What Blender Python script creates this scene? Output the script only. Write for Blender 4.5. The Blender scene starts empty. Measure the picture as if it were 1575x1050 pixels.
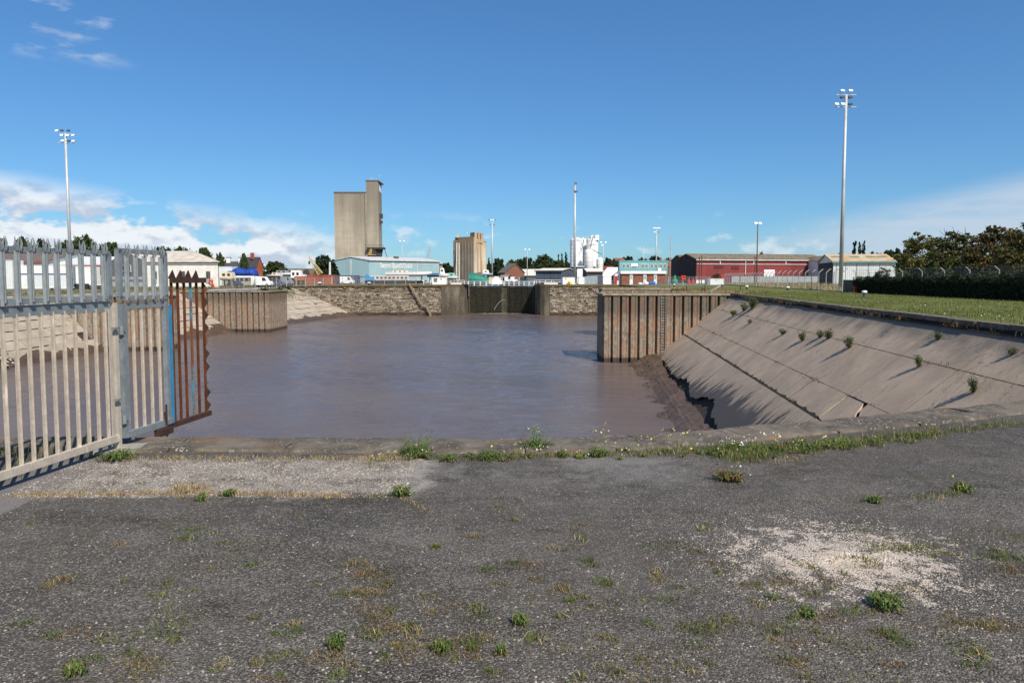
import bpy, math, random
import numpy as np
from mathutils import Vector
random.seed(7); RNG = np.random.default_rng(7)
S = bpy.context.scene; C = S.collection
R = math.radians
# ------------------------------------------------------------ camera, sky, sun, exposure
F, CX, HY, H, PITCH = 1050.0, 787.5, 427.0, 1.7, R(3.5)
Y0 = HY + F*math.tan(PITCH)
cd = bpy.data.cameras.new('camera'); cam = bpy.data.objects.new('camera', cd); C.objects.link(cam)
cam.location = (0, 0, H); cam.rotation_euler = (R(90)-PITCH, 0, 0)
cd.lens = 24; cd.sensor_width = 36; cd.shift_y = (Y0-525)/1575; cd.clip_end = 9000; cd.clip_start = 0.05
S.camera = cam
SUN_AZ, SUN_EL = R(150), R(47)      # clockwise from +Y
w = bpy.data.worlds.new('World'); S.world = w; w.use_nodes = True
nt = w.node_tree; nt.nodes.clear()
def N(nt, t, **k):
    n = nt.nodes.new(t)
    for a, b in k.items():
        if a.startswith('i_'): n.inputs[int(a[2:])].default_value = b
        else: setattr(n, a, b)
    return n
def Lk(nt, a, b): nt.links.new(a, b)
def math_n(nt, op, a, b=None, c=None, clamp=False):
    n = nt.nodes.new('ShaderNodeMath'); n.operation = op; n.use_clamp = clamp
    for i, v in enumerate((a, b, c)):
        if v is None: continue
        if isinstance(v, (int, float)): n.inputs[i].default_value = v
        else: nt.links.new(v, n.inputs[i])
    return n.outputs[0]
def smooth(nt, v, a, b):
    n = nt.nodes.new('ShaderNodeMapRange'); n.interpolation_type = 'SMOOTHSTEP'
    nt.links.new(v, n.inputs[0]); n.inputs[1].default_value = a; n.inputs[2].default_value = b
    return n.outputs[0]
def mixc(nt, f, a, b, mode='MIX'):
    n = nt.nodes.new('ShaderNodeMix'); n.data_type = 'RGBA'; n.blend_type = mode
    for i, v in ((0, f), (6, a), (7, b)):
        if isinstance(v, (int, float)): n.inputs[i].default_value = v
        elif isinstance(v, (tuple, list)): n.inputs[i].default_value = (*v[:3], 1)
        else: nt.links.new(v, n.inputs[i])
    return n.outputs[2]
sky = N(nt, 'ShaderNodeTexSky', sky_type='NISHITA', sun_disc=False)
sky.sun_elevation = SUN_EL; sky.sun_rotation = SUN_AZ; sky.altitude = 0; sky.air_density = 1.0; sky.dust_density = 0.3; sky.ozone_density = 1.6
tc = N(nt, 'ShaderNodeTexCoord'); sx = N(nt, 'ShaderNodeSeparateXYZ'); Lk(nt, tc.outputs['Generated'], sx.inputs[0])
az = math_n(nt, 'ARCTAN2', sx.outputs[0], sx.outputs[1]); el = math_n(nt, 'ARCSINE', sx.outputs[2])
def cloud_noise(kx, ky, oz, scale, det=8, rough=0.55, dist=0.0):
    cb = N(nt, 'ShaderNodeCombineXYZ'); Lk(nt, math_n(nt, 'MULTIPLY', az, kx), cb.inputs[0])
    Lk(nt, math_n(nt, 'MULTIPLY_ADD', el, ky, oz), cb.inputs[1]); cb.inputs[2].default_value = 3.3
    n = N(nt, 'ShaderNodeTexNoise'); Lk(nt, cb.outputs[0], n.inputs['Vector'])
    n.inputs['Scale'].default_value = scale; n.inputs['Detail'].default_value = det; n.inputs['Roughness'].default_value = rough
    n.inputs['Distortion'].default_value = dist
    return n.outputs[0]
def band(v, a, b, c, d):
    return math_n(nt, 'MULTIPLY', smooth(nt, v, a, b), math_n(nt, 'SUBTRACT', 1.0, smooth(nt, v, c, d)))
n1 = cloud_noise(1.0, 1.9, 0.21, 15, 10, 0.52); n2 = cloud_noise(1.0, 1.9, 0.23, 15, 10, 0.52)
# bank of cumulus low on the left, thinning to the right, a few puffs higher
topel = math_n(nt, 'MULTIPLY_ADD', az, -0.145, 0.030)
low = math_n(nt, 'SUBTRACT', 1.0, smooth(nt, math_n(nt, 'SUBTRACT', el, topel), -0.03, 0.012))
left = math_n(nt, 'SUBTRACT', 1.0, smooth(nt, az, -0.33, -0.14))
dens_l = math_n(nt, 'MULTIPLY', math_n(nt, 'MULTIPLY', low, left), smooth(nt, math_n(nt, 'ADD', n1, math_n(nt, 'MULTIPLY', smooth(nt, el, .11, .03), .08)), 0.43, 0.53))
puff = math_n(nt, 'MULTIPLY', band(el, 0.0, 0.02, 0.06, 0.10), smooth(nt, n1, 0.53, 0.66))
puff = math_n(nt, 'MULTIPLY', puff, 0.5)
n3 = cloud_noise(1.0, 3.0, 1.7, 12)
hi = math_n(nt, 'MULTIPLY', math_n(nt, 'MULTIPLY', band(el, 0.25, 0.27, 0.31, 0.33), math_n(nt, 'SUBTRACT', 1.0, smooth(nt, az, -0.54, -0.48))), smooth(nt, n3, 0.56, 0.70))
hi = math_n(nt, 'MULTIPLY', hi, 0.45)
# thin veil rising to the right
n4 = cloud_noise(1.0, 7.0, 0.9, 5, 6, 0.6)
veiltop = math_n(nt, 'MULTIPLY_ADD', az, 0.19, 0.005)
veil = math_n(nt, 'SUBTRACT', 1.0, smooth(nt, math_n(nt, 'SUBTRACT', el, veiltop), -0.035, 0.006))
veil = math_n(nt, 'MULTIPLY', math_n(nt, 'MULTIPLY', veil, smooth(nt, az, 0.2, 0.55)), smooth(nt, n4, 0.15, 0.55))
veil = math_n(nt, 'MULTIPLY', veil, 0.85)
dens = math_n(nt, 'MAXIMUM', math_n(nt, 'MAXIMUM', dens_l, puff), hi)
lit = math_n(nt, 'MULTIPLY_ADD', math_n(nt, 'SUBTRACT', n1, n2), 7.0, 0.62, clamp=True)
ccol = mixc(nt, lit, (5.0, 5.7, 6.9), (8.3, 8.6, 8.9))
hs = N(nt, 'ShaderNodeHueSaturation'); hs.inputs['Saturation'].default_value = 1.12; hs.inputs['Value'].default_value = 1.0
Lk(nt, sky.outputs[0], hs.inputs['Color'])
skb = mixc(nt, 1.0, hs.outputs[0], (0.66, 0.98, 1.13), 'MULTIPLY')
gm = N(nt, 'ShaderNodeGamma'); Lk(nt, skb, gm.inputs[0]); gm.inputs[1].default_value = 0.78
skb = mixc(nt, 1.0, gm.outputs[0], (0.92, 1.17, 1.50), 'MULTIPLY')
skc = mixc(nt, veil, skb, (5.2, 6.1, 7.2))
skc = mixc(nt, math_n(nt, 'MULTIPLY', dens, 0.93), skc, ccol)
bg = N(nt, 'ShaderNodeBackground'); Lk(nt, skc, bg.inputs[0]); bg.inputs[1].default_value = 0.083
wo = N(nt, 'ShaderNodeOutputWorld'); Lk(nt, bg.outputs[0], wo.inputs[0])
sd = bpy.data.lights.new('sun', 'SUN'); sd.energy = 4.9; sd.angle = R(0.53); sd.color = (1, 0.925, 0.80)
so = bpy.data.objects.new('sun', sd); C.objects.link(so)
sdir = Vector((math.sin(SUN_AZ)*math.cos(SUN_EL), math.cos(SUN_AZ)*math.cos(SUN_EL), math.sin(SUN_EL)))
so.rotation_euler = sdir.to_track_quat('Z', 'Y').to_euler(); so.location = (20, -30, 60)
vs = S.view_settings; vs.view_transform = 'Standard'; vs.look = 'None'; vs.gamma = 1; vs.exposure = 0.38; vs.use_curve_mapping = False
S.render.engine = 'CYCLES'

# ------------------------------------------------------------ picture pixel -> place
def ray(px, py):
    u = (px-CX)/F; v = (Y0-py)/F
    c, s = math.cos(PITCH), math.sin(PITCH)
    return Vector((u, c+v*s, -s+v*c))
def at(px, py, z=None, d=None):
    r = ray(px, py)
    k = (z-H)/r.z if z is not None else d/r.y
    return Vector((r.x*k, r.y*k, H+r.z*k))
def X(px, d, py=427): return at(px, py, d=d).x
def Zp(py, d): return at(CX, py, d=d).z

# ------------------------------------------------------------ materials
MATS = {}
def new_mat(name):
    m = bpy.data.materials.new(name); m.use_nodes = True; nt = m.node_tree
    b = nt.nodes['Principled BSDF']; MATS[name] = m
    return m, nt, b
def pos(nt, sc=(1, 1, 1), obj=False):
    if obj: o = N(nt, 'ShaderNodeTexCoord').outputs['Object']
    else: o = N(nt, 'ShaderNodeNewGeometry').outputs['Position']
    mp = N(nt, 'ShaderNodeMapping'); Lk(nt, o, mp.inputs[0]); mp.inputs['Scale'].default_value = sc
    return mp.outputs[0]
def noise(nt, vec, scale, det=5, rough=0.55, dist=0):
    n = N(nt, 'ShaderNodeTexNoise'); Lk(nt, vec, n.inputs['Vector'])
    n.inputs['Scale'].default_value = scale; n.inputs['Detail'].default_value = det
    n.inputs['Roughness'].default_value = rough; n.inputs['Distortion'].default_value = dist
    return n.outputs[0]
def vor(nt, vec, scale, feat='F1'):
    n = N(nt, 'ShaderNodeTexVoronoi', feature=feat); Lk(nt, vec, n.inputs['Vector']); n.inputs['Scale'].default_value = scale
    return n
def bump(nt, b, h, strength=0.4, dist=0.01):
    n = N(nt, 'ShaderNodeBump'); n.inputs['Strength'].default_value = strength; n.inputs['Distance'].default_value = dist
    Lk(nt, h, n.inputs['Height']); Lk(nt, n.outputs[0], b.inputs['Normal'])
def M(name, c1, c2=None, scale=1.5, rough=0.75, metal=0, bs=0.25, bd=0.01, sc=(1, 1, 1), lo=0.35, hi=0.65, spec=0.3, obj=False, fine=12):
    """noise-varied surface colour between c1 and c2"""
    if name in MATS: return MATS[name]
    m, nt, b = new_mat(name); c2 = c2 or tuple(x*0.72 for x in c1)
    v = pos(nt, sc, obj); n = noise(nt, v, scale, 7, 0.62)
    n2_ = noise(nt, v, scale*fine, 4, 0.6)
    f = smooth(nt, math_n(nt, 'MULTIPLY_ADD', n2_, 0.35, math_n(nt, 'MULTIPLY', n, 0.65)), lo, hi)
    Lk(nt, mixc(nt, f, c1, c2), b.inputs['Base Color'])
    b.inputs['Roughness'].default_value = rough; b.inputs['Metallic'].default_value = metal
    b.inputs['Specular IOR Level'].default_value = spec
    if bs: bump(nt, b, n2_, bs, bd)
    return m
def Mcorr(name, c1, c2, pitch=0.2, rough=0.6, scale=0.4, depth=0.04):
    """corrugated sheet: ribs along the thing's own x"""
    m, nt, b = new_mat(name)
    v = pos(nt, (1, 1, 1), True); wv = N(nt, 'ShaderNodeTexWave', bands_direction='X', wave_profile='SIN'); Lk(nt, v, wv.inputs['Vector'])
    wv.inputs['Scale'].default_value = 1/(pitch*3.18)
    n = noise(nt, pos(nt, (1, 1, 0.35), True), scale, 8, 0.65)
    Lk(nt, mixc(nt, smooth(nt, n, 0.38, 0.66), c1, c2), b.inputs['Base Color']); b.inputs['Roughness'].default_value = rough
    bump(nt, b, wv.outputs[1], 0.5, depth)
    return m
def Mcol(name, rough=0.7, trans=0.0, vary=0.0, spec=0.25, bs=0.0):
    """colour carried by the mesh, one tone for each leaf or stone"""
    m, nt, b = new_mat(name)
    a = N(nt, 'ShaderNodeAttribute'); a.attribute_name = 'Col'
    col = a.outputs['Color']
    if vary:
        n = noise(nt, pos(nt), vary, 5, 0.6); col = mixc(nt, 1.0, col, mixc(nt, smooth(nt, n, 0.3, 0.7), (0.62, 0.6, 0.56), (1.15, 1.12, 1.1)), 'MULTIPLY')
        if bs: bump(nt, b, n, bs, 0.05)
    Lk(nt, col, b.inputs['Base Color']); b.inputs['Roughness'].default_value = rough; b.inputs['Specular IOR Level'].default_value = spec
    if trans:
        t = N(nt, 'ShaderNodeBsdfTranslucent'); Lk(nt, col, t.inputs[0]); mx = N(nt, 'ShaderNodeMixShader'); mx.inputs[0].default_value = trans
        Lk(nt, b.outputs[0], mx.inputs[1]); Lk(nt, t.outputs[0], mx.inputs[2]); Lk(nt, mx.outputs[0], nt.nodes['Material Output'].inputs[0])
    return m

# ------------------------------------------------------------ mesh building
class MB:
    def __init__(s): s.v = []; s.f = []; s.c = []
    def add(s, vs, fs, col=None):
        o = len(s.v); s.v += [tuple(p) for p in vs]; s.f += [tuple(i+o for i in f) for f in fs]
        if col is not None: s.c += [col]*len(vs)
        return s
    def box(s, c, d, rz=0, col=None, tilt=None):
        x, y, z = d[0]/2, d[1]/2, d[2]/2; cr, sr = math.cos(rz), math.sin(rz); vs = []
        for k in (-z, z):
            for i, j in ((-x, -y), (x, -y), (x, y), (-x, y)):
                vs.append((c[0]+i*cr-j*sr, c[1]+i*sr+j*cr, c[2]+k))
        return s.add(vs, [(0, 3, 2, 1), (4, 5, 6, 7), (0, 1, 5, 4), (1, 2, 6, 5), (2, 3, 7, 6), (3, 0, 4, 7)], col)
    def rng(s, x0, x1, y0, y1, z0, z1, col=None):
        return s.box(((x0+x1)/2, (y0+y1)/2, (z0+z1)/2), (x1-x0, y1-y0, z1-z0), 0, col)
    def tube(s, p0, p1, r0, r1=None, n=8, col=None, caps=True):
        r1 = r0 if r1 is None else r1; p0 = Vector(p0); p1 = Vector(p1); d = (p1-p0)
        if d.length < 1e-6: return s
        d.normalize(); a = d.orthogonal().normalized(); b = d.cross(a); vs = []
        for p, r in ((p0, r0), (p1, r1)):
            for i in range(n):
                t = 2*math.pi*i/n; vs.append(p+a*(r*math.cos(t))+b*(r*math.sin(t)))
        fs = [(i, (i+1) % n, n+(i+1) % n, n+i) for i in range(n)]
        if caps: fs += [tuple(range(n-1, -1, -1)), tuple(range(n, 2*n))]
        return s.add(vs, fs, col)
    def bar(s, p0, p1, w, t, up=(0, 0, 1)):
        """rectangular bar from p0 to p1, w across the up axis, t thick along up"""
        p0 = Vector(p0); p1 = Vector(p1); d = (p1-p0).normalized(); side = d.cross(Vector(up))
        if side.length < 1e-4: side = d.orthogonal()
        side.normalize(); u = side.cross(d).normalized(); vs = []
        for p in (p0, p1):
            for i, j in ((-1, -1), (1, -1), (1, 1), (-1, 1)): vs.append(p+side*(i*w/2)+u*(j*t/2))
        return s.add(vs, [(0, 3, 2, 1), (4, 5, 6, 7), (0, 1, 5, 4), (1, 2, 6, 5), (2, 3, 7, 6), (3, 0, 4, 7)])
    def prism(s, poly, y0, y1, axis='y', col=None):
        """polygon in x,z carried from y0 to y1 (axis y), in y,z along x, or in x,y along z"""
        n = len(poly)
        mp = {'y': lambda a, b, c: (a, c, b), 'x': lambda a, b, c: (c, a, b), 'z': lambda a, b, c: (a, b, c)}[axis]
        vs = [mp(a, b, y0) for a, b in poly]+[mp(a, b, y1) for a, b in poly]
        fs = [tuple(range(n-1, -1, -1)), tuple(range(n, 2*n))]+[(i, (i+1) % n, n+(i+1) % n, n+i) for i in range(n)]
        return s.add(vs, fs, col)
    def loft(s, rings, closed=True, caps=True, col=None):
        n = len(rings[0]); vs = [p for r in rings for p in r]; fs = []
        m = n if closed else n-1
        for k in range(len(rings)-1):
            for i in range(m): fs.append((k*n+i, k*n+(i+1) % n, (k+1)*n+(i+1) % n, (k+1)*n+i))
        if caps and closed: fs += [tuple(range(n-1, -1, -1)), tuple(range((len(rings)-1)*n, len(rings)*n))]
        return s.add(vs, fs, col)
    def mesh(s, name, mat, smooth_=False):
        me = bpy.data.meshes.new(name); me.from_pydata([tuple(p) for p in s.v], [], s.f)
        if mat: me.materials.append(mat)
        if s.c and len(s.c) == len(s.v):
            a = me.color_attributes.new('Col', 'FLOAT_COLOR', 'POINT')
            a.data.foreach_set('color', np.array([(*c[:3], 1) for c in s.c], dtype=np.float32).ravel())
        import bmesh
        bm = bmesh.new(); bm.from_mesh(me); bmesh.ops.recalc_face_normals(bm, faces=bm.faces); bm.to_mesh(me); bm.free()
        if smooth_: me.shade_smooth()
        me.update(); return me
def obj(name, mesh, parent=None, loc=None, rz=0, kind=None, label=None):
    o = bpy.data.objects.new(name, mesh); C.objects.link(o)
    if parent: o.parent = parent
    if loc is not None: o.location = loc
    if rz: o.rotation_euler = (0, 0, rz)
    if kind: o['kind'] = kind
    if label: o['label'] = label
    return o
def part(name, mb, mat, parent, smooth_=False, kind=None, label=None, loc=None):
    return obj(name, mb.mesh(name, mat, smooth_), parent, loc, 0, kind, label)
def thing(name, label, cat, loc=(0, 0, 0), rz=0, group=None):
    o = bpy.data.objects.new(name, None); C.objects.link(o); o.location = loc; o.rotation_euler = (0, 0, rz)
    o.empty_display_size = 0.3; o['label'] = label; o['category'] = cat
    if group: o['group'] = group
    return o
def tag(o, label, cat, group=None):
    o['label'] = label; o['category'] = cat
    if group: o['group'] = group
    return o
def struct(name, mb, mat, smooth_=False):
    return obj(name, mb.mesh(name, mat, smooth_), None, None, 0, 'structure')
def dup(root, loc=None, rz=None, sc=None, label=None, group=None):
    kids = {}
    for o in C.objects:
        if o.parent: kids.setdefault(o.parent.name, []).append(o)
    def go(o, par):
        c = o.copy(); C.objects.link(c); c.parent = par
        for k in kids.get(o.name, []): go(k, c)
        return c
    r = go(root, None)
    if loc is not None: r.location = loc
    if rz is not None: r.rotation_euler = (0, 0, rz)
    if sc is not None: r.scale = sc if hasattr(sc, '__len__') else (sc, sc, sc)
    if label: r['label'] = label
    if group: r['group'] = group
    return r
def tri_mesh(name, V, T, col, mat):
    """large triangle meshes straight from arrays"""
    me = bpy.data.meshes.new(name); V = np.asarray(V, np.float32); T = np.asarray(T, np.int32)
    me.vertices.add(len(V)); me.vertices.foreach_set('co', V.ravel())
    me.loops.add(T.size); me.loops.foreach_set('vertex_index', T.ravel())
    me.polygons.add(len(T)); me.polygons.foreach_set('loop_start', np.arange(0, T.size, 3, dtype=np.int32))
    me.polygons.foreach_set('loop_total', np.full(len(T), 3, np.int32))
    me.update(calc_edges=True)
    if col is not None:
        a = me.color_attributes.new('Col', 'FLOAT_COLOR', 'POINT')
        c4 = np.ones((len(V), 4), np.float32); c4[:, :3] = col; a.data.foreach_set('color', c4.ravel())
    me.materials.append(mat); me.validate(); return me
def pick(cols, n, jit=0.2):
    c = np.array(cols)[RNG.integers(0, len(cols), n)]
    return c*(1+jit*(RNG.random((n, 1))*2-1))
def blades(P, h0, h1, wd, lean, cols):
    """grass blades: 5 vertices, 3 triangles each"""
    n = len(P); h = RNG.uniform(h0, h1, n)[:, None]; a = RNG.uniform(0, 2*np.pi, n); l = RNG.uniform(0.1, lean, n)[:, None]
    s = np.c_[np.cos(a), np.sin(a), np.zeros(n)]; q = RNG.uniform(0, 2*np.pi, n); g = np.c_[np.cos(q), np.sin(q), np.zeros(n)]
    up = np.array([0, 0, 1.0]); ww = wd*RNG.uniform(0.6, 1.3, n)[:, None]
    m = P+up*h*0.6+g*h*l*0.35; t = P+up*h*(1-0.3*l)+g*h*l
    V = np.stack([P-s*ww/2, P+s*ww/2, m-s*ww*0.38, m+s*ww*0.38, t], 1).reshape(-1, 3)
    b = np.arange(n)[:, None]*5
    T = np.concatenate([b+np.array([[0, 1, 3]]), b+np.array([[0, 3, 2]]), b+np.array([[2, 3, 4]])])
    return V, T, np.repeat(pick(cols, n), 5, 0)
def leaves(P, size, cols, flat=0.5, jit=0.25, aspect=0.55):
    """one rhombus (2 triangles) for each point"""
    n = len(P); a = RNG.normal(size=(n, 3)); a[:, 2] *= flat; a /= np.linalg.norm(a, axis=1, keepdims=True)
    b = np.cross(a, RNG.normal(size=(n, 3))); b /= np.linalg.norm(b, axis=1, keepdims=True)
    s = size*RNG.uniform(0.6, 1.4, (n, 1))
    V = np.stack([P-a*s/2, P+b*s*aspect/2, P+a*s/2, P-b*s*aspect/2], 1).reshape(-1, 3)
    k = np.arange(n)[:, None]*4
    T = np.concatenate([k+np.array([[0, 1, 2]]), k+np.array([[0, 2, 3]])])
    return V, T, np.repeat(pick(cols, n, jit), 4, 0)
def join(parts):
    V, T, Cc, o = [], [], [], 0
    for v, t, c in parts: V.append(v); T.append(t+o); Cc.append(c); o += len(v)
    return np.concatenate(V), np.concatenate(T), np.concatenate(Cc)
def nz(x, y, s=1.0, seed=0.0):
    """cheap smooth noise for terrain lumps"""
    return (math.sin(x*1.7*s+seed)+math.sin(y*2.3*s+seed*1.3)+math.sin((x+y)*3.1*s+seed*2)*0.6+math.sin((x-y*1.4)*5.3*s+seed)*0.35)/2.95
# ============================================================ MATERIALS OF THE SETTING
def asphalt_mat():
    m, nt, b = new_mat('worn_tarmac'); P = pos(nt)
    sxy = N(nt, 'ShaderNodeSeparateXYZ'); Lk(nt, P, sxy.inputs[0]); x, y = sxy.outputs[0], sxy.outputs[1]
    v = vor(nt, P, 105); vs_ = N(nt, 'ShaderNodeSeparateColor'); Lk(nt, v.outputs['Color'], vs_.inputs[0])
    v2 = vor(nt, P, 230); v2s = N(nt, 'ShaderNodeSeparateColor'); Lk(nt, v2.outputs['Color'], v2s.inputs[0])
    big = noise(nt, P, 0.9, 6, 0.6); mid = noise(nt, P, 5, 8, 0.7); med = noise(nt, P, 0.35, 3)
    worn = math_n(nt, 'ADD', math_n(nt, 'MULTIPLY', big, 0.55), math_n(nt, 'MULTIPLY', mid, 0.45))
    wear = smooth(nt, worn, 0.42, 0.60); vbig = noise(nt, P, 0.22, 4, 0.6)
    # share of pale chips showing grows with wear and towards the viewer's end of the apron
    nearw = smooth(nt, y, 5.2, 2.6)
    thr = math_n(nt, 'SUBTRACT', 0.80, math_n(nt, 'MULTIPLY', math_n(nt, 'ADD', wear, math_n(nt, 'MULTIPLY', nearw, 0.5)), 0.30))
    chip = smooth(nt, math_n(nt, 'SUBTRACT', vs_.outputs[0], thr), -0.02, 0.04)
    chip2 = smooth(nt, v2s.outputs[1], 0.72, 0.8)
    binder = mixc(nt, math_n(nt, 'ADD', math_n(nt, 'MULTIPLY', mid, .5), math_n(nt, 'MULTIPLY', smooth(nt, vbig, .36, .64), .5)), (0.028, 0.025, 0.021), (0.102, 0.090, 0.078))
    c = mixc(nt, math_n(nt, 'MULTIPLY', chip2, 0.6), binder, (0.13, 0.12, 0.112))
    chipc = mixc(nt, vs_.outputs[2], (0.08, 0.072, 0.064), (0.25, 0.228, 0.20))
    c = mixc(nt, math_n(nt, 'MULTIPLY', chip, 0.85), c, chipc)
    c = mixc(nt, math_n(nt, 'MULTIPLY', smooth(nt, med, 0.42, 0.62), 0.25), c, (0.11, 0.092, 0.08))
    dirt = math_n(nt, 'MULTIPLY', smooth(nt, noise(nt, pos(nt, (.6, 1.5, 1)), 1.6, 9, 0.72), .5, .66), .8)
    c = mixc(nt, dirt, c, mixc(nt, chip, (0.028, 0.023, 0.018), (0.12, .105, .09)))
    pale = math_n(nt, 'MULTIPLY', smooth(nt, noise(nt, pos(nt, (.7, 1.4, 1)), 1.1, 9, 0.75), .54, .68), .45)
    c = mixc(nt, pale, c, mixc(nt, vs_.outputs[1], (0.08, .074, .068), (0.28, 0.26, 0.24)))
    # moss and brown dust in the hollows
    mo = noise(nt, P, 2.2, 9, 0.75); mo2 = noise(nt, P, 0.5, 3)
    moss = math_n(nt, 'MULTIPLY', smooth(nt, mo, 0.56, 0.65), smooth(nt, mo2, 0.42, 0.56))
    c = mixc(nt, math_n(nt, 'MULTIPLY', moss, 0.75), c, (0.075, 0.06, 0.028))
    # cracks
    cv = N(nt, 'ShaderNodeVectorMath', operation='ADD'); Lk(nt, P, cv.inputs[0])
    nn = N(nt, 'ShaderNodeTexNoise'); Lk(nt, P, nn.inputs['Vector']); nn.inputs['Scale'].default_value = 2.5
    sc_ = N(nt, 'ShaderNodeVectorMath', operation='SCALE'); Lk(nt, nn.outputs['Color'], sc_.inputs[0]); sc_.inputs['Scale'].default_value = 0.5
    Lk(nt, sc_.outputs[0], cv.inputs[1]); ck = vor(nt, cv.outputs[0], 0.45, 'DISTANCE_TO_EDGE')
    crack = math_n(nt, 'SUBTRACT', 1.0, smooth(nt, ck.outputs[0], 0.002, 0.010))
    crack = math_n(nt, 'MULTIPLY', crack, smooth(nt, mo2, 0.46, 0.56))
    c = mixc(nt, math_n(nt, 'MULTIPLY', crack, 0.35), c, (0.03, 0.026, 0.02))
    # pale exposed gravel repair by the basin edge
    e = noise(nt, P, 3.0, 6, 0.65)
    def rect(x0, x1, y0, y1, s, wob):
        xx = math_n(nt, 'MULTIPLY_ADD', math_n(nt, 'SUBTRACT', e, 0.5), wob, x); yy = math_n(nt, 'MULTIPLY_ADD', math_n(nt, 'SUBTRACT', e, 0.5), wob, y)
        return math_n(nt, 'MULTIPLY', band(xx, x0, x0+s, x1-s, x1), band(yy, y0, y0+s, y1-s, y1))
    def band(v, a, b_, c_, d): return math_n(nt, 'MULTIPLY', smooth(nt, v, a, b_), math_n(nt, 'SUBTRACT', 1.0, smooth(nt, v, c_, d)))
    grav = mixc(nt, vs_.outputs[0], (0.10, 0.088, 0.078), (0.38, 0.34, 0.30)); grav = mixc(nt, chip2, grav, (0.40, 0.365, 0.325))
    grav = mixc(nt, smooth(nt, noise(nt, P, 4, 9, 0.75), 0.46, 0.64), grav, (0.095, 0.08, 0.065))
    g1 = rect(-4.2, -0.6, 5.15, 6.4, 0.22, 0.7)
    c = mixc(nt, g1, c, grav)
    fade = math_n(nt, 'MULTIPLY', band(x, -1.4, -0.6, 1.2, 2.3), band(y, 5.3, 5.8, 6.2, 6.7))
    c = mixc(nt, math_n(nt, 'MULTIPLY', math_n(nt, 'MULTIPLY', fade, wear), 0.45), c, (0.24, 0.23, 0.225))
    # spilled crushed stone, pinkish
    dx = math_n(nt, 'DIVIDE', math_n(nt, 'SUBTRACT', x, 2.02), 1.05); dy = math_n(nt, 'DIVIDE', math_n(nt, 'SUBTRACT', y, 4.05), 0.85)
    rr = math_n(nt, 'SQRT', math_n(nt, 'ADD', math_n(nt, 'MULTIPLY', dx, dx), math_n(nt, 'MULTIPLY', dy, dy)))
    q = noise(nt, P, 7, 10, 0.78)
    sp = smooth(nt, math_n(nt, 'SUBTRACT', math_n(nt, 'ADD', q, math_n(nt, 'MULTIPLY', vs_.outputs[1], 0.10)), math_n(nt, 'MULTIPLY_ADD', rr, 0.24, 0.43)), 0.0, 0.05)
    c = mixc(nt, math_n(nt, 'MULTIPLY', sp, 0.92), c, mixc(nt, v2s.outputs[0], (0.36, 0.30, 0.25), (0.60, 0.52, 0.45)))
    # smoother poured strip along the palisade
    st = math_n(nt, 'MULTIPLY', math_n(nt, 'SUBTRACT', 1.0, smooth(nt, math_n(nt, 'MULTIPLY_ADD', e, 0.06, x), -3.66, -3.63)), math_n(nt, 'SUBTRACT', 1.0, smooth(nt, y, 6.2, 6.35)))
    c = mixc(nt, st, c, mixc(nt, mid, (0.13, 0.118, 0.112), (0.21, 0.19, 0.18)))
    far = math_n(nt, 'SUBTRACT', 1.0, smooth(nt, x, -4.35, -4.12))
    c = mixc(nt, math_n(nt, 'MULTIPLY', far, 0.8), c, mixc(nt, mid, (0.05, 0.04, 0.025), (0.17, 0.14, 0.10)))
    Lk(nt, c, b.inputs['Base Color']); b.inputs['Roughness'].default_value = 0.88; b.inputs['Specular IOR Level'].default_value = 0.25
    hgt = math_n(nt, 'ADD', math_n(nt, 'MULTIPLY', v.outputs['Distance'], -1.0), math_n(nt, 'MULTIPLY', mid, 1.5))
    bump(nt, b, hgt, 0.9, 0.011); return m
tarmac = asphalt_mat()
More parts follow.
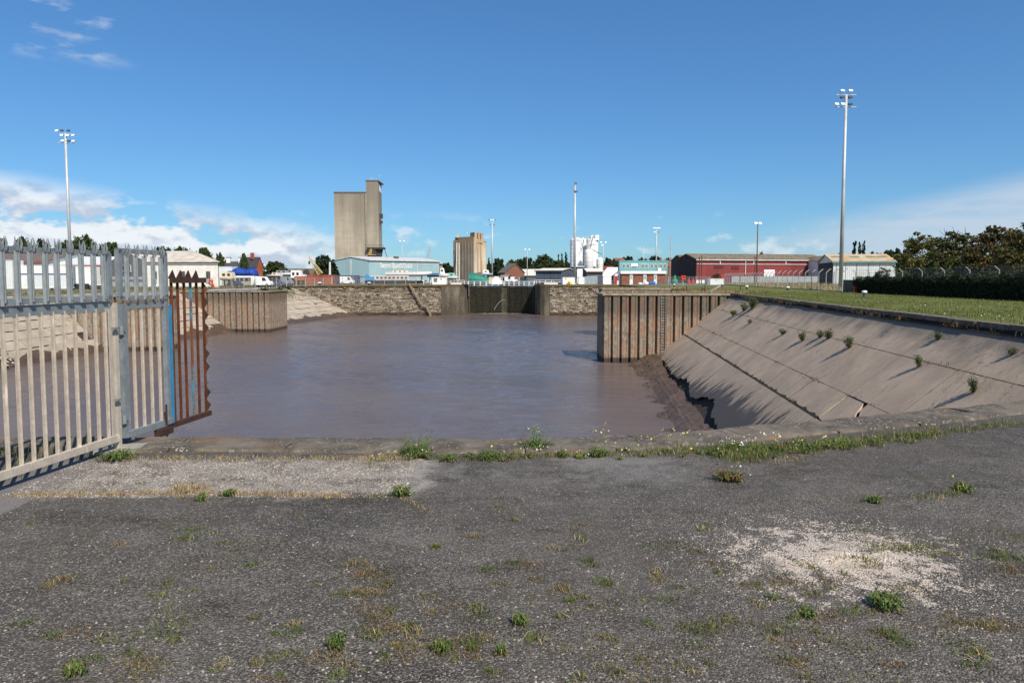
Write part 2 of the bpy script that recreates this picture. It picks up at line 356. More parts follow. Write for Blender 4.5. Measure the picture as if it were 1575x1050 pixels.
def slope_mat(name='revetment_concrete', mudz=-5.0, left=False):
    m, nt, b = new_mat(name); P = pos(nt); s3 = N(nt, 'ShaderNodeSeparateXYZ'); Lk(nt, P, s3.inputs[0]); z = s3.outputs[2]
    mp = N(nt, 'ShaderNodeMapping'); Lk(nt, N(nt, 'ShaderNodeNewGeometry').outputs['Position'], mp.inputs[0])
    mp.inputs['Rotation'].default_value = (0, 0, R(6.8)); mp.inputs['Scale'].default_value = (0.16, 1.0, 0.16)
    st = noise(nt, mp.outputs[0], 1.1, 9, 0.66); st2 = noise(nt, mp.outputs[0], 7, 6, 0.7); n = noise(nt, P, 0.5, 8, 0.6); fn = noise(nt, P, 9, 6, 0.7)
    base = mixc(nt, smooth(nt, n, 0.35, 0.65), (0.45, 0.345, 0.25) if not left else (0.40, 0.34, 0.27), (0.355, 0.272, 0.197) if not left else (0.30, 0.25, 0.195))
    base = mixc(nt, math_n(nt, 'MULTIPLY', smooth(nt, st2, 0.52, 0.72), 0.35), base, (0.15, 0.125, 0.105))
    base = mixc(nt, math_n(nt, 'MULTIPLY', smooth(nt, fn, 0.55, 0.75), 0.3), base, (0.17, 0.15, 0.13))
    cr_ = N(nt, 'ShaderNodeMapping'); Lk(nt, N(nt, 'ShaderNodeNewGeometry').outputs['Position'], cr_.inputs[0]); cr_.inputs['Rotation'].default_value = (0, 0, R(6.8)); cr_.inputs['Scale'].default_value = (0.35, 1.0, 0.35)
    cn = noise(nt, cr_.outputs[0], 0.9, 7, 0.6, 0.8); cl_ = math_n(nt, 'SUBTRACT', 1.0, smooth(nt, math_n(nt, 'ABSOLUTE', math_n(nt, 'SUBTRACT', cn, 0.5)), 0.001, 0.0045))
    cm_ = smooth(nt, noise(nt, P, 0.23, 3), 0.50, 0.58); base = mixc(nt, math_n(nt, 'MULTIPLY', math_n(nt, 'MULTIPLY', cl_, cm_), .8), base, (0.05, 0.04, 0.03))
    blot = noise(nt, cr_.outputs[0], 2.3, 8, 0.7); base = mixc(nt, math_n(nt, 'MULTIPLY', smooth(nt, blot, .60, .68), .6), base, (0.11, .09, .07))
    zz = math_n(nt, 'ADD', math_n(nt, 'ADD', z, math_n(nt, 'MULTIPLY', smooth(nt, s3.outputs[1], 34, 58), 1.3)), math_n(nt, 'MULTIPLY', math_n(nt, 'SUBTRACT', st, 0.5), -4.6 if not left else -2.5))
    zz = math_n(nt, 'ADD', zz, math_n(nt, 'MULTIPLY', math_n(nt, 'SUBTRACT', st2, 0.5), -3.0))
    mud = math_n(nt, 'SUBTRACT', 1.0, smooth(nt, zz, mudz-0.25, mudz+0.12))
    base = mixc(nt, mud, base, mixc(nt, fn, (0.035, 0.027, 0.021), (0.062, 0.047, 0.036)))
    halo = math_n(nt, 'MULTIPLY', math_n(nt, 'SUBTRACT', 1.0, smooth(nt, zz, mudz, mudz+1.6)), 0.28)
    base = mixc(nt, halo, base, (0.15, 0.13, 0.11))
    top = math_n(nt, 'MULTIPLY', smooth(nt, math_n(nt, 'ADD', z, math_n(nt, 'MULTIPLY', math_n(nt, 'SUBTRACT', n, 0.5), 2.0)), -1.35, -0.45), 0.8)
    base = mixc(nt, top, base, mixc(nt, fn, (0.10, 0.085, 0.07), (0.19, 0.165, 0.135)))
    Lk(nt, base, b.inputs['Base Color']); b.inputs['Specular IOR Level'].default_value = 0.3
    Lk(nt, math_n(nt, 'MULTIPLY_ADD', mud, -0.25, 0.85), b.inputs['Roughness'])
    bump(nt, b, math_n(nt, 'ADD', fn, math_n(nt, 'MULTIPLY', st2, 0.6)), 0.45, 0.03); return m
slope_c = slope_mat(); slope_l = slope_mat('left_revetment_concrete', -5.9, True)
def pile_mat():
    m, nt, b = new_mat('rusty_sheet_piling'); P = pos(nt); s3 = N(nt, 'ShaderNodeSeparateXYZ'); Lk(nt, P, s3.inputs[0]); z = s3.outputs[2]
    st = noise(nt, pos(nt, (1, 1, 0.14)), 3.2, 8, 0.65); fn = noise(nt, pos(nt, (1, 1, 0.5)), 4, 8, 0.72); bg_ = noise(nt, P, 0.4, 3)
    c = mixc(nt, smooth(nt, fn, 0.4, 0.62), (0.28, 0.225, 0.175), (0.13, 0.108, 0.086))
    c = mixc(nt, math_n(nt, 'MULTIPLY', smooth(nt, st, 0.49, 0.61), 0.75), c, (0.29, 0.14, 0.065))
    up = math_n(nt, 'MULTIPLY', smooth(nt, math_n(nt, 'MULTIPLY_ADD', st, 2.2, z), -2.0, -0.6), 0.75)
    c = mixc(nt, up, c, mixc(nt, smooth(nt, st, 0.45, 0.6), (0.06, 0.062, 0.042), (0.14, 0.07, 0.045)))
    lowz = math_n(nt, 'SUBTRACT', 1.0, smooth(nt, math_n(nt, 'MULTIPLY_ADD', fn, 0.5, z), -6.75, -6.5))
    c = mixc(nt, lowz, c, (0.05, 0.032, 0.02))
    c = mixc(nt, math_n(nt, 'MULTIPLY', smooth(nt, noise(nt, P, 7, 6, 0.7), 0.63, 0.7), 0.6), c, (0.45, 0.38, 0.31))
    Lk(nt, c, b.inputs['Base Color']); b.inputs['Roughness'].default_value = 0.8; bump(nt, b, fn, 0.5, 0.04); return m
piling = pile_mat()
def water_mat(name, deep, sc=1.0, amp=0.05):
    m, nt, b = new_mat(name); P = pos(nt, (1, 1, 1))
    w1 = noise(nt, pos(nt, (1.0, 2.6, 1)), 1.1*sc, 4, 0.6, 0.6); w2 = noise(nt, pos(nt, (1, 2.0, 1)), 4.2*sc, 3, 0.6); w3 = noise(nt, pos(nt, (0.3, 1, 1)), 0.22*sc, 3)
    h = math_n(nt, 'ADD', math_n(nt, 'ADD', w1, math_n(nt, 'MULTIPLY', w2, 0.55)), math_n(nt, 'MULTIPLY', w3, 0.8))
    bump(nt, b, math_n(nt, 'ADD', w2, math_n(nt, 'MULTIPLY', h, .2)), 0.6, amp*1.6)
    n = noise(nt, P, 0.06, 4)
    Lk(nt, mixc(nt, smooth(nt, n, 0.4, 0.65), deep, tuple(k*0.85 for k in deep)), b.inputs['Base Color'])
    b.inputs['Roughness'].default_value = 0.12; b.inputs['IOR'].default_value = 1.33; b.inputs['Specular IOR Level'].default_value = 0.5; return m
basin_w = water_mat('silty_water', (0.118, 0.090, 0.082))
dock_w = water_mat('dock_water', (0.02, 0.05, 0.09), 1.0, 0.02)
grass_m = M('mown_grass', (0.07, 0.095, 0.018), (0.14, 0.14, 0.035), 0.35, 0.9, bs=0.9, bd=0.12, fine=22, lo=0.38, hi=0.62)
dry_m = M('dry_field_grass', (0.24, 0.19, 0.09), (0.11, 0.12, 0.04), 0.25, 0.95, bs=0.8, bd=0.15, fine=20)
yard_m = M('yard_hardstanding', (0.17, 0.16, 0.15), (0.10, 0.095, 0.085), 0.2, 0.9, bs=0.3)
conc_m = M('weathered_concrete', (0.36, 0.33, 0.28), (0.22, 0.20, 0.17), 1.2, 0.85, bs=0.5, bd=0.03)
soil_m = M('dark_soil', (0.035, 0.026, 0.02), (0.06, 0.045, 0.033), 2, 0.95, bs=0.8, bd=0.05)
def coping_mat():
    m, nt, b = new_mat('lichened_coping'); P = pos(nt); n = noise(nt, P, 1.6, 8, 0.7); f = noise(nt, P, 14, 8, 0.75); v = vor(nt, P, 26)
    c = mixc(nt, smooth(nt, n, 0.38, 0.6), (0.16, 0.132, 0.10), (0.065, 0.053, 0.04))
    c = mixc(nt, smooth(nt, f, 0.56, 0.66), c, (0.30, 0.275, 0.235))
    c = mixc(nt, math_n(nt, 'MULTIPLY', math_n(nt, 'SUBTRACT', 1.0, smooth(nt, v.outputs['Distance'], 0.2, 0.32)), smooth(nt, n, 0.5, 0.6)), c, (0.36, 0.33, 0.28))
    o = noise(nt, P, 0.9, 4); c = mixc(nt, math_n(nt, 'MULTIPLY', smooth(nt, o, 0.56, 0.66), 0.55), c, (0.20, 0.10, 0.025))
    Lk(nt, c, b.inputs['Base Color']); b.inputs['Roughness'].default_value = 0.9; bump(nt, b, math_n(nt, 'ADD', f, n), 0.9, 0.035); return m
coping_m = coping_mat()
leaf_m = Mcol('leaves', 0.62, 0.25); stonec_m = Mcol('quay_stone', 0.88, 0, 3.0, bs=0.6); bark_m = M('bark', (0.07, 0.055, 0.04), None, 6, 0.9)
grassy_m = Mcol('grass_blades', 0.6, 0.3)

# ============================================================ THE GROUND AND WATER
EDGE = [at(px, py, z=0) for px, py in ((-700, 674), (-200, 675), (0, 675.5), (300, 676), (450, 677), (600, 678), (750, 679), (850, 677), (1000, 672), (1100, 665), (1170, 658), (1250, 651), (1320, 645), (1400, 637), (1490, 628), (1575, 619))]
EDGE = [Vector((p.x, p.y, 0)) for p in EDGE] + [Vector((9.5, 10.9, 0)), Vector((12.5, 13.3, 0)), Vector((15.3, 16.4, 0)), Vector((17.4, 20, 0))]
def T(t): return Vector((15.02+0.119*t, t, 0))
U_ = Vector((0.118, 0.993, 0)); Nn = Vector((-0.993, 0.118, 0)); KS = 0.83
def sl(s, t, dz=0): p = T(t)+Nn*s; return Vector((p.x, p.y, -KS*s+dz))
mb = MB()                                            # apron: fan of strips from the basin edge back behind the viewer
pts = EDGE; top = [(p.x, p.y, 0) for p in pts]; bot = [(p.x*1.0, -14, 0) for p in pts]
n = len(pts); vs_ = top+bot+[(p.x, p.y, -9) for p in pts]
mb.add(vs_, [(i, n+i, n+i+1, i+1) for i in range(n-1)]+[(i, i+1, 2*n+i+1, 2*n+i) for i in range(n-1)])
mb.add([(17.4, 20, 0), (17.4, -14, 0), (60, -14, 0), (60, 20, 0)], [(0, 1, 2, 3)])
mb.add([(pts[0].x, pts[0].y, 0), (-70, 7.2, 0), (-70, -14, 0), (pts[0].x, -14, 0)], [(0, 1, 2, 3)])
struct('quay_apron', mb, tarmac)
# coping stones along the near edge of the basin
cop = thing('quay_coping', 'broken line of rough grey coping stones along the near edge of the basin', 'kerb', (0, 0, 0))
def along(poly, step):
    out = []; acc = 0
    for a, b in zip(poly[:-1], poly[1:]):
        L = (b-a).length; k = 0
        while acc+0 <= L: out.append((a+(b-a)*(acc/L), (b-a).normalized())); acc += step
        acc -= L
    return out
stepc = 1.15; cpts = along([p for p in EDGE if p.x > -14], stepc/6)
for k in range(0, len(cpts)-6, 6):
    seg = cpts[k:k+7]; b_ = MB(); rows = []
    wdt = 0.52+random.uniform(-0.03, 0.03)
    for i, (p, d) in enumerate(seg):
        nn_ = Vector((-d.y, d.x, 0)); p2 = p+d*(0.004 if i == 0 else -0.004 if i == 6 else 0); zt = 0.035+0.012*nz(p.x*3, p.y*3)
        chip = random.uniform(-0.02, 0.03)
        ring = []
        for f_, z in ((0.04+chip*0.4, -0.5), (0.04+chip, zt-0.05), (-0.01+chip, zt), (-0.2, zt+0.012*random.uniform(-1, 1)), (-0.38, zt+0.01*random.uniform(-1, 1)), (-wdt+0.02, zt-0.005), (-wdt, zt-0.045), (-wdt, -0.03)):
            q = p2+nn_*f_; ring.append((q.x, q.y, z))
        rows.append(ring)
    b_.loft(rows); part('coping_stone', b_, coping_m, cop)
# basin water, dock water
gx_ = np.arange(-75, 26.2, .32); gy_ = np.concatenate([np.arange(6, 34, 2.0), np.arange(34, 178.2, .3)]); GX, GY = np.meshgrid(gx_, gy_); GZ = np.zeros_like(GX)
for k in range(34):
    wl = 10**RNG.uniform(math.log10(.75), math.log10(3.2)); dr = RNG.normal(.22, .42); kx, ky = math.sin(dr)*2*math.pi/wl, math.cos(dr)*2*math.pi/wl
    GZ += .0046*wl*np.sin(kx*GX+ky*GY+RNG.uniform(0, 6.28))
GZ *= .65+.35*np.sin(GX*.11+1)*np.sin(GY*.083+GX*.04)+.2*np.sin(GX*.31+GY*.5)
nx_, ny_ = len(gx_), len(gy_); idx = np.arange(nx_*ny_).reshape(ny_, nx_); qa, qb, qc, qd = idx[:-1, :-1].ravel(), idx[:-1, 1:].ravel(), idx[1:, 1:].ravel(), idx[1:, :-1].ravel()
wm = tri_mesh('basin_water', np.c_[GX.ravel(), GY.ravel(), -7.4+GZ.ravel()], np.concatenate([np.c_[qa, qb, qc], np.c_[qa, qc, qd]]), None, basin_w); wm.shade_smooth()
obj('basin_water', wm, None, None, 0, 'structure')
struct('dock_water', MB().add([(-11.2, 176.9, -0.9), (40, 176.9, -0.9), (40, 420, -0.9), (-11.2, 420, -0.9)], [(0, 1, 2, 3)]), dock_w)
# land beyond
mb = MB()
for x0, x1, y0, y1 in ((-900, -10.9, 167, 420), (5.9, 900, 167, 186), (30, 900, 186, 420), (-900, 900, 420, 4200), (26, 900, 150, 167), (-900, -53.5, 150, 167)):
    mb.add([(x0, y0, 0), (x1, y0, 0), (x1, y1, 0), (x0, y1, 0)], [(0, 1, 2, 3)])
mb.add([(-53.5, 165.4, 0), (-20, 165.4, 0), (-20, 167, 0), (-53.5, 167, 0)], [(0, 1, 2, 3)])
mb.add([(-20, 165.4, 0), (-13.5, 166.2, 0), (-12, 167, 0), (-20, 167, 0)], [(0, 1, 2, 3)])
mb.add([(9, 165.4, 0), (26, 165.4, 0), (26, 167, 0), (7.4, 167, 0)], [(0, 1, 2, 3)])
for (x, y0, y1) in ((5.9, 170, 186), (-10.9, 170, 420)): mb.add([(x, y0, 0), (x, y1, 0), (x, y1, -3), (x, y0, -3)], [(0, 1, 2, 3)])
mb.add([(5.9, 186, 0), (30, 186, 0), (30, 186, -3), (5.9, 186, -3)], [(0, 1, 2, 3)])
struct('ground', mb, yard_m)
# right bank of mown grass
gp = [(p.x, p.y) for p in (T(20), T(30), T(40), T(50), T(60), T(73))]
mb = MB(); NB = 40; rows = []
for i in range(NB+1):
    t = 20+(150-20)*i/NB; xl = T(min(t, 73)).x+(max(t-73, 0)*0.03)
    rows.append([(xl+(120-xl)*(j/24)**1.7, t, 0.02+0.05*nz(t*0.3, j) if 0 < j < 24 and 0 < i < NB else 0.0) for j in range(25)])
mb.loft(rows, closed=False, caps=False); struct('grass_bank', mb, grass_m, True)
# left bank
lt = lambda y: (-59+(y-55)*0.05 if y < 114 else -56.05+(y-114)*0.06)
mb = MB(); rows = []
for i in range(30):
    y = 7.2+(167-7.2)*i/29; z = -0.38 if y < 140 else -0.38+0.38*(y-140)/27; z = z if y > 20 else -0.38*(y-7.2)/12.8
    rows.append([(lt(y)-0.02, y, z-0.12 if 20 < y < 160 else z), (lt(y)-6, y, z), (lt(y)-14, y, z+0.02), (-900, y, z)])
mb.loft(rows, closed=False, caps=False); struct('left_bank', mb, M('bank_rubble', (0.20, 0.175, 0.14), (0.09, 0.085, 0.05), 0.5, 0.95, bs=0.8, bd=0.08))
# wooded rise on the horizon
mb = MB(); rows = []
for j in range(9):
    y = 700+j*180
    rows.append([(-2600+i*100, y, (0.5+0.5*nz(i*0.35, j*0.5, 1, 2))*40*math.sin(math.pi*min(j/6, 1)*0.5)*(0.55+0.45*math.sin(i*0.19+1.5))-0.2) for i in range(53)])
mb.loft(rows, closed=False, caps=False); struct('wooded_hills', mb, M('far_woodland', (0.028, 0.042, 0.02), (0.055, 0.07, 0.03), 0.03, 0.95, bs=1, bd=4), True)

# ============================================================ RIGHT REVETMENT
rev = thing('concrete_revetment', 'long sloping concrete revetment of jointed slabs below the grass bank', 'embankment', (0, 0, 0))
mb = MB()
for (sa, sb, ta, tb, bz_) in ((.3, 4.0, 6, 73, -.005), (5.28, 6.6, 6, 73, -.026), (4.0, 5.28, 6, 23.9, -.006), (4.0, 5.28, 28.7, 73, -.006)): mb.add([sl(sa, ta, bz_), sl(sa, tb, bz_), sl(sb, tb, bz_), sl(sb, ta, bz_)], [(0, 1, 2, 3)])
mb.add([sl(-0.1, 6, -0.35), sl(-0.1, 73, -0.35), sl(9.5, 73, -0.35), sl(9.5, 6, -0.35)], [(0, 1, 2, 3)])
mb.add([sl(-.5, 6, -.43), sl(-.5, 73, -.43), sl(0.4, 73, 0.13), sl(0.4, 6, 0.13)], [(0, 1, 2, 3)]); mb.add([sl(-.0, 6, -.1), sl(-.0, 73, -.1), sl(0.5, 73, 0.10), sl(0.5, 6, 0.10)], [(0, 1, 2, 3)]); part('slab_bed', mb, soil_m, rev)
RS = [0.28, 1.92, 4.0, 5.22, 7.95]
TC = [6, 10.5, 15, 19.5, 24, 28.6, 33.2, 37.5, 42, 46.5, 51, 55.6, 60, 64.5, 69, 72.9]
def slab(corners, name='concrete_slab', th=0.07, dz=0.0, mat=slope_c, par=rev):
    b_ = MB(); n = len(corners)
    tp = [sl(s, t, dz) for s, t in corners]; bt = [p+Vector((0.64*th, -0.08*th, -0.77*th)) for p in tp]
    b_.add(tp+bt, [tuple(range(n)), tuple(range(2*n-1, n-1, -1))]+[(i, n+i, n+(i+1) % n, (i+1) % n) for i in range(n)])
    return part(name, b_, mat, par)
rr = random.Random(5)
for r_ in range(4):
    s0, s1 = RS[r_], RS[r_+1]; gs0 = 0.008 if r_ != 3 else 0.02; gs1 = 0.008 if r_ != 2 else 0.015
    for k in range(len(TC)-1):
        t0, t1 = TC[k]+rr.uniform(-.2, .2)*0, TC[k+1]; g = 0.022; dz = rr.uniform(0.0, 0.006)-(0.02 if r_ == 3 else 0)
        if r_ == 2 and k == 4:      # broken slab with the bed showing
            slab([(s0+gs0, t0+g), (s0+gs0, t0+2.5), (s0+0.3, t0+2.45), (s0+0.55, t0+1.95), (s0+.8, t0+1.75), (s1-0.25, t0+0.9), (s1-gs1, t0+0.5), (s1-gs1, t0+g)], dz=dz)
            slab([(s0+gs0, t0+2.9), (s0+gs0, t1-g), (s1-gs1, t1-g), (s1-gs1, t0+.8), (s1-.3, t0+1.25), (s0+0.75, t0+1.95), (s0+.45, t0+2.5)], dz=dz-0.03)
            continue
        if r_ == 2 and k in (5, 6): g = 0.07 if k == 5 else 0.03
        if r_ == 3:
            m_ = 9; low = []
            for i in range(m_):
                t = t1-g-(t1-t0-2*g)*i/(m_-1)
                dip = -0.7*math.exp(-((t-42.5)/2.2)**2)-0.45*math.exp(-((t-52)/2.5)**2)-0.8*math.exp(-((t-33.5)/1.0)**2)
                low.append((s1+0.16*rr.uniform(-1, 1)+dip, t))
            slab([(s0+gs0+.06*rr.random()**2, t0+g+(t1-t0-2*g)*q/9) for q in range(10)]+low, dz=dz); continue
        nj = 14; aj = .11 if r_ == 2 else .015; jag = [(s0+gs0+rr.uniform(0, .012), t0+g+(t1-t0-2*g)*q/nj) for q in range(nj+1)]+[(s1-gs1-aj*rr.random()**3, t1-g-(t1-t0-2*g)*q/nj) for q in range(nj+1)]
        slab(jag, dz=dz)
# kerb on the crest
for k in range(26):
    t0 = 20+k*2.05; b_ = MB(); hh = rr.uniform(-0.02, 0.03)
    a, b2 = T(t0+0.03), T(t0+2.02); off = rr.uniform(-0.04, 0.04)
    q = [a+Nn*(0.32+off), b2+Nn*(0.32+off), b2+Nn*(-0.28), a+Nn*(-0.28)]
    b_.add([(p.x, p.y, z+hh) for z in (-0.17, 0.03) for p in q], [(3, 2, 1, 0), (4, 5, 6, 7), (0, 1, 5, 4), (1, 2, 6, 5), (2, 3, 7, 6), (3, 0, 4, 7)])
    part('kerb_stone', b_, coping_m, rev)
# mud at the foot
def mud_strip(name, f, ns, nt_, s0, s1, t0, t1, prof):
    b_ = MB(); rows = []
    for j in range(nt_+1):
        t = t0+(t1-t0)*j/nt_; row = []
        for i in range(ns+1):
            s = s0+(s1-s0)*i/ns; row.append(f(s, t, prof(s, t)))
        rows.append(row)
    b_.loft(rows, closed=False, caps=False); return struct(name, b_, mud_m)
mud_m = M('wet_mud', (0.105, 0.068, 0.045), (0.055, 0.037, 0.027), 0.9, 0.5, bs=0.9, bd=0.08, spec=0.4, sc=(1, .5, 1))
def fr(s, t, z): p = T(t)+Nn*s; return (p.x, p.y, z)
def prof_r(s, t):
    z = -6.78-(s-7.3)*0.215 + 0.10*nz(s*2.5, t*1.2)+0.05*nz(s*9, t*5, 1, 3)+0.03*random.uniform(-1, 1)
    z -= 0.6*math.exp(-((s-7.5)/0.45)**2)
    if t > 62: z += 0.75*((t-62)/11)**1.5*max(0, 1-(s-7.3)/5)+0.1
    z += 0.20*nz(s*0.6, t*0.45, 1, 5)
    return z
mud_strip('mud_bank', fr, 34, 220, 6.9, 12.8, 9, 72.95, prof_r)

# ============================================================ LEFT REVETMENT
ST = [(8, (-62, -.5), (-55, -8)), (55, (-59, -.5), (-50.5, -8)), (84.5, (-57.5, -.5), (-49.8, -8)), (114, (-56, -.5), (-46, -8)), (150, (-54, -.6), (-40, -8)), (165.2, (-53.0, -.7), (-36, -8.1))]
def ll(v, y, dz=0):
    for (ya, ta, ba), (yb, tb, bb) in zip(ST[:-1], ST[1:]):
        if y <= yb or yb == 165.2:
            f = (y-ya)/(yb-ya); tx = ta[0]+(tb[0]-ta[0])*f; tz = ta[1]+(tb[1]-ta[1])*f; bx = ba[0]+(bb[0]-ba[0])*f; bz = ba[1]+(bb[1]-ba[1])*f
            return Vector((tx+(bx-tx)*v, y, tz+(bz-tz)*v+dz))
lrev = thing('sloping_stone_apron', 'pale cracked slab revetment on the far left side of the basin', 'embankment', (0, 0, 0))
b_ = MB(); rows = [[ll(v, y, -0.3) for v in (-0.02, 0.5, 1.05)] for y in (8, 55, 84.5, 114, 150, 165.2)]; b_.loft(rows, closed=False, caps=False); part('slab_bed', b_, soil_m, lrev)
rl = random.Random(11)
y = 58.0; VR = [0.0, .12, .24, .36, .48, .60, .72, .84]
while y < 164:
    ln = rl.uniform(2.6, 3.6) if y < 120 else rl.uniform(3.2, 4.2)
    y1 = min(y+ln, 165.1)
    for i in range(len(VR)-1):
        if 0.6 <= VR[i] and rl.random() < 0.12: continue
        dz = rl.uniform(-0.05, 0.05); g = 0.035; v0, v1 = VR[i]+0.004, VR[i+1]-0.004; sh = (0.4 if i % 2 else 0); a, c_ = y+g+sh, y1-g+sh
        if c_ > 165.1: c_ = 165.1
        if c_-a < 0.5: continue
        q = [ll(v0, a, dz+rl.uniform(-.02, .02)), ll(v0, c_, dz), ll(v1, c_, dz+rl.uniform(-.03, .03)), ll(v1, a, dz)]
        b_ = MB(); b_.add(q+[p+Vector((-.1, 0, -.2)) for p in q], [(0, 1, 2, 3), (7, 6, 5, 4), (0, 4, 5, 1), (1, 5, 6, 2), (2, 6, 7, 3), (3, 7, 4, 0)]); part('concrete_slab', b_, slope_l, lrev)
    y = y1
def fl(v, y, z): p = ll(v, y); return (p.x, p.y, z)
def prof_l(v, y):
    p = ll(v, y); return p.z+0.02+(v-0.8)*1.6+0.07*nz(p.x*2, y*1.1)+0.12*nz(p.x*.5, y*.35, 1, 4)
mud_strip('mud_bank', fl, 14, 200, 0.66, 1.35, 30, 165.1, prof_l)

# ============================================================ SHEET PILE JETTIES
cap_m = M('concrete_cap', (0.33, 0.30, 0.25), (0.16, 0.14, 0.11), 1.4, 0.85, bs=0.5, bd=0.03)
PW = 0.95
def pan_mesh(z0, z1):
    pr = [(0, .48), (.09, .48), (.13, .03), (.17, 0), (.52, 0), (.55, .05), (.60, .05), (.63, 0), (.80, 0), (.84, .03), (.88, .48), (PW, .48), (PW, .56), (.82, .56), (.76, .12), (.20, .12), (.15, .56), (0, .56)]
    b_ = MB(); b_.prism(pr, z0, z1, 'z'); return b_.mesh('sheet_pile', piling)
def jetty(name, label, x0, x1, y, depth, ztop, side, ztop_mat=None, zb=-8.2):
    """front face along x from x0 to x1 at y; side = -1/1: which end stands free"""
    t = thing(name, label, 'jetty', (0, 0, 0)); pm = pan_mesh(zb, ztop-0.22)
    n = int((x1-x0)/PW); 
    for i in range(n):
        zj = random.uniform(-.05, .03); xx = (x0+i*PW) if side < 0 else (x1-(i+1)*PW)
        o = obj('sheet_pile', pm, t, (xx, y+random.uniform(-.03, .03), zj))
    xe = x0 if side < 0 else x1
    for i in range(int(depth/PW)):
        o = obj('sheet_pile', pm, t, (xe+(0.0 if side < 0 else 0.0), y+0.4+(i+1)*PW if side < 0 else y+0.4+i*PW, 0)); o.rotation_euler = (0, 0, R(-90) if side < 0 else R(90))
    b_ = MB(); b_.rng(x0+(0.6 if side < 0 else -3), x1-(0.6 if side > 0 else -3), y+0.52, y+depth+0.4, zb, ztop-0.08); part('fill', b_, soil_m, t)
    i = 0; L = 3.2; xx = x0-0.08
    while xx < x1+0.05:
        xb = min(xx+L, x1+0.08); b_ = MB(); b_.rng(xx+0.01, xb-0.01, y-0.10, y+0.55, ztop-0.20, ztop+rr.uniform(-.012, .012)); part('cap_beam', b_, cap_m, t); xx += L
    b_ = MB(); b_.rng(xe-0.1 if side < 0 else xe-.5, xe+0.5 if side < 0 else xe+.1, y+0.56, y+depth+.4, ztop-0.20, ztop); part('cap_beam', b_, cap_m, t)
    return t
xL = at(926, 558, z=-7.4).x
j1 = jetty('sheet_pile_jetty', 'rusty sheet pile jetty on the right with dry grass on top and a ladder', 9.75, 24.9, 73, 5.4, 0.0, -1)
j2 = jetty('sheet_pile_jetty', 'farther right sheet pile jetty mostly hidden behind the near rusty one', 14.1, 27.5, 106, 5, 0.02, -1)
jb = jetty('sheet_pile_jetty', 'sheet pile jetty on the left seen through the palisade gate', -58.5, -43.5, 84.5, 4, -0.47, 1)
ja = jetty('sheet_pile_jetty', 'sheet pile jetty on the left just beyond the rusty spiked panel', -57, -40.5, 114, 9, -0.5, 1)
ladm = M('galvanised_rung', (0.34, 0.33, 0.32), (0.22, 0.16, 0.12), 4, 0.6, 0.3)
def ladder(px, d, z0, z1, label):
    x = X(px, d); t = thing('wall_ladder', label, 'ladder', (x, d-0.12, z0)); h = z1-z0
    for s in (-.24, .24):
        b_ = MB(); b_.rng(s-.025, s+.025, -.03, .03, 0, h); part('stile', b_, ladm, t)
    k = 0; rm = MB().rng(-.23, .23, -.022, .022, -.022, .022).mesh('rung', ladm)
    while k*0.3+0.2 < h: obj('rung', rm, t, (0, 0, 0.2+k*0.3)); k += 1
ladder(1021, 73, -6.4, -0.25, 'steel ladder down the face of the near right jetty')
ladder(164, 84.5, -6.9, -0.7, 'narrow steel ladder on the left jetty seen just left of the gate post')
ladder(262, 84.5, -6.9, -0.7, 'narrow steel ladder at the right end of the jetty behind the gate')
ladder(362, 114, -6.9, -0.7, 'narrow steel ladder on the jetty right of the rusty spikes')

# ============================================================ FAR QUAY WALL AND LOCK
fw = thing('stone_quay_wall', 'coursed rubble stone wall across the far side of the basin with mossy coping', 'wall', (0, 165, 0))
mort = M('dark_mortar', (0.12, 0.098, 0.072), (0.06, 0.05, 0.037), 1, 0.95, bs=0.8, bd=0.05)
b_ = MB(); b_.rng(-56.5, -17, 0.25, 1.6, -8.5, -0.35); b_.rng(9.0, 30, 0.25, 1.6, -8.5, -0.35); part('wall_core', b_, mort, fw)
b_ = MB(); rs = random.Random(3)
for xa, xb in ((-56.4, -17.1), (9.1, 29.9)):
    z = -0.45
    while z > -8.2:
        h = rs.uniform(0.17, 0.36); x = xa
        while x < xb:
            l = rs.uniform(0.35, 1.25); l = min(l, xb-x)
            lv = rs.uniform(0.8, 1.8)*(0.62 if z > -1.6 and rs.random() < 0.6 else 1); tone = rs.choice(((.25, .21, .165), (.21, .18, .145), (.29, .255, .21), (.19, .155, .12)))
            if z < -6.6: lv *= 0.42; tone = (.19, .135, .095)
            if rs.random() < 0.94:
                y0 = rs.uniform(0.0, 0.14); b_.box((x+l/2, (y0+.3)/2, z-h/2), (l-rs.uniform(.04, .12), .3-y0, h-rs.uniform(.03, .09)), 0, tuple(c*lv for c in tone))
            x += l
        z -= h
part('rubble_stones', b_, stonec_m, fw, kind='stuff')
mossm = M('mossy_coping', (0.17, 0.105, 0.03), (0.07, 0.065, 0.03), 0.6, 0.95, bs=0.7, bd=0.05)
for xa, xb in ((-56.5, -17), (9, 30)):
    x = xa
    while x < xb-.1:
        l = min(2.4, xb-x); c_ = MB(); c_.rng(x+.01, x+l-.01, -.08, .9, -.42, rs.uniform(-.015, .02)); part('coping_stone', c_, mossm, fw); x += l
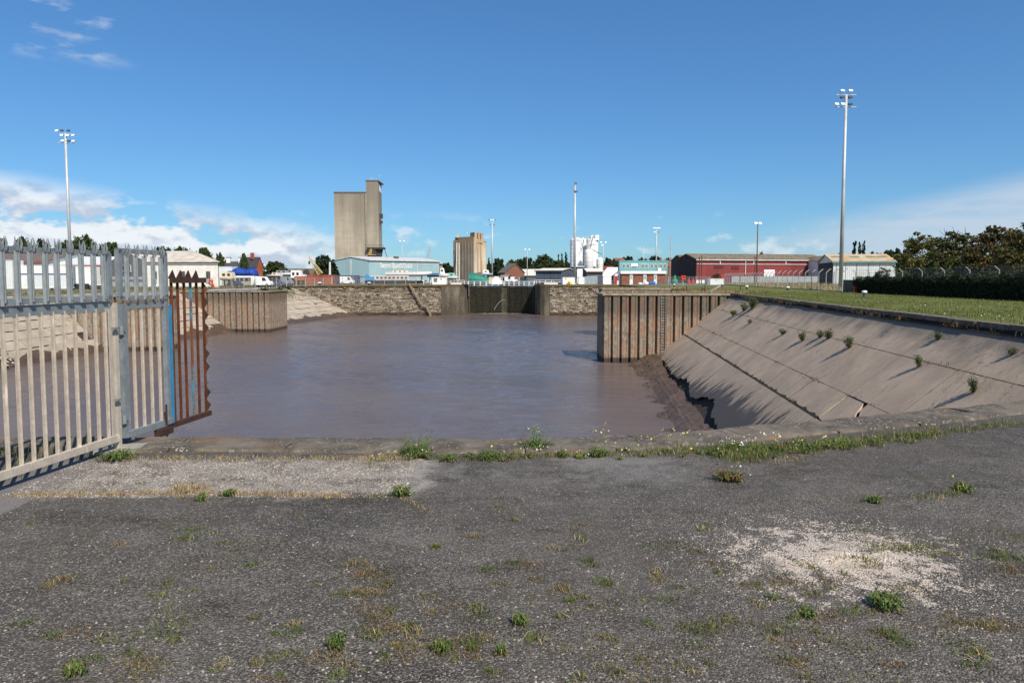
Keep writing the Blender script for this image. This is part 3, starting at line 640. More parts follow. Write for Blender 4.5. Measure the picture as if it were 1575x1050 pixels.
# smooth concrete heads either side of the lock
headm = M('stained_concrete', (0.19, 0.158, 0.12), (0.06, 0.05, 0.036), 0.5, 0.9, bs=0.4, bd=0.05, sc=(1, 1, .4), lo=.3, hi=.6)
lk = thing('lock_entrance', 'rounded concrete side walls of the lock entrance either side of the gates', 'lock', (0, 0, 0))
for sgn, pts_ in ((-1, [(-17.05, 165), (-15.8, 165.02), (-14.3, 165.35), (-12.7, 166.2), (-11.6, 167.6), (-11.25, 169.5), (-11.25, 179)]), (1, [(9.05, 165), (7.9, 165.2), (6.9, 165.9), (6.1, 167.2), (5.75, 169), (5.75, 179)])):
    rows = [[(x, y, z) for x, y in pts_]+[(pts_[-1][0]+sgn*3.0*1, 179, z), (pts_[0][0], 167.5 if True else 0, z)] for z in (-9, -0.35)]
    c_ = MB(); c_.loft(rows); part('side_wall', c_, headm, lk)
    rows = [[(x-sgn*.06*(1 if i > 1 else 0), y-.06, z) for i, (x, y) in enumerate(pts_)]+[(pts_[-1][0]+sgn*3, 179, z), (pts_[0][0], 167.5, z)] for z in (-.35, .0)]
    c_ = MB(); c_.loft(rows); part('coping_stone', c_, mossm, lk)
timb = M('wet_black_timber', (0.013, 0.011, 0.008), (0.008, 0.007, 0.006), 0.8, 0.6, bs=.4, bd=.03)
timb2 = M('green_gate_beam', (0.075, 0.068, 0.042), (0.03, 0.027, 0.018), 1.2, 0.7, bs=.4)
white = M('white_paint', (0.78, 0.78, 0.76), (0.66, 0.66, 0.64), 1.5, 0.5, bs=0.08)
for nm, xa, xb, ya, yb, lab in (('lock_gate', -11.2, -1.99, 175, 176.7, 'left leaf of the black timber lock gates'), ('lock_gate', 5.7, -2.01, 175, 176.7, 'right leaf of the black timber lock gates, half in shadow')):
    L = math.hypot(xb-xa, yb-ya); sg = 1 if xb > xa else -1
    g = thing(nm, lab, 'lock gate', (xa, ya, 0), math.atan2(yb-ya, xb-xa), 'leaves of the lock gate'); fy = -1 if sg > 0 else 1
    c_ = MB(); c_.rng(0, L, -.12, .12, -8.6, -.55); part('gate_skin', c_, timb, g)
    for k in range(14):
        z = -0.9-k*0.50; c_ = MB(); c_.rng(.35, L-.35, fy*.42 if fy < 0 else .13, -.13 if fy < 0 else .42, z-.09, z+.09); part('gate_beam', c_, timb2, g)
    for xx in (.17, L-.42): c_ = MB(); c_.rng(xx-(.17 if xx < 1 else .42), xx+(.17 if xx < 1 else .42), -.45, .45, -8.6, -.45); part('gate_post', c_, timb2, g)
    for k in range(1, 5):
        xx = L*k/5; c_ = MB(); c_.rng(xx-.08, xx+.08, *((-.52, -.43) if fy < 0 else (.43, .52)), -7.6, -.6); part('gate_stay', c_, timb, g)
    c_ = MB(); c_.rng(-.3, L+.1, -.7, .7, -.43, -.33); part('walkway', c_, M('walkway_grey', (.2, .2, .19), None, 2, .8), g)
    for s in (-.65, .65):
        for z in (.25, .75): c_ = MB(); c_.rng(0, L, s-.035, s+.035, z-.035, z+.035); part('hand_rail', c_, white, g)
        pm = MB().rng(-.05, .05, -.05, .05, -.33, .8).mesh('rail_post', white)
        for k in range(7): obj('rail_post', pm, g, (L*k/6, s, 0))
# white rails along the lock side beyond
def rail_run(label, pts_, h=1.1, sp=1.9, mat=white, rails=(0.55, 1.05), r=.05, group='white handrails around the lock', name='handrail'):
    a = Vector(pts_[0]); t = thing(name, label, 'railing', a, 0, group)
    for p, q in zip(pts_[:-1], pts_[1:]):
        p, q = Vector(p)-a, Vector(q)-a; L = (q-p).length; n = max(1, int(L/sp)); pm = MB().tube((0, 0, 0), (0, 0, h), r, n=6).mesh('rail_post', mat)
        for k in range(n+1): obj('rail_post', pm, t, p+(q-p)*k/n)
        for z in rails: c_ = MB(); c_.tube(p+Vector((0, 0, z)), q+Vector((0, 0, z)), r*.8, n=6); part('rail', c_, mat, t)
    return t
rail_run('white handrail beside the dock water right of the gates, nearest run', [(6.4, 179.5, 0), (11, 179.7, 0), (15.5, 180, 0)])
rail_run('white handrail along the back edge of the lock quay over blue water', [(6, 185.3, 0), (20, 185.3, 0)], sp=1.5)
rail_run('white handrail left of the lock gates in front of the green tarpaulin', [(-22, 170, 0), (-11.8, 170, 0)], sp=1.6)
rail_run('white handrail along the dock edge behind the left gate leaf', [(-11, 184, 0), (-11, 230, 0)], sp=3)
wf = M('white_foam', (.5, .46, .4), None, 2, .6)
c_ = MB(); rs = random.Random(8)
for k in range(60): c_.tube((0, 0, 0), (0, 0, 0.001), .1) if False else c_.box((rs.gauss(0, 2.2), rs.gauss(0, .5), .012), (rs.uniform(.1, .7), rs.uniform(.05, .2), .02), rs.uniform(0, 3))
o = obj('leak_foam', c_.mesh('leak_foam', wf), None, (-3.5, 173.4, -7.36), kind='stuff')
c_ = MB()
for k in range(30): 
    a = k/29; c_.tube((-1.9-a*2.6, -.2*a, -2.0-a*a*2.4), (-1.9-(a+.035)*2.6, -.2*a, -2.0-(a+.035)**2*2.4-.1), .018+.03*a, n=5)
tag(obj('water_jet', c_.mesh('water_jet', wf), None, (0, 175.6, -1.9)), 'white water spurting through the mitre of the lock gates', 'water jet')
# inclined timber gangway down the far wall
gw = thing('timber_fender_ramp', 'sloping timber gangway with a kink hung on the far stone wall', 'gangway', (0, 164.7, 0))
tw = M('pale_timber', (.30, .24, .165), (.17, .135, .09), 2, .8)
for (a, b2) in (((629, 436), (650, 470)), ((650, 470), (656, 471)), ((656, 471), (663, 486))):
    p, q = at(*a, d=164.7), at(*b2, d=164.7)
    for yy in (-.35, .35): c_ = MB(); c_.bar((p.x, yy, p.z), (q.x, yy, q.z), .12, .35, (0, 0, 1)); part('stringer', c_, tw, gw)
    L = (q-p).length; n = int(L/.6)+1
    pm = MB().rng(-.12, .12, -.3, .3, -.04, .04).mesh('tread', tw)
    for k in range(n): obj('tread', pm, gw, (p.x+(q.x-p.x)*k/n, 0, p.z+(q.z-p.z)*k/n+.05))
c_ = MB(); p = at(647, 440, d=164.6); c_.rng(p.x-.04, p.x+.04, -.05, .05, -7.6, -.6); part('guide_pole', c_, ladm, gw)
# ============================================================ PALISADE GATE AND PANEL
def galv(name, c1, c2, rough=0.5, metal=0.45):
    m, nt, b = new_mat(name); P = pos(nt); v = vor(nt, P, 38); s = N(nt, 'ShaderNodeSeparateColor'); Lk(nt, v.outputs['Color'], s.inputs[0]); n = noise(nt, P, 9, 7, 0.7); n2 = noise(nt, pos(nt, (1, 1, .2)), 22, 5, .65)
    c = mixc(nt, smooth(nt, n, .35, .65), c1, c2); c = mixc(nt, math_n(nt, 'MULTIPLY', s.outputs[0], .35), c, tuple(k*.62 for k in c1)); c = mixc(nt, math_n(nt, 'MULTIPLY', smooth(nt, n2, .58, .7), .5), c, tuple(min(k*1.5, .8) for k in c1))
    Lk(nt, c, b.inputs['Base Color']); b.inputs['Metallic'].default_value = metal
    Lk(nt, math_n(nt, 'MULTIPLY_ADD', n, .3, rough-.1), b.inputs['Roughness']); bump(nt, b, n, .12, .003); return m
zinc = galv('dull_galvanised_steel', (0.30, 0.335, 0.35), (0.215, 0.245, 0.26))
zinc2 = galv('tan_galvanised_steel', (0.50, 0.44, 0.37), (0.39, 0.34, 0.285), .6, .15)  # tan zinc, warmer and paler than the upper steel
rusty = M('flaking_rust', (0.15, 0.043, 0.015), (0.05, 0.02, 0.011), 14, 0.85, bs=.6, bd=.006, sc=(1, 1, .25), fine=5)
rust_dk = M('dark_rust', (0.075, 0.032, 0.018), (0.028, 0.02, 0.016), 9, 0.85, bs=.5, bd=.005)
bluep = M('peeling_blue_paint', (0.035, 0.22, 0.40), (0.03, 0.15, 0.27), 9, .55, bs=.2, lo=.45, hi=.7)
ratty = M('blue_flecked_rust', (0.16, 0.06, 0.025), (0.08, 0.22, 0.28), 13, .8, bs=.4, lo=.50, hi=.56, sc=(1, 1, .4))
A_ = at(0, 755, z=0); B_ = at(181, 692, z=0); FA = math.atan2(B_.y-A_.y, B_.x-A_.x)
DU = Vector((math.cos(FA), math.sin(FA), 0))
def fpos(u): p = A_+DU*u; return (p.x, p.y, 0)
def pale_up(zb, zt, w=.054):
    b_ = MB(); q = w/2; out = [(-q, .004), (-q*.62, -.016), (-q*.3, -.018), (-q*.12, -.008), (q*.12, -.008), (q*.3, -.018), (q*.62, -.016), (q, .004)]
    prof = out+[(x*.96, y+.005) for x, y in reversed(out)]
    b_.prism(prof, zb, zt-.115, 'z')
    for s in (-1, 0, 1):      # three splayed points
        x0, x1 = (-q, -q*.3) if s < 0 else (q*.3, q) if s > 0 else (-q*.26, q*.26)
        y = -.022 if s else -.012; xm = (x0+x1)/2+s*.009; ym = y-(.022 if s == 0 else -.006); z0 = zt-.117
        b_.add([(x0, y, z0), (x1, y, z0), (x1+s*.012, y-.002, z0+.06), (xm, ym, zt), (x0+s*.012, y-.002, z0+.06), (x0, y+.006, z0), (x1, y+.006, z0), (x1+s*.012, y+.004, z0+.06), (xm, ym+.005, zt), (x0+s*.012, y+.004, z0+.06)],
               [(0, 1, 2, 3, 4), (9, 8, 7, 6, 5), (0, 5, 6, 1), (1, 6, 7, 2), (2, 7, 8, 3), (3, 8, 9, 4), (4, 9, 5, 0)])
    return b_.mesh('pale', zinc)
def bolt_mesh(): return MB().tube((0, -.036, 0), (0, -.022, 0), .009, n=6).mesh('bolt', zinc)
bolt = bolt_mesh()
def lower_pale(zb, zt, mat=zinc2):
    b_ = MB(); b_.prism([(-.015, 0), (-.015, -.004), (.011, -.004), (.011, -.018), (.015, -.018), (.015, 0)], zb, zt, 'z'); return b_.mesh('lower_pale', mat)
fence = thing('palisade_fence', 'grey galvanised palisade fence panel with splayed points at the left of the gravel apron', 'fence', fpos(0), FA)
u0, u1 = -0.75, 1.31
up_m = pale_up(1.475, 2.035); lo_m = lower_pale(.13, 1.405)
for k in range(-7, 8): o = obj('pale', up_m, fence, (.2145+k*.1378, -.03, random.uniform(-.004, .004))); o.rotation_euler = (0, random.uniform(-.006, .006), 0); 
for k in range(-7, 8):
    for z in (1.50, 1.93): obj('bolt', bolt, fence, (.2145+k*.1378, -.016, z))
for k in range(-7, 9): obj('lower_pale', lo_m, fence, (.198+k*.1237, -.004, 0))
def rail(par, ua, ub, z, h, y0, y1, mat=zinc): c_ = MB(); c_.rng(ua, ub, y0, y1, z-h/2, z+h/2); c_.rng(ua, ub, y1, y1+.035, z+h/2-.006, z+h/2); return part('rail', c_, mat, par)
rail(fence, u0, 1.27, 1.93, .05, -.03, -.022); rail(fence, u0, 1.27, 1.505, .045, -.03, -.02)
rail(fence, u0, 1.27, 1.425, .09, -.012, .0); rail(fence, u0, 1.30, .125, .065, -.04, -.03, zinc2)
c_ = MB(); c_.rng(1.235, 1.285, -.03, .02, 1.48, 1.93); part('end_upright', c_, zinc, fence)
c_ = MB(); c_.rng(1.22, 1.262, -.028, -.02, .1, 1.40); part('end_upright', c_, zinc2, fence)
c_ = MB(); c_.rng(1.295, 1.335, -.035, .03, -.15, 1.455); part('post', c_, zinc2, fence)
for z in (.5, 1.2): c_ = MB(); c_.rng(1.25, 1.30, -.07, -.03, z, z+.02); part('clamp', c_, zinc, fence)
c_ = MB(); c_.box((1.32, -.02, 0), (.34, .4, .05), .3); part('footing', c_, conc_m, fence)
gate = thing('palisade_gate', 'narrow grey galvanised gate leaf with a blue painted edge strip overhanging the water', 'gate', fpos(1.37), FA)
G = lambda u: u-1.37
for u in (1.4864, 1.617, 1.75, 1.883, 2.008): 
    obj('pale', up_m, gate, (G(u), -.03, .0))
    for z in (1.50, 1.95): obj('bolt', bolt, gate, (G(u), -.016, z))
lg = lower_pale(.15, 1.37)
for u in (1.575, 1.70, 1.832, 1.965): obj('lower_pale', lg, gate, (G(u), -.004, 0))
rail(gate, G(1.38), G(2.11), 1.965, .05, -.03, -.022); rail(gate, G(1.38), G(2.11), 1.495, .045, -.03, -.02)
rail(gate, G(1.42), G(2.13), 1.415, .055, -.012, .0); rail(gate, G(1.42), G(2.13), .13, .06, -.04, -.03, zinc)
for ua, ub, za, zb in ((1.385, 1.43, 1.49, 1.98), (2.085, 2.125, 1.49, 1.97), (1.40, 1.475, .1, 1.44), (2.07, 2.115, .1, 1.42)):
    c_ = MB(); c_.rng(G(ua), G(ub), -.03, .02, za, zb); part('stile', c_, zinc, gate)
c_ = MB(); c_.rng(G(2.118), G(2.185), -.02, .03, .07, 1.40); part('edge_strip', c_, bluep, gate)
c_ = MB(); c_.rng(G(1.86), G(2.10), -.06, 0, -.0, .075); part('drop_bolt_box', c_, rust_dk, gate)
c_ = MB(); c_.tube((G(2.0), -.05, -.05), (G(2.0), -.05, .33), .011, n=6); c_.tube((G(1.97), -.05, .25), (G(2.0), -.05, .12), .012, n=6); part('drop_bolt', c_, rust_dk, gate)
for z in (.28, 1.17): c_ = MB(); c_.tube((G(1.385), -.03, z-.03), (G(1.385), -.03, z+.05), .022, n=8); c_.rng(G(1.385), G(1.42), -.045, -.02, z, z+.04); part('hinge', c_, zinc, gate)
# rusty spiked anti climb panel over the water
pan = thing('spiked_rusty_panel', 'rusty barred anti-climb panel with saw-tooth outer edge hanging out over the water', 'fence panel', fpos(2.19), FA)
for k, u in enumerate((2.20, 2.31, 2.425, 2.545, 2.66, 2.79)):
    z0 = .06; c_ = MB(); lean = .0
    c_.prism([(-.012, 0), (-.012, -.006), (.010, -.006), (.010, -.02), (.014, -.02), (.014, 0)], z0, 1.68, 'z'); part('bar', c_, rusty if k not in (3,) else ratty, pan, loc=(u-2.19, .0, 0))
c_ = MB(); c_.rng(-.01, .62, -.045, -.005, 1.64, 1.70); part('rail', c_, rust_dk, pan)
c_ = MB(); c_.rng(-.04, .66, -.045, 0, .045, .10); part('rail', c_, rust_dk, pan)
tm = MB().add([(-.066, -.02, 1.69), (.066, -.02, 1.69), (0, -.03, 1.785), (-.066, -.01, 1.69), (.066, -.01, 1.69), (0, -.02, 1.785)], [(0, 1, 2), (5, 4, 3), (0, 3, 4, 1), (1, 4, 5, 2), (2, 5, 3, 0)]).mesh('spike', rust_dk)
for u in (.02, .16, .305, .45): obj('spike', tm, pan, (u, 0, 0))
th = MB().add([(.61, -.012, -.075), (.61, -.012, .075), (.675, -.03, .0), (.61, -.006, -.075), (.61, -.006, .075), (.675, -.024, .0)], [(0, 1, 2), (5, 4, 3), (0, 3, 4, 1), (1, 4, 5, 2), (2, 5, 3, 0)]).mesh('tooth', rust_dk)
th2 = th.copy(); th2.materials[0] = ratty
for k in range(10): obj('tooth', th2 if k in (2, 5, 9) else th, pan, (0, 0, .17+k*.155))
# ladder-like strip behind hinge

# ============================================================ FLOODLIGHT MASTS
steel = M('pale_mast_steel', (0.47, 0.49, 0.50), (0.36, 0.375, 0.38), .6, .5, .2, bs=0.05)
dkst = M('dark_fitting', (0.05, 0.05, 0.055), None, 2, .6)
glass = M('dark_glass', (0.02, 0.025, 0.03), (.035, .04, .045), .5, .12, bs=0, spec=.6)
def mast(px, d, ptop, label, lamps, r=.26, arms=((0, 2.3), (-3.4, 2.4)), zbase=0.0, mat=steel, name='floodlight_mast', cat='mast', lsz=.55, yaw=.15):
    p = at(px, ptop, d=d); h = p.z-zbase; t = thing(name, label, cat, (p.x, d, zbase), yaw)
    c_ = MB(); c_.tube((0, 0, 0), (0, 0, h), r, r*.62, 12); part('pole', c_, mat, t, True)
    c_ = MB(); c_.tube((0, 0, 0), (0, 0, .3), r*1.8, r*1.6, 10); part('base', c_, conc_m, t)
    for dz, hw in arms:
        if hw: c_ = MB(); c_.bar((-hw/2*2*.5*1.0, 0, h+dz), (hw/2*2*.5, 0, h+dz), .12, .10); part('crossarm', c_, mat, t)
    for (x, dz, kind) in lamps:
        c_ = MB(); s = lsz
        c_.add([(x-s*.6, -.35, h+dz-s*.35), (x+s*.6, -.35, h+dz-s*.35), (x+s*.6, -.1, h+dz+s*.4), (x-s*.6, -.1, h+dz+s*.4), (x-s*.35, .2, h+dz-s*.25), (x+s*.35, .2, h+dz-s*.25), (x+s*.35, .3, h+dz+s*.2), (x-s*.35, .3, h+dz+s*.2)],
               [(0, 1, 2, 3), (7, 6, 5, 4), (0, 4, 5, 1), (1, 5, 6, 2), (2, 6, 7, 3), (3, 7, 4, 0)]); part('floodlight', c_, white if kind else dkst, t)
    return t
L8 = [(-.55, .5, 1), (.5, .5, 1), (-.55, -.35, 0), (.5, -.35, 0), (-1.25, -1.2, 1), (-.45, -1.2, 1), (.55, -1.2, 0)]
mast(1301.5, 90, 146, 'tallest floodlight mast, on the right bank behind the dark wall', L8, r=.27, arms=((0, 2.6), (-1.55, 2.7)), lsz=.40, yaw=.0)
mast(100.5, 113, 205, 'floodlight mast at far left rising behind the palisade points', [(-1.2, .35, 1), (-.5, .4, 0), (.5, .4, 0), (1.2, -.3, 1), (-.5, -.35, 1), (.4, -.35, 1), (-.4, -1.25, 1), (.5, -1.25, 0), (1.2, -1.25, 1)], r=.27, arms=((-.1, 1.8), (-1.55, 2.5)), lsz=.38)
mast(884.5, 178, 284, 'floodlight mast beside the lock in front of the white silos', [(.1, .3, 0), (-.1, -1.6, 0), (.3, -1.8, 0)], r=.36, arms=((-1.5, .7),), lsz=.6)
mast(757, 285, 340, 'floodlight mast between the old silo and the brick gabled store', [(-1.3, .4, 0), (-.5, .4, 1), (.5, .5, 1), (1.3, .5, 0), (-.9, -1.5, 0), (.9, -1.5, 0)], r=.36, arms=((0, 2.6), (-1.9, 2.4)), lsz=.5)
mast(1010, 325, 352, 'floodlight mast rising behind the teal two storey office', [(-1.4, .4, 1), (-.5, .4, 1), (.5, .4, 1), (1.4, .4, 1), (-1, -1.5, 1), (1, -1.5, 0)], r=.36, arms=((0, 2.8), (-1.9, 2.2)), lsz=.55)
mast(1165.5, 190, 345, 'brown lamp column in front of the long red shed', [(-.6, .3, 1), (.6, .3, 1)], r=.2, arms=((0, .9),), mat=M('brown_column', (.10, .06, .05), None, 2, .7), lsz=.7)
mast(811, 235, 384, 'slender twin lamp column beyond the lock gates', [(-.7, .1, 1), (.7, .1, 1)], r=.13, arms=((0, .8),), name='lamp_column', cat='lamp post', lsz=.4)
mast(928, 260, 373, 'slim grey lamp column just right of the white silos', [(-.9, .1, 1), (.9, .1, 1), (-.5, -1, 1)], r=.16, arms=((0, 1.0),), name='lamp_column', cat='lamp post', lsz=.5)
mast(990, 420, 382, 'twin headed lamp column on the skyline above the teal office', [(-1, .2, 0), (1, .2, 0)], r=.22, arms=((0, 1.2),), name='lamp_column', cat='lamp post', lsz=.5)
mast(618.5, 400, 371, 'pale lamp column behind the blue shed roof, right of the silo', [(-1.2, .2, 1), (1.2, .2, 1)], r=.2, arms=((0, 1.6),), name='lamp_column', cat='lamp post', lsz=.6)
for px, top, lab in ((1076, 395, 'left of two brown timber poles before the red shed'), (1079.5, 393.5, 'right of two brown timber poles before the red shed'), (1161.5, 394.5, 'brown timber pole close left of the brown lamp column')):
    p = at(px, top, d=185); t = thing('timber_pole', lab, 'pole', (p.x, 185, 0)); c_ = MB(); c_.tube((0, 0, 0), (0, 0, p.z), .16, .11, 8); part('pole', c_, M('pole_wood', (.09, .06, .045), None, 3), t)
    c_ = MB(); c_.bar((-.3, 0, p.z-.4), (.3, 0, p.z-.4), .06, .08); part('crossarm', c_, MATS['pole_wood'], t)
# lattice radio mast
p = at(1032, 361, d=420); t = thing('lattice_mast', 'thin lattice radio mast on the skyline left of the dark gabled shed', 'mast', (p.x, 420, 0)); c_ = MB()
for i, j in ((-.5, -.5), (.5, -.5), (0, .6)): c_.tube((i, j, 0), (i*.5, j*.5, p.z), .07, n=4)
for k in range(14):
    z = p.z*k/14; z2 = p.z*(k+1)/14; c_.tube((-.5, -.5, z), (.5, -.5, z2), .05, n=4); c_.tube((.5, -.5, z), (0, .6, z2), .05, n=4)
part('lattice', c_, steel, t); c_ = MB(); c_.tube((0, 0, p.z), (0, 0, p.z+2), .05, n=5); c_.box((.6, 0, p.z-8), (1.2, .3, .5)); part('aerial', c_, steel, t)

# ============================================================ BUILDINGS
def P2(px, d): q = at(px, 430, d=d); return Vector((q.x, d, 0))
wfr = M('window_frame_white', (.75, .75, .72), None, 2, .5, bs=0)
def window(par, x, z, w_, h_, y=-.03, frame=wfr, pane=glass, name='window', bars=1):
    c_ = MB(); f = min(.09, w_*.12); c_.rng(x-w_/2, x+w_/2, y-.05, y, z-h_/2, z-h_/2+f); c_.rng(x-w_/2, x+w_/2, y-.05, y, z+h_/2-f, z+h_/2)
    c_.rng(x-w_/2, x-w_/2+f, y-.05, y, z-h_/2+f, z+h_/2-f); c_.rng(x+w_/2-f, x+w_/2, y-.05, y, z-h_/2+f, z+h_/2-f)
    for k in range(bars): xx = x-w_/2+w_*(k+1)/(bars+1); c_.rng(xx-.03, xx+.03, y-.045, y, z-h_/2+f, z+h_/2-f)
    fr = part(name, c_, frame, par); c_ = MB(); c_.rng(x-w_/2+f, x+w_/2-f, y-.02, y+.02, z-h_/2+f, z+h_/2-f); part('pane', c_, pane, fr); return fr
def shed(name, label, cat, p0, p1, depth, eave, ridge, wall, roof, front='eave', over=.3, trim=None, group=None, plinth=None, z0=0, ridge_at=.5):
    """front wall from p0 to p1; front='eave': ridge runs along it, 'gable': the front is the gable"""
    d = p1-p0; L = math.hypot(d.x, d.y); t = thing(name, label, cat, (p0.x, p0.y, z0), math.atan2(d.y, d.x), group)
    c_ = MB()
    if front == 'eave': c_.prism([(0, 0), (depth, 0), (depth, eave), (depth*ridge_at, ridge), (0, eave)], 0, L, 'x')
    else: c_.prism([(0, 0), (L, 0), (L, eave), (L*ridge_at, ridge), (0, eave)], 0, depth, 'y')
    part('wall', c_, wall, t); th_ = .16
    def rs_(a, b2, s0, s1):
        c_ = MB(); v = Vector((b2[0]-a[0], b2[1]-a[1])).normalized(); a = (a[0]-v.x*over, a[1]-v.y*over)
        poly = [(a[0], a[1]+.02), (b2[0], b2[1]+.02), (b2[0], b2[1]+.02+th_), (a[0], a[1]+.02+th_)]
        c_.prism(poly, s0, s1, 'x' if front == 'eave' else 'y'); part('roof_slope', c_, roof, t)
    if front == 'eave': rs_((0, eave), (depth*ridge_at, ridge), -over, L+over); rs_((depth, eave), (depth*ridge_at, ridge), -over, L+over)
    else: rs_((0, eave), (L*ridge_at, ridge), -over, depth+over); rs_((L, eave), (L*ridge_at, ridge), -over, depth+over)
    if trim and front == 'eave': c_ = MB(); c_.rng(-over, L+over, -over-.18, -over+.02, eave-.3, eave+.02); part('gutter', c_, trim, t)
    return t, L
def panel(par, x0, x1, z0, z1, mat, name='door', y=-.04, th_=.06): c_ = MB(); c_.rng(x0, x1, y-th_, y, z0, z1); return part(name, c_, mat, par)
def side_panel(par, y0, y1, z0, z1, mat, name='door', x=-.04): c_ = MB(); c_.rng(x-.06, x, y0, y1, z0, z1); return part(name, c_, mat, par)
redw = Mcorr('red_cladding', (.215, .030, .028), (.15, .022, .022), .35, .55, .25); mossr = Mcorr('mossy_roof_sheet', (.17, .115, .06), (.10, .075, .035), .3, .9, .35)
blackw = M('black_sheet_and_gable_shade', (.020, .018, .018), (.04, .034, .032), 1, .8); whitew = M('white_render', (.74, .73, .69), (.60, .58, .53), .9, .7, bs=.2)  # black sheet also serves as painted shade on the left gables
asb = Mcorr('fibre_cement_roof', (.50, .45, .38), (.36, .33, .28), .3, .9, .6); rustr = Mcorr('rust_stained_roof', (.42, .26, .11), (.46, .40, .29), .35, .85, .5)
palec = Mcorr('white_cladding', (.62, .65, .66), (.52, .55, .56), .4, .5, .3); bluec = Mcorr('pale_blue_cladding', (.27, .40, .43), (.23, .355, .385), .35, .55, .15)
gutm = M('pale_gutter', (.55, .56, .55), None, 1, .5); dkgut = M('dark_gutter', (.06, .06, .065), None, 1, .6); slate = M('grey_slates', (.06, .06, .07), (.035, .035, .045), 1.5, .7)
brick = M('red_brick', (.24, .10, .06), (.15, .065, .045), 1.5, .85, fine=20); grey_pd = M('grey_pebbledash', (.28, .26, .23), (.19, .18, .16), 1.2, .9)
roofw = M('pale_roof', (.66, .64, .57), (.52, .50, .44), .3, .7); steelg = M('blue_grey_cladding', (.085, .10, .13), (.065, .075, .10), .3, .6)
# long red shed
p0 = P2(1071, 210); p1 = P2(1269.5, 219)
t, L = shed('red_warehouse', 'long dark red clad warehouse with moss stained roof on the right', 'warehouse', p0, p1, 14, 7.3, 9.1, redw, mossr, trim=gutm)
side_panel(t, .1, 13.9, .2, 7.1, blackw, 'gable_shade_panel')  # black panels put the shade of this gable into the colour
c_ = MB(); c_.prism([(.4, 7.12), (13.6, 7.12), (7, 9.0)], -.1, -.04, 'x'); part('gable_shade_panel', c_, blackw, t)
panel(t, L*.512, L*.595, .4, 4.2, white, 'roller_door'); panel(t, L*.875, L*.925, .2, 4.0, M('grey_green_door', (.10, .19, .20), None, 1), 'door')
panel(t, L*.275, L*.36, 1.0, 2.6, M('orange_patch', (.33, .055, .03), (.25, .05, .035), 1), 'cladding_patch'); panel(t, L*.37, L*.44, 1.0, 2.4, MATS['orange_patch'], 'cladding_patch'); panel(t, L*.17, L*.205, 1.0, 2.6, MATS['orange_patch'], 'cladding_patch'); panel(t, L*.84, L*.875, 1.0, 4.0, MATS['orange_patch'], 'cladding_patch')
panel(t, 0, L*.93, 5.75, 5.95, gutm, 'cable_tray', -.15); panel(t, L*.365, L*.37, .5, 7.2, gutm, 'downpipe', -.15)
for f in (.175, .43, .68, .93): panel(t, L*f-.15, L*f+.15, 5.9, 7.2, gutm, 'downpipe', -.15)
panel(t, L*.26, L*.32, 4.3, 5.2, M('darker_red_patch', (.12, .02, .02), None, 1), 'cladding_patch'); panel(t, L*.13, L*.2, 4.6, 5.4, MATS['darker_red_patch'], 'cladding_patch')
panel(t, 0, L*.14, 0, 1.0, white, 'plinth')
for k in range(13):
    for s in (.3, .62):
        x = L*(k+.7)/13.5; c_ = MB(); y_ = 7*s; z_ = 7.3+1.8*s+.19; c_.add([(x-1.9, y_-.6, z_-.16), (x+1.9, y_-.6, z_-.16), (x+1.9, y_+.6, z_+.15), (x-1.9, y_+.6, z_+.15)], [(0, 1, 2, 3)]); part('rooflight', c_, M('dull_rooflight', (.21, .20, .17), None, 1), t)
p0b = Vector((p0.x-.3, 224.4, 0)); t, L = shed('dark_gabled_shed', 'dark open fronted gabled shed behind the left end of the red warehouse', 'warehouse', p0b, p0b+Vector((28, 1.2, 0)), 15, 7.4, 9.2, redw, mossr)
side_panel(t, .1, 14.9, .2, 7.2, blackw, 'gable_shade_panel'); c_ = MB(); c_.prism([(.4, 7.22), (14.6, 7.22), (7.5, 9.1)], -.1, -.04, 'x'); part('gable_shade_panel', c_, blackw, t)  # painted shade over this bay's gable as well
for k in range(6): side_panel(t, -13.5, 14.5, 1.0+k*1.05, 1.25+k*1.05, M('dull_blue_slat', (.055, .065, .08), None, 1), 'louvre_rail', -.14)
# small white gable and white shed
t, L = shed('white_gabled_shed', 'small white gabled store squeezed between the red warehouse and white shed', 'shed', P2(1271, 205), P2(1278, 205), 14, 7.2, 8.2, palec, rustr, 'gable')
t, L = shed('white_warehouse', 'white clad shed with a rust stained roof at the right of the skyline', 'warehouse', P2(1281, 150), P2(1376.5, 147), 17, 5.2, 6.9, palec, rustr, trim=M('teal_trim', (.12, .3, .32), None, 1))
side_panel(t, .1, 16.9, 0, 5.1, blackw, 'gable_shade_panel')  # white end wall covered in black for its shade
for f in (.05, .2, .38, .57, .75): panel(t, L*f, L*f+.08, 0, 5.1, MATS['dull_rooflight'], 'sheet_joint', -.02, .03)
for f in (.12, .42, .7, .88): c_ = MB(); x = L*f; c_.add([(x-1, 4, 5.2+1.7*4/8.5+.2), (x+1, 4, 5.2+1.7*4/8.5+.2), (x+1, 5.6, 5.2+1.7*5.6/8.5+.22), (x-1, 5.6, 5.2+1.7*5.6/8.5+.22)], [(0, 1, 2, 3)]); part('rooflight', c_, MATS['dull_rooflight'], t)
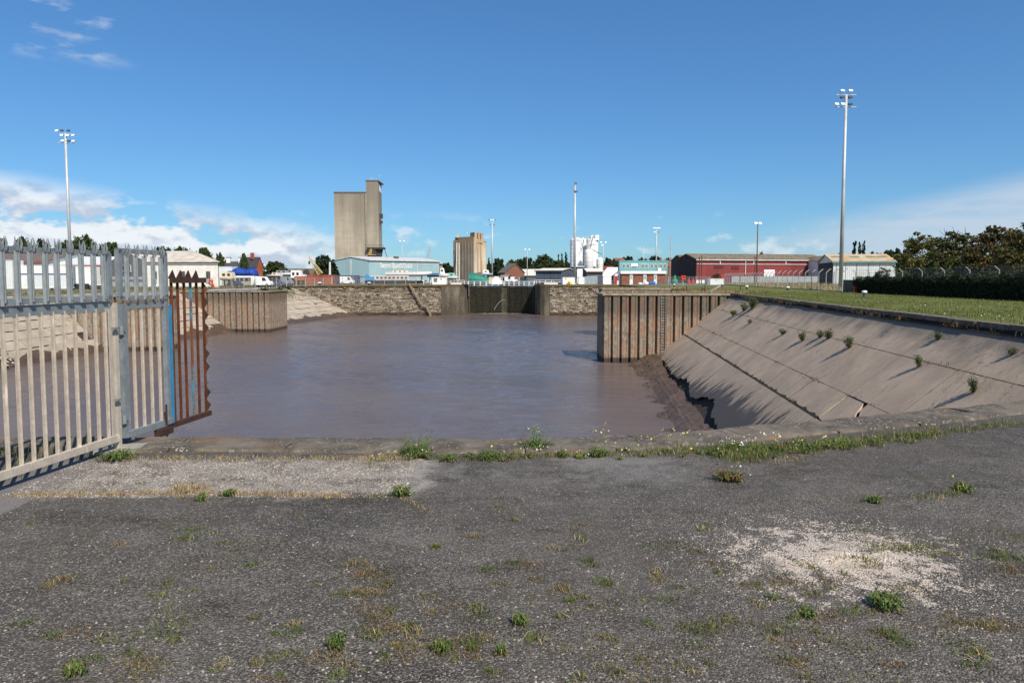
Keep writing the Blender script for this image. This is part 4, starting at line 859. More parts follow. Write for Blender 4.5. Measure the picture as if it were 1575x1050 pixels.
# blue shipyard shed with lettering
p0 = P2(568, 250); p1 = P2(675.5, 271); pg = P2(513.5, 255)
d = p1-p0; L = d.length; gw_ = (p0-pg).length
t = thing('shipyard_shed', 'pale blue shipyard shed with white lettering in front of the tall silo', 'warehouse', p0, math.atan2(d.y, d.x))
inv = Vector((pg.x-p0.x, pg.y-p0.y)); a = -math.atan2(d.y, d.x); gx, gy = inv.x*math.cos(a)-inv.y*math.sin(a), inv.x*math.sin(a)+inv.y*math.cos(a)
e, rz_ = 7.9, 9.2
c_ = MB(); bs_ = [(0, 0), (L, 0), (L+gx, gy), (gx, gy)]; m0 = (gx*.5, gy*.5); m1 = (L+gx*.5, gy*.5)
c_.add([(x, y, 0) for x, y in bs_]+[(x, y, e) for x, y in bs_]+[(m0[0], m0[1], rz_), (m1[0], m1[1], rz_)], [(0, 1, 5, 4), (1, 2, 6, 9, 5), (2, 3, 7, 6), (3, 0, 4, 8, 7), (4, 5, 9, 8), (8, 9, 6, 7)])
part('wall', c_, bluec, t); ex = Vector((gx, gy)).normalized()
for sgn, (b0, b1) in ((1, ((0, 0), (L, 0))), (-1, ((gx, gy), (L+gx, gy)))):
    o_ = ex*(-.4*sgn); c_ = MB(); q = [(b0[0]+o_.x-.3, b0[1]+o_.y, e+.02), (b1[0]+o_.x+.3, b1[1]+o_.y, e+.02), (m1[0]+.3, m1[1], rz_+.04), (m0[0]-.3, m0[1], rz_+.04)]
    c_.add(q+[(x, y, z+.35) for x, y, z in q], [(3, 2, 1, 0), (4, 5, 6, 7), (0, 1, 5, 4), (1, 2, 6, 5), (2, 3, 7, 6), (3, 0, 4, 7)]); part('roof_slope', c_, gutm, t)
panel(t, -.3, L+.3, e-.35, e-.08, dkgut, 'gutter', -.1)
for f in (.33, .67): panel(t, L*f-.15, L*f+.15, .2, e-.4, gutm, 'downpipe', -.02)
gnx = Vector((ex.y, -ex.x)) if ex.y < 0 else Vector((-ex.y, ex.x)); gn = Vector((-ex.y, ex.x)); gn = gn if gn.x < 0 else -gn
def gpanel(f0, f1, z0, z1, mat, name, off=.08):
    c_ = MB(); a1 = Vector((gx, gy))*f0+gn*off; b1 = Vector((gx, gy))*f1+gn*off; a2 = a1-gn*.07; b2 = b1-gn*.07
    c_.add([(a1.x, a1.y, z0), (b1.x, b1.y, z0), (b1.x, b1.y, z1), (a1.x, a1.y, z1), (a2.x, a2.y, z0), (b2.x, b2.y, z0), (b2.x, b2.y, z1), (a2.x, a2.y, z1)], [(0, 1, 2, 3), (7, 6, 5, 4), (0, 4, 5, 1), (1, 5, 6, 2), (2, 6, 7, 3), (3, 7, 4, 0)]); part(name, c_, mat, t)
gpanel(.485, .53, 2.2, 8.4, gutm, 'door_track'); gpanel(.02, .98, 1.9, 2.15, dkgut, 'door_sill')
fc = bpy.data.curves.new('sign_lettering', 'FONT'); fc.body = 'Sharpness Shipyard & Drydock'; fc.size = 2.15; fc.extrude = .05; fc.offset = .025; fc.space_character = .92
fo = bpy.data.objects.new('tmp', fc); C.objects.link(fo); bpy.context.view_layer.update()
fm = bpy.data.meshes.new_from_object(fo); C.objects.unlink(fo); bpy.data.objects.remove(fo); fm.name = 'sign_lettering'; fm.materials.clear(); fm.materials.append(white)
ws = max(v.co.x for v in fm.vertices); tx0, tx1 = L*.145, L*.60; k_ = (tx1-tx0)/ws
o = obj('sign_lettering', fm, t, (tx0, -.12, 5.35)); o.rotation_euler = (R(90), 0, 0); o.scale = (k_, 1.15, 1)
c_ = MB(); c_.box((L*.45, 4, 9.0), (1.6, 1.2, 1.6)); part('roof_vent', c_, M('dark_vent', (.10, .09, .07), None, 2), t)
# big grain silo
def streak_mat(name, base, dark, rustc=None, top=40.):
    m, nt, b = new_mat(name); P = pos(nt); s3 = N(nt, 'ShaderNodeSeparateXYZ'); Lk(nt, P, s3.inputs[0])
    v = noise(nt, pos(nt, (1, 1, .06)), .45, 8, .65); hz = noise(nt, pos(nt, (.04, .04, 1)), .9, 6, .7); n = noise(nt, P, .12, 7, .6)
    c = mixc(nt, smooth(nt, math_n(nt, 'MULTIPLY_ADD', v, .5, math_n(nt, 'MULTIPLY', n, .5)), .36, .62), base, dark)
    c = mixc(nt, math_n(nt, 'MULTIPLY', smooth(nt, hz, .5, .62), .35), c, dark)
    up = math_n(nt, 'MULTIPLY', smooth(nt, math_n(nt, 'MULTIPLY_ADD', v, top*.45, s3.outputs[2]), top*.62, top*1.25), .72)
    c = mixc(nt, up, c, tuple(k*.55 for k in dark) if not rustc else rustc)
    if rustc: c = mixc(nt, math_n(nt, 'MULTIPLY', smooth(nt, v, .50, .62), .8), c, rustc)
    Lk(nt, c, b.inputs['Base Color']); b.inputs['Roughness'].default_value = .9; return m
silom = streak_mat('silo_concrete', (.40, .35, .275), (.28, .245, .19), top=44)
D = 330.; xa, xb, xc = X(515.6, D), X(565, D), X(583.5, D); zt = Zp(297, D); zt2 = Zp(279, D)
t = thing('grain_silo', 'tallest concrete grain silo with taller tower on its right side', 'silo', (xa, D, 0))
c_ = MB(); c_.rng(0, xb-xa, 0, 22, 0, zt); part('bin_block', c_, silom, t)
c_ = MB(); c_.rng(-.15, xb-xa+.1, -.2, 22.2, zt, zt+.6); part('parapet', c_, M('dark_parapet', (.14, .12, .09), None, 1), t)
for k in range(9): x = (xb-xa)*(k+.5)/9; c_ = MB(); c_.rng(x-.07, x+.07, -.06, 0, 0, zt-.2); part('shutter_joint', c_, silom, t)
c_ = MB(); c_.rng(xb-xa-.6, xb-xa+.3, -.5, .1, 0, zt-.3); part('downpipe', c_, M('silo_pipe', (.30, .25, .18), None, 1), t)
c_ = MB(); c_.add([(xb-xa, -.4, 12.5), (xc-xa, -.4, 12.5), (X(588.5, D+14)-xa, 14, 12.5), (xb-xa, 14, 12.5)]+[(xb-xa, -.4, zt2), (xc-xa, -.4, zt2), (X(588.5, D+14)-xa, 14, zt2), (xb-xa, 14, zt2)], [(3, 2, 1, 0), (4, 5, 6, 7), (0, 1, 5, 4), (1, 2, 6, 5), (2, 3, 7, 6), (3, 0, 4, 7)]); tw_ = part('tower', c_, silom, t)
c_ = MB(); c_.rng(xb-xa-.3, xc-xa+.2, -.6, 13, zt2, zt2+.5); part('parapet', c_, MATS['dark_parapet'], t)
for (q0, q1, w1) in ((566, 574, 3.2), (576, 582, 2.6)):
    c_ = MB(); c_.tube(((X(q0, D)+X(q1, D))/2-xa, 3, 0), ((X(q0, D)+X(q1, D))/2-xa, 3, 12.6), w1*.55, n=14); part('hopper_column', c_, M('pale_column', (.48, .43, .34), (.33, .27, .19), 1), t)
c_ = MB(); x0_, x1_ = X(566, D)-xa, X(592, D)-xa; c_.rng(x0_, x1_, -2.5, 3, 15.4, 16.2); 
for k in range(10): xx = x0_+(x1_-x0_)*k/9; c_.rng(xx-.05, xx+.05, -2.5, -2.4, 16.2, 17.4)
c_.rng(x0_, x1_, -2.5, -2.42, 17.3, 17.4); part('gallery', c_, M('dark_steelwork', (.06, .055, .05), None, 1), t)
c_ = MB(); q = X(583, D)-xa; c_.add([(q-1.3, -1, 15.3), (q+2.0, -1, 15.3), (q+.4, -1, 8.5), (q-1.3, 1, 15.3), (q+2.0, 1, 15.3), (q+.4, 1, 8.5)], [(0, 1, 2), (5, 4, 3), (0, 3, 4, 1), (1, 4, 5, 2), (2, 5, 3, 0)]); part('spout', c_, MATS['dark_steelwork'], t)
c_ = MB(); c_.bar((X(592, D)-xa, -1, 15.5), (X(604, D)-xa, -1, 5), .25, .25); part('conveyor_leg', c_, MATS['dark_steelwork'], t)
c_ = MB(); xr = X(585.5, D+5)-xa; c_.box((xr+.6, 4, 31.5), (1.8, 1.5, 2.2)); c_.box((xr+.6, 4, 28.6), (1.6, 1.4, 1.2)); part('wall_fitting', c_, MATS['dark_steelwork'], t)
c_ = MB(); c_.add([(X(583.9, D+1)-xa+.1, 1, zt2-4.3), (X(588.2, D+13)-xa+.12, 12.5, zt2-4.3), (X(588.2, D+13)-xa+.12, 12.5, zt2-1.4), (X(583.9, D+1)-xa+.1, 1, zt2-1.4)], [(0, 1, 2, 3)]); part('sign_board', c_, white, t)
c_ = MB()
for xx, hh in ((-2.8, 2), (-1.5, 1.6), (0.2, 1.3), (2.4, 3.0), (-3.3, 1.2)): c_.tube((xc-xa-1.5+xx*.8, 2, zt2+.4), (xc-xa-1.5+xx*.8, 2, zt2+.4+hh), .07, n=5); c_.box((xc-xa-1.5+xx*.8, 2, zt2+hh), (.5, .3, .4))
part('aerials', c_, steel, t)
# old silo
D = 420.; q = lambda px, dd=D: X(px, dd)
oldm = streak_mat('old_silo_grey', (.27, .24, .19), (.18, .155, .12), (.25, .16, .08), 33); creamm = streak_mat('old_silo_cream', (.58, .52, .42), (.46, .39, .28), (.34, .19, .08), 31)
t = thing('old_grain_silo', 'older ribbed silo streaked with rust, smaller than the plain one', 'silo', (q(729), D, 0))
cx0 = q(729); zl = Zp(368, D); zr = Zp(365, D)
P_l, P_m, P_r = Vector((q(698, D+10)-cx0, 10)), Vector((0, 0)), Vector((q(748, D+12)-cx0, 12))
n_ = 7
for k in range(n_):
    a = P_l+(P_m-P_l)*(k/n_); b2 = P_l+(P_m-P_l)*((k+1)/n_); m_ = (a+b2)/2; c_ = MB(); c_.box((m_.x, m_.y+.5, zl/2), ((b2-a).length*1.01, .5, zl), math.atan2((b2-a).y, (b2-a).x)); c_.box((a.x, a.y+.2, zl/2-.5), (.45, .4, zl-1), math.atan2((b2-a).y, (b2-a).x)); part('bin', c_, oldm, t)
for k in range(4):
    a = P_m+(P_r-P_m)*(k/4); b2 = P_m+(P_r-P_m)*((k+1)/4); m_ = (a+b2)/2; c_ = MB(); c_.box((m_.x, m_.y+.3, (zr-(2.6 if k == 3 else 0))/2), ((b2-a).length*1.02, .5, zr-(2.6 if k == 3 else 0)), math.atan2((b2-a).y, (b2-a).x)); c_.box((a.x, a.y+.05, (zr-3)/2), (.3, .3, zr-3), math.atan2((b2-a).y, (b2-a).x)); part('bin', c_, creamm, t)
c_ = MB(); poly = [(P_l.x, P_l.y+1), (0, .6), (P_r.x, P_r.y+.6), (P_l.x+(P_r.x-P_m.x), P_r.y+9.5)]; c_.prism(poly, 0, zl-.6, 'z'); part('core', c_, oldm, t)
c_ = MB(); c_.prism([(P_l.x+.8, P_l.y+1), (.2, .8), (3, 10), (P_l.x+3.5, 15)], zl-.5, Zp(363.5, D), 'z'); part('top_house', c_, oldm, t)
a = q(730)-cx0; b2 = q(743, D+7)-cx0; c_ = MB(); c_.prism([(a, .5), (b2, 7.5), (b2-3, 12), (a-3, 6)], zl-2, Zp(357, D), 'z'); part('tower', c_, creamm, t)
for k in range(3):
    for j in range(2): c_ = MB(); f = .35+.35*j; c_.box((a+(b2-a)*f, .5+7*f-.1, Zp(359.5+k*3, D)), (.8, .2, .8), math.atan2(7, b2-a)); part('window', c_, glass, t)
c_ = MB(); c_.box((q(703)-cx0, 9, Zp(361, D)), (1.2, 1.2, 2.5)); part('roof_vent', c_, M('cream_vent', (.6, .5, .3), None, 1), t)
c_ = MB()
for s in (-.9, .9):
    c_.bar((q(704.5)-cx0+s, -2, 0), (q(703.5)-cx0+s*.8, 6, Zp(373, D)), .45, .35)
for k in range(24): f = k/24; x = (q(704.5)-cx0)*(1-f)+(q(703.5)-cx0)*f; c_.bar((x-.9, -2+8*f, Zp(373, D)*f), (x+.9, -2+8*(f+.02), Zp(373, D)*(f+.03)), .2, .2)
part('elevator', c_, M('pale_elevator', (.55, .53, .48), None, 1), t)
# white cylindrical silos
D = 232.; wsil = Mcorr('white_silo_steel', (.78, .78, .76), (.66, .66, .64), 1.0, .45, .3); 
t = thing('cement_silos', 'group of bright white cylindrical silos with pipes beside the lock', 'silo', (X(902, D), D, 0)); x9 = X(902, D)
def cyl(pa, pb, ytop, yoff=0, z0=0, cone=0, name='silo', mat=None, sm=True):
    r = (X(pb, D)-X(pa, D))/2; cx_ = (X(pa, D)+X(pb, D))/2-x9; z = Zp(ytop, D); c_ = MB()
    rings = [[(cx_+rr_*math.cos(2*math.pi*i/28), yoff+rr_*math.sin(2*math.pi*i/28), zz) for i in range(28)] for rr_, zz in (((r*.25, z0) if cone else (r, z0)), (r, z0+cone+.01), (r, z-.25), (r*.97, z), (r*.3, z+.5))]
    c_.loft(rings); o = part(name, c_, mat or white, t, sm)
    k = 1
    while z0+cone+k*1.35 < z: b__ = MB(); b__.tube((cx_, yoff, z0+cone+k*1.35-.04), (cx_, yoff, z0+cone+k*1.35+.04), r*1.012, n=28, caps=False); part('seam', b__, M('silo_seam', (.5, .5, .5), None, 1), o); k += 1
    return cx_, r, z
cyl(877.5, 897, 367.5, 2, 2.0); cyl(896, 905, 366, 7, 2.0); cyl(903, 921.5, 367, 3, 2.0); cyl(897, 910, 386, -3.5, 3.0, 1.2); cyl(916, 926, 398, -2, 2.2, 1); cyl(886, 899, 369, 9, 2)
for pa, pb, yt in ((909, 913, 361.5), (915.5, 921.5, 361)): c_ = MB(); c_.rng(X(pa, D)-x9, X(pb, D)-x9, 1, 3.5, Zp(369, D), Zp(yt, D)); part('filter_box', c_, white, t)
c_ = MB(); x0_, x1_ = X(877, D)-x9, X(922, D)-x9
for k in range(14): xx = x0_+(x1_-x0_)*k/13; c_.rng(xx-.04, xx+.04, -1, -.92, Zp(367.5, D), Zp(364.5, D))
c_.rng(x0_, x1_, -1, -.92, Zp(364.7, D), Zp(364.2, D)); part('guard_rail', c_, gutm, t)
c_ = MB(); c_.tube((X(893, D)-x9, -1, Zp(388, D)), (X(898, D)-x9, -1, Zp(365, D)), .12, n=6); c_.tube((X(906, D)-x9, -1.5, Zp(384, D)), (X(911, D)-x9, -1.5, Zp(364, D)), .14, n=6); c_.tube((X(909, D)-x9, -4, Zp(385, D)), (X(924, D)-x9, -3, Zp(392, D)), .14, n=6); part('pipe', c_, M('pipe_grey', (.2, .2, .2), None, 1), t)
c_ = MB(); c_.rng(X(877, D)-x9, X(896, D)-x9, -.5, 6, 0, 5.3); part('base_enclosure', c_, M('enclosure_grey', (.12, .15, .19), None, 1), t)
c_ = MB(); c_.rng(X(879, D)-x9, X(897, D)-x9, -4, -.6, 5.3, 5.55); part('canopy', c_, white, t)
for xx in (897.5, 901, 906, 909.5): c_ = MB(); c_.rng(X(xx, D)-x9-.12, X(xx, D)-x9+.12, -4, -3.8, 0, 4.4); part('leg', c_, gutm, t)
# teal office over brick block
D = 171.; teal = M('teal_panels', (.17, .37, .38), (.14, .31, .33), .3, .6, bs=.05); tealf = M('teal_frame', (.22, .44, .44), None, 1, .6)
xa = X(953, 178); t = thing('teal_site_office', 'teal upper storey of stacked cabins behind the brick block', 'office', (xa, 178, 0)); L = X(1026, 178)-xa
c_ = MB(); c_.rng(0, L, 0, 3, 2.6, Zp(401.5, 178)); part('wall', c_, teal, t); c_ = MB(); c_.rng(-.15, L+.15, -.15, 3.2, Zp(401.5, 178), Zp(400.6, 178)); part('roof', c_, tealf, t)
c_ = MB(); c_.rng(-.02, L+.02, .05, 2.9, 0, 2.58); part('lower_wall', c_, M('dim_wall', (.15, .16, .16), None, 1), t)
zt_ = Zp(401.5, 178); S178 = 178/1050
for f in (0, .205, .4, .6, .79, 1): c_ = MB(); x = L*f; c_.rng(x-.07, x+.07, -.08, 0, 2.6, zt_); part('cabin_frame', c_, tealf, t)
for x0_, x1_ in ((957, 961), (963, 967), (986, 990), (991.5, 996), (1000, 1004), (1006, 1010), (1014, 1018), (1020, 1024)): window(t, (x0_+x1_)/2*S178-CX*S178-xa, Zp(409, 178), (x1_-x0_)*S178, .95, bars=1)
c_ = MB(); c_.rng((970-CX)*S178-xa, (980.5-CX)*S178-xa, -.1, -.02, Zp(412, 178), Zp(405.5, 178)); sg_ = part('sign_board', c_, white, t)
c_ = MB(); c_.rng((970.5-CX)*S178-xa, (980-CX)*S178-xa, -.13, -.11, Zp(411.5, 178), Zp(409.5, 178)); part('sign_band', c_, M('sign_blue', (.12, .16, .35), None, 1), sg_)
c_ = MB(); c_.box(((1012.5-CX)*S178-xa, -1.0, Zp(414.6, 178)), (.8, .6, .8)); part('roof_box', c_, white, t)
xa = X(956, D); L = X(1023, D)-xa; t = thing('brick_amenity_block', 'low brick block with white fascia and three pale doors below the teal cabins', 'building', (xa, D, 0)); S171 = D/1050
zf = Zp(421, D); c_ = MB(); c_.rng(0, L, 0, 5.5, 0, zf); part('wall', c_, brick, t); c_ = MB(); c_.rng(-.3, L+.2, -.4, 5.8, zf, Zp(416.8, D)); part('fascia', c_, white, t)
for x0_, x1_ in ((968, 973), (989, 994), (1005, 1010)):
    panel(t, (x0_-CX)*S171-xa, (x1_-CX)*S171-xa, .0, zf-.02, wfr, 'door_panel'); window(t, ((x0_+x1_)/2-CX)*S171-xa, 1.75, .7, .9, y=-.11, pane=M('pale_glass', (.3, .42, .45), None, 1, .2, bs=0), bars=0)
# grey sheds, white roofs, brick gable
D = 262
t, L = shed('grey_transit_shed', 'blue grey clad shed with pale roof left of the white silos', 'shed', P2(824, 215), P2(864, 212), 16, 3.9, 4.6, steelg, roofw, trim=dkgut)
for f in (.33, .56, .86): panel(t, L*f, L*f+.08, 0, 3.6, dkgut, 'sheet_joint', -.01, .03)
t, L = shed('long_white_roofed_shed', 'very long low shed with a bright cream roof beyond the lock', 'shed', P2(772, 320), P2(870, 300), 26, 2.6, 5.6, grey_pd, roofw)
panel(t, L*.03, L*.4, .2, 2.2, M('shadowed_opening', (.03, .03, .03), None, 1), 'opening')
t, L = shed('low_roofed_shed', 'low shed with a curved looking white roof right of the silos', 'shed', P2(903, 205), P2(927, 205), 14, 3.6, 4.4, steelg, white, trim=M('ochre_end', (.35, .22, .08), None, 1))
t, L = shed('white_roofed_shed', 'white sloping roofed shed beside the scrap heap', 'shed', P2(921, 240), P2(946, 236), 13, 1.2, 5.2, white, white)
t, L = shed('brick_gabled_store', 'small old red brick gabled store with slate roof beyond the mast', 'house', P2(766, 262), P2(776, 258), 9, 3.6, 7.0, brick, M('worn_slates', (.13, .115, .105), None, 1.5), ridge_at=.55)
side_panel(t, .1, 8.9, .1, 3.5, M('shaded_brick', (.075, .035, .028), None, 2), 'gable_wall'); c_ = MB(); c_.prism([(.2, 3.52), (8.8, 3.52), (4.95, 6.9)], -.1, -.04, 'x'); part('gable_wall', c_, MATS['shaded_brick'], t); window(t, L*.4, 1.9, .7, .8, bars=0)  # left gable overlaid in darkened brick, its shade painted in
t, L = shed('lean_to_shed', 'low grey lean-to at the foot of the brick gabled store', 'shed', P2(768, 250), P2(779, 249), 6, 1.7, 2.6, blackw, M('lean_roof', (.2, .2, .2), None, 1))
t, L = shed('red_roofed_house', 'house with red tiled roof among trees right of the silos', 'house', P2(931, 470), P2(944, 470), 9, 4.0, 9.5, whitew, M('red_tiles', (.24, .04, .035), None, 1)); window(t, L*.5, 2.4, 3.2, 1.2, bars=2)
t, L = shed('brown_ridge_house', 'brown roofed house high among trees behind the silos', 'house', P2(948, 620), P2(962, 622), 12, 16, 19.5, brick, M('brown_tiles', (.19, .09, .05), None, 1))
t, L = shed('terrace_houses', 'row of brick houses with brown roofs behind the teal office', 'house', P2(1010, 560), P2(1058, 555), 12, 11, 16, brick, MATS['brown_tiles'])
for f in (.12, .45, .8): c_ = MB(); c_.box((L*f, 6, 17), (1.6, 1.4, 2.4)); part('chimney', c_, brick, t)
t, L = shed('brick_end_house', 'tan brick building at the right end of the blue shed', 'building', P2(673, 330), P2(681, 334), 9, 8.0, 9, M('tan_brick', (.33, .22, .14), None, 1), slate)
for z in (2, 4.2, 6.4): window(t, L*.7, z, 1.0, 1.1, bars=0)
# white building with life ring on left bank
p0, p1 = P2(227, 134), P2(336, 133); pb = P2(168, 150)
t = thing('white_harbour_building', 'white rendered building with grey roof, dark windows and a life ring on its wall', 'building', (p0.x, p0.y, -.4), math.atan2(p1.y-p0.y, p1.x-p0.x)); L = (p1-p0).length
v = pb-p0; a = -math.atan2(p1.y-p0.y, p1.x-p0.x); gx, gy = v.x*math.cos(a)-v.y*math.sin(a), v.x*math.sin(a)+v.y*math.cos(a); e, rz_ = 5.1, 7.4
c_ = MB(); m0 = (gx*.5, gy*.5); bs_ = [(0, 0), (L, 0), (L+gx*.6, gy), (gx, gy)]
c_.add([(x, y, 0) for x, y in bs_]+[(x, y, e) for x, y in bs_]+[(m0[0], m0[1], rz_), (L+gx*.5, gy*.5, rz_)], [(0, 1, 5, 4), (1, 2, 6, 9, 5), (2, 3, 7, 6), (3, 0, 4, 8, 7), (4, 5, 9, 8), (8, 9, 6, 7)]); part('wall', c_, whitew, t)
ex = Vector((gx, gy)).normalized()
for sgn, b0, b1 in ((1, (0, 0), (L, 0)), (-1, (gx, gy), (L+gx*.6, gy))):
    o_ = ex*(-.35*sgn); c_ = MB(); qq = [(b0[0]+o_.x-.2, b0[1]+o_.y, e-.02), (b1[0]+o_.x+.2, b1[1]+o_.y, e-.02), (L+gx*.5+.0, m0[1], rz_+.05), (m0[0]-.2, m0[1], rz_+.05)]
    c_.add(qq+[(x, y, z+.14) for x, y, z in qq], [(3, 2, 1, 0), (4, 5, 6, 7), (0, 1, 5, 4), (1, 2, 6, 5), (2, 3, 7, 6), (3, 0, 4, 7)]); part('roof_slope', c_, asb, t)
panel(t, -.2, L+.2, e-.22, e-.04, dkgut, 'gutter', -.25)
S_ = 133.5/1050; lx = lambda px: (px-227)*S_
for px in (239, 284, 324): window(t, lx(px), 2.6, 7*S_, 1.55, y=-.02, frame=M('grey_frame', (.3, .3, .28), None, 1), bars=1); panel(t, lx(px)-.4, lx(px)+.4, 1.0, 1.8, M('grey_infill', (.42, .43, .42), None, 1), 'window_infill')
gn = Vector((-ex.y, ex.x)); gn = gn if gn.x < 0 else -gn
gpanel(.0+.02, .98, 2.6, 5.0, grey_pd, 'upper_render'); 
c_ = MB(); pa_, pb_ = Vector((gx, gy))*.02+gn*.08, Vector((gx, gy))*.98+gn*.08; pm_ = Vector((gx, gy))*.5+gn*.08; c_.add([(pa_.x, pa_.y, 5.0), (pb_.x, pb_.y, 5.0), (pm_.x, pm_.y, 7.3)], [(0, 1, 2)]); part('upper_render', c_, grey_pd, t)
gpanel(.38, .62, 3.2, 4.7, wfr, 'window_frame', .16); gpanel(.40, .49, 3.35, 4.6, glass, 'pane', .2); gpanel(.51, .60, 3.35, 4.6, glass, 'pane', .2); gpanel(.0, 1.0, 2.35, 2.6, M('grey_ledge', (.3, .28, .25), None, 1), 'ledge', .3)
orange = M('orange_red_plastic', (.72, .055, .02), None, 1, .45, bs=0); redp = M('red_paint', (.55, .03, .03), None, 1, .5, bs=0)
def ring_mesh(r=.36, rr_=.09):
    c_ = MB(); c_.loft([[((r+rr_*math.cos(b))*math.cos(a), rr_*math.sin(b), (r+rr_*math.cos(b))*math.sin(a)) for b in [2*math.pi*j/8 for j in range(8)]] for a in [2*math.pi*i/20 for i in range(21)]], caps=False); return c_
rm_ = ring_mesh().mesh('lifebuoy', orange, True)
o = tag(obj('lifebuoy', rm_, None, (p0.x+(p1.x-p0.x)*lx(329)/L, 132.8, Zp(432, 133))), 'orange life ring hanging on the white building wall', 'life ring')
c_ = MB(); c_.box((0, 0, 0), (.5, .3, 1.0)); tag(obj('fire_point_box', c_.mesh('fire_point_box', redp), None, (X(327, 132.7), 132.6, .0)), 'small red box at the foot of the white building below the life ring', 'box')
def ring_post(px, d, ytop, label):
    p = at(px, ytop, d=d); t = thing('lifebuoy_post', label, 'life ring', (p.x, d, 0)); c_ = MB(); c_.tube((0, 0, 0), (0, 0, p.z), .05, n=6); part('post', c_, steel, t); c_ = MB(); c_.box((0, -.08, p.z-.3), (.95, .1, .95)); part('backboard', c_, orange, t); obj('lifebuoy', rm_, t, (0, -.2, p.z-.3))
ring_post(1051, 150, 425, 'orange life ring on a post at the far end of the grass bank')
# left bank sheds behind the palisade
t, L = shed('white_trimmed_shed', 'long white clad shed with red trim and brown roof behind the palisade points', 'warehouse', P2(-60, 150), P2(75, 150), 22, 5.7, 7.6, palec, M('brown_sheet_roof', (.16, .12, .10), None, 1), trim=M('red_trim', (.42, .09, .05), None, 1), z0=-.4)
t, L = shed('rounded_white_shed', 'white clad shed with red trim whose pale roof slopes down to the right', 'warehouse', P2(76, 152), P2(156, 152), 20, 4.9, 6.9, palec, palec, trim=MATS['red_trim'], z0=-.4)
# ============================================================ YARD CLUTTER
def cont(px0, px1, d, y0, y1, label, mat, depth=2.5, name='shipping_container', cat='container', zb=0.0, rz=0, group=None, ribs=True):
    a, b2 = at(px0, y0, d=d), at(px1, y0, d=d); w_ = b2.x-a.x; z1 = a.z; z0 = max(zb, at(px0, y1, d=d).z) if y1 else zb
    t = thing(name, label, cat, (a.x, d, z0), rz, group); h = z1-z0
    c_ = MB(); c_.rng(0, w_, 0, depth, 0, h); part('body', c_, mat, t)
    c_ = MB()
    for x in (0, w_): c_.rng(x-.06, x+.06, -.04, .1, 0, h)
    c_.rng(0, w_, -.04, .1, h-.12, h+.02); c_.rng(0, w_, -.04, .1, -.02, .14); part('frame', c_, mat, t)
    return t, w_, h
bluep2 = M('deep_blue_paint', (.02, .05, .22), None, 1, .5); oxide = Mcorr('red_oxide_sheet', (.30, .075, .035), (.20, .05, .03), .4, .7); navy = Mcorr('navy_sheet', (.035, .05, .13), (.06, .06, .12), .4, .6)
creamp = M('cream_paint', (.62, .56, .42), (.5, .42, .3), 2, .6); yellow = M('yellow_paint', (.65, .42, .06), (.5, .34, .08), 2, .5); greyp = M('mid_grey_paint', (.25, .26, .27), None, 2, .6); black = M('black_paint', (.022, .022, .026), (.04, .04, .045), 1.2, .5)
t, w_, h = cont(27, 106, 128, 408, 421, 'white flat cabin with a thin blue stripe stacked on grey cladding at left', white, 3, 'portable_cabin', 'cabin', .0)
c_ = MB(); c_.rng(0, w_, -.08, -.02, -.12, .05); part('stripe', c_, bluep2, t)
t, w_, h = cont(27, 106, 128, 421.5, None, 'pale grey clad lower unit below the white striped cabin', palec, 3, 'portable_cabin', 'cabin', -.4)
for f in (.3, .55, .8): c_ = MB(); c_.rng(w_*f-.05, w_*f+.05, -.06, 0, 0, h); part('joint', c_, greyp, t)
t, w_, h = cont(0, 18, 126, 400, None, 'ribbed white container at the far left behind the first pales', palec, 3, zb=-.4)
t, w_, h = cont(107, 140, 122, 410, 436, 'white box trailer on wheels behind the palisade', white, 2.6, 'box_trailer', 'trailer')
for x in (1, 2.2, w_-1): c_ = MB(); c_.tube((x, 0, -.35), (x, .3, -.35), .42, n=14); part('wheel', c_, black, t)
t, w_, h = cont(142, 153, 125, 414, 423.5, 'bright red metal box on a cream tank left of the white building', redp, 2, 'red_box', 'box')
t, w_, h = cont(141, 154, 125, 424.5, 436, 'cream tank under a bright red box left of the white building', creamp, 2, 'cream_tank', 'tank')
t, w_, h = cont(337, 357, 150, 410, None, 'plain white container beside the blue tarpaulin', palec, 3)
t, w_, h = cont(470, 511, 178, 422.5, None, 'long red oxide container behind the wire fence', oxide, 3)
t, w_, h = cont(521, 550, 182, 423.5, None, 'navy blue container behind the small white car', navy, 3)
t, w_, h = cont(511, 520, 184, 423, None, 'short purple brown container between the red oxide and navy ones', M('purple_brown', (.12, .06, .07), None, 1), 3)
t, w_, h = cont(665, 686.5, 172, 426.5, None, 'white kiosk with a dark window and small yellow badge', white, 2.4, 'kiosk', 'kiosk')
window(t, .8, h*.62, .95, .9, pane=glass, bars=0, frame=greyp); c_ = MB(); c_.box((w_*.62, -.03, h*.78), (.4, .05, .4)); part('badge', c_, yellow, t)
t, w_, h = cont(758, 772.5, 178, 427.5, None, 'plain white cabin beside the lock gates left of the dock water', white, 2.4, 'kiosk', 'kiosk'); c_ = MB(); c_.box((w_-.2, -.04, h*.8), (.35, .06, .35)); part('badge', c_, redp, t)
t, w_, h = cont(866, 884, 172, 426.5, None, 'white cabin with yellow bags at its foot right of the lock', white, 2.4, 'kiosk', 'kiosk', rz=.0); c_ = MB(); c_.box((.7, -.04, h*.8), (.35, .06, .35)); part('badge', c_, yellow, t)
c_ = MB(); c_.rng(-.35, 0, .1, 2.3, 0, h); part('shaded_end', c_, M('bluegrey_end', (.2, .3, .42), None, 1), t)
c_ = MB(); r_ = random.Random(2)
for k in range(5): c_.box((r_.uniform(-.5, .5), r_.uniform(-.2, .2), .2+.25*(k > 2)*1.4), (.5, .4, .35), r_.uniform(0, 3))
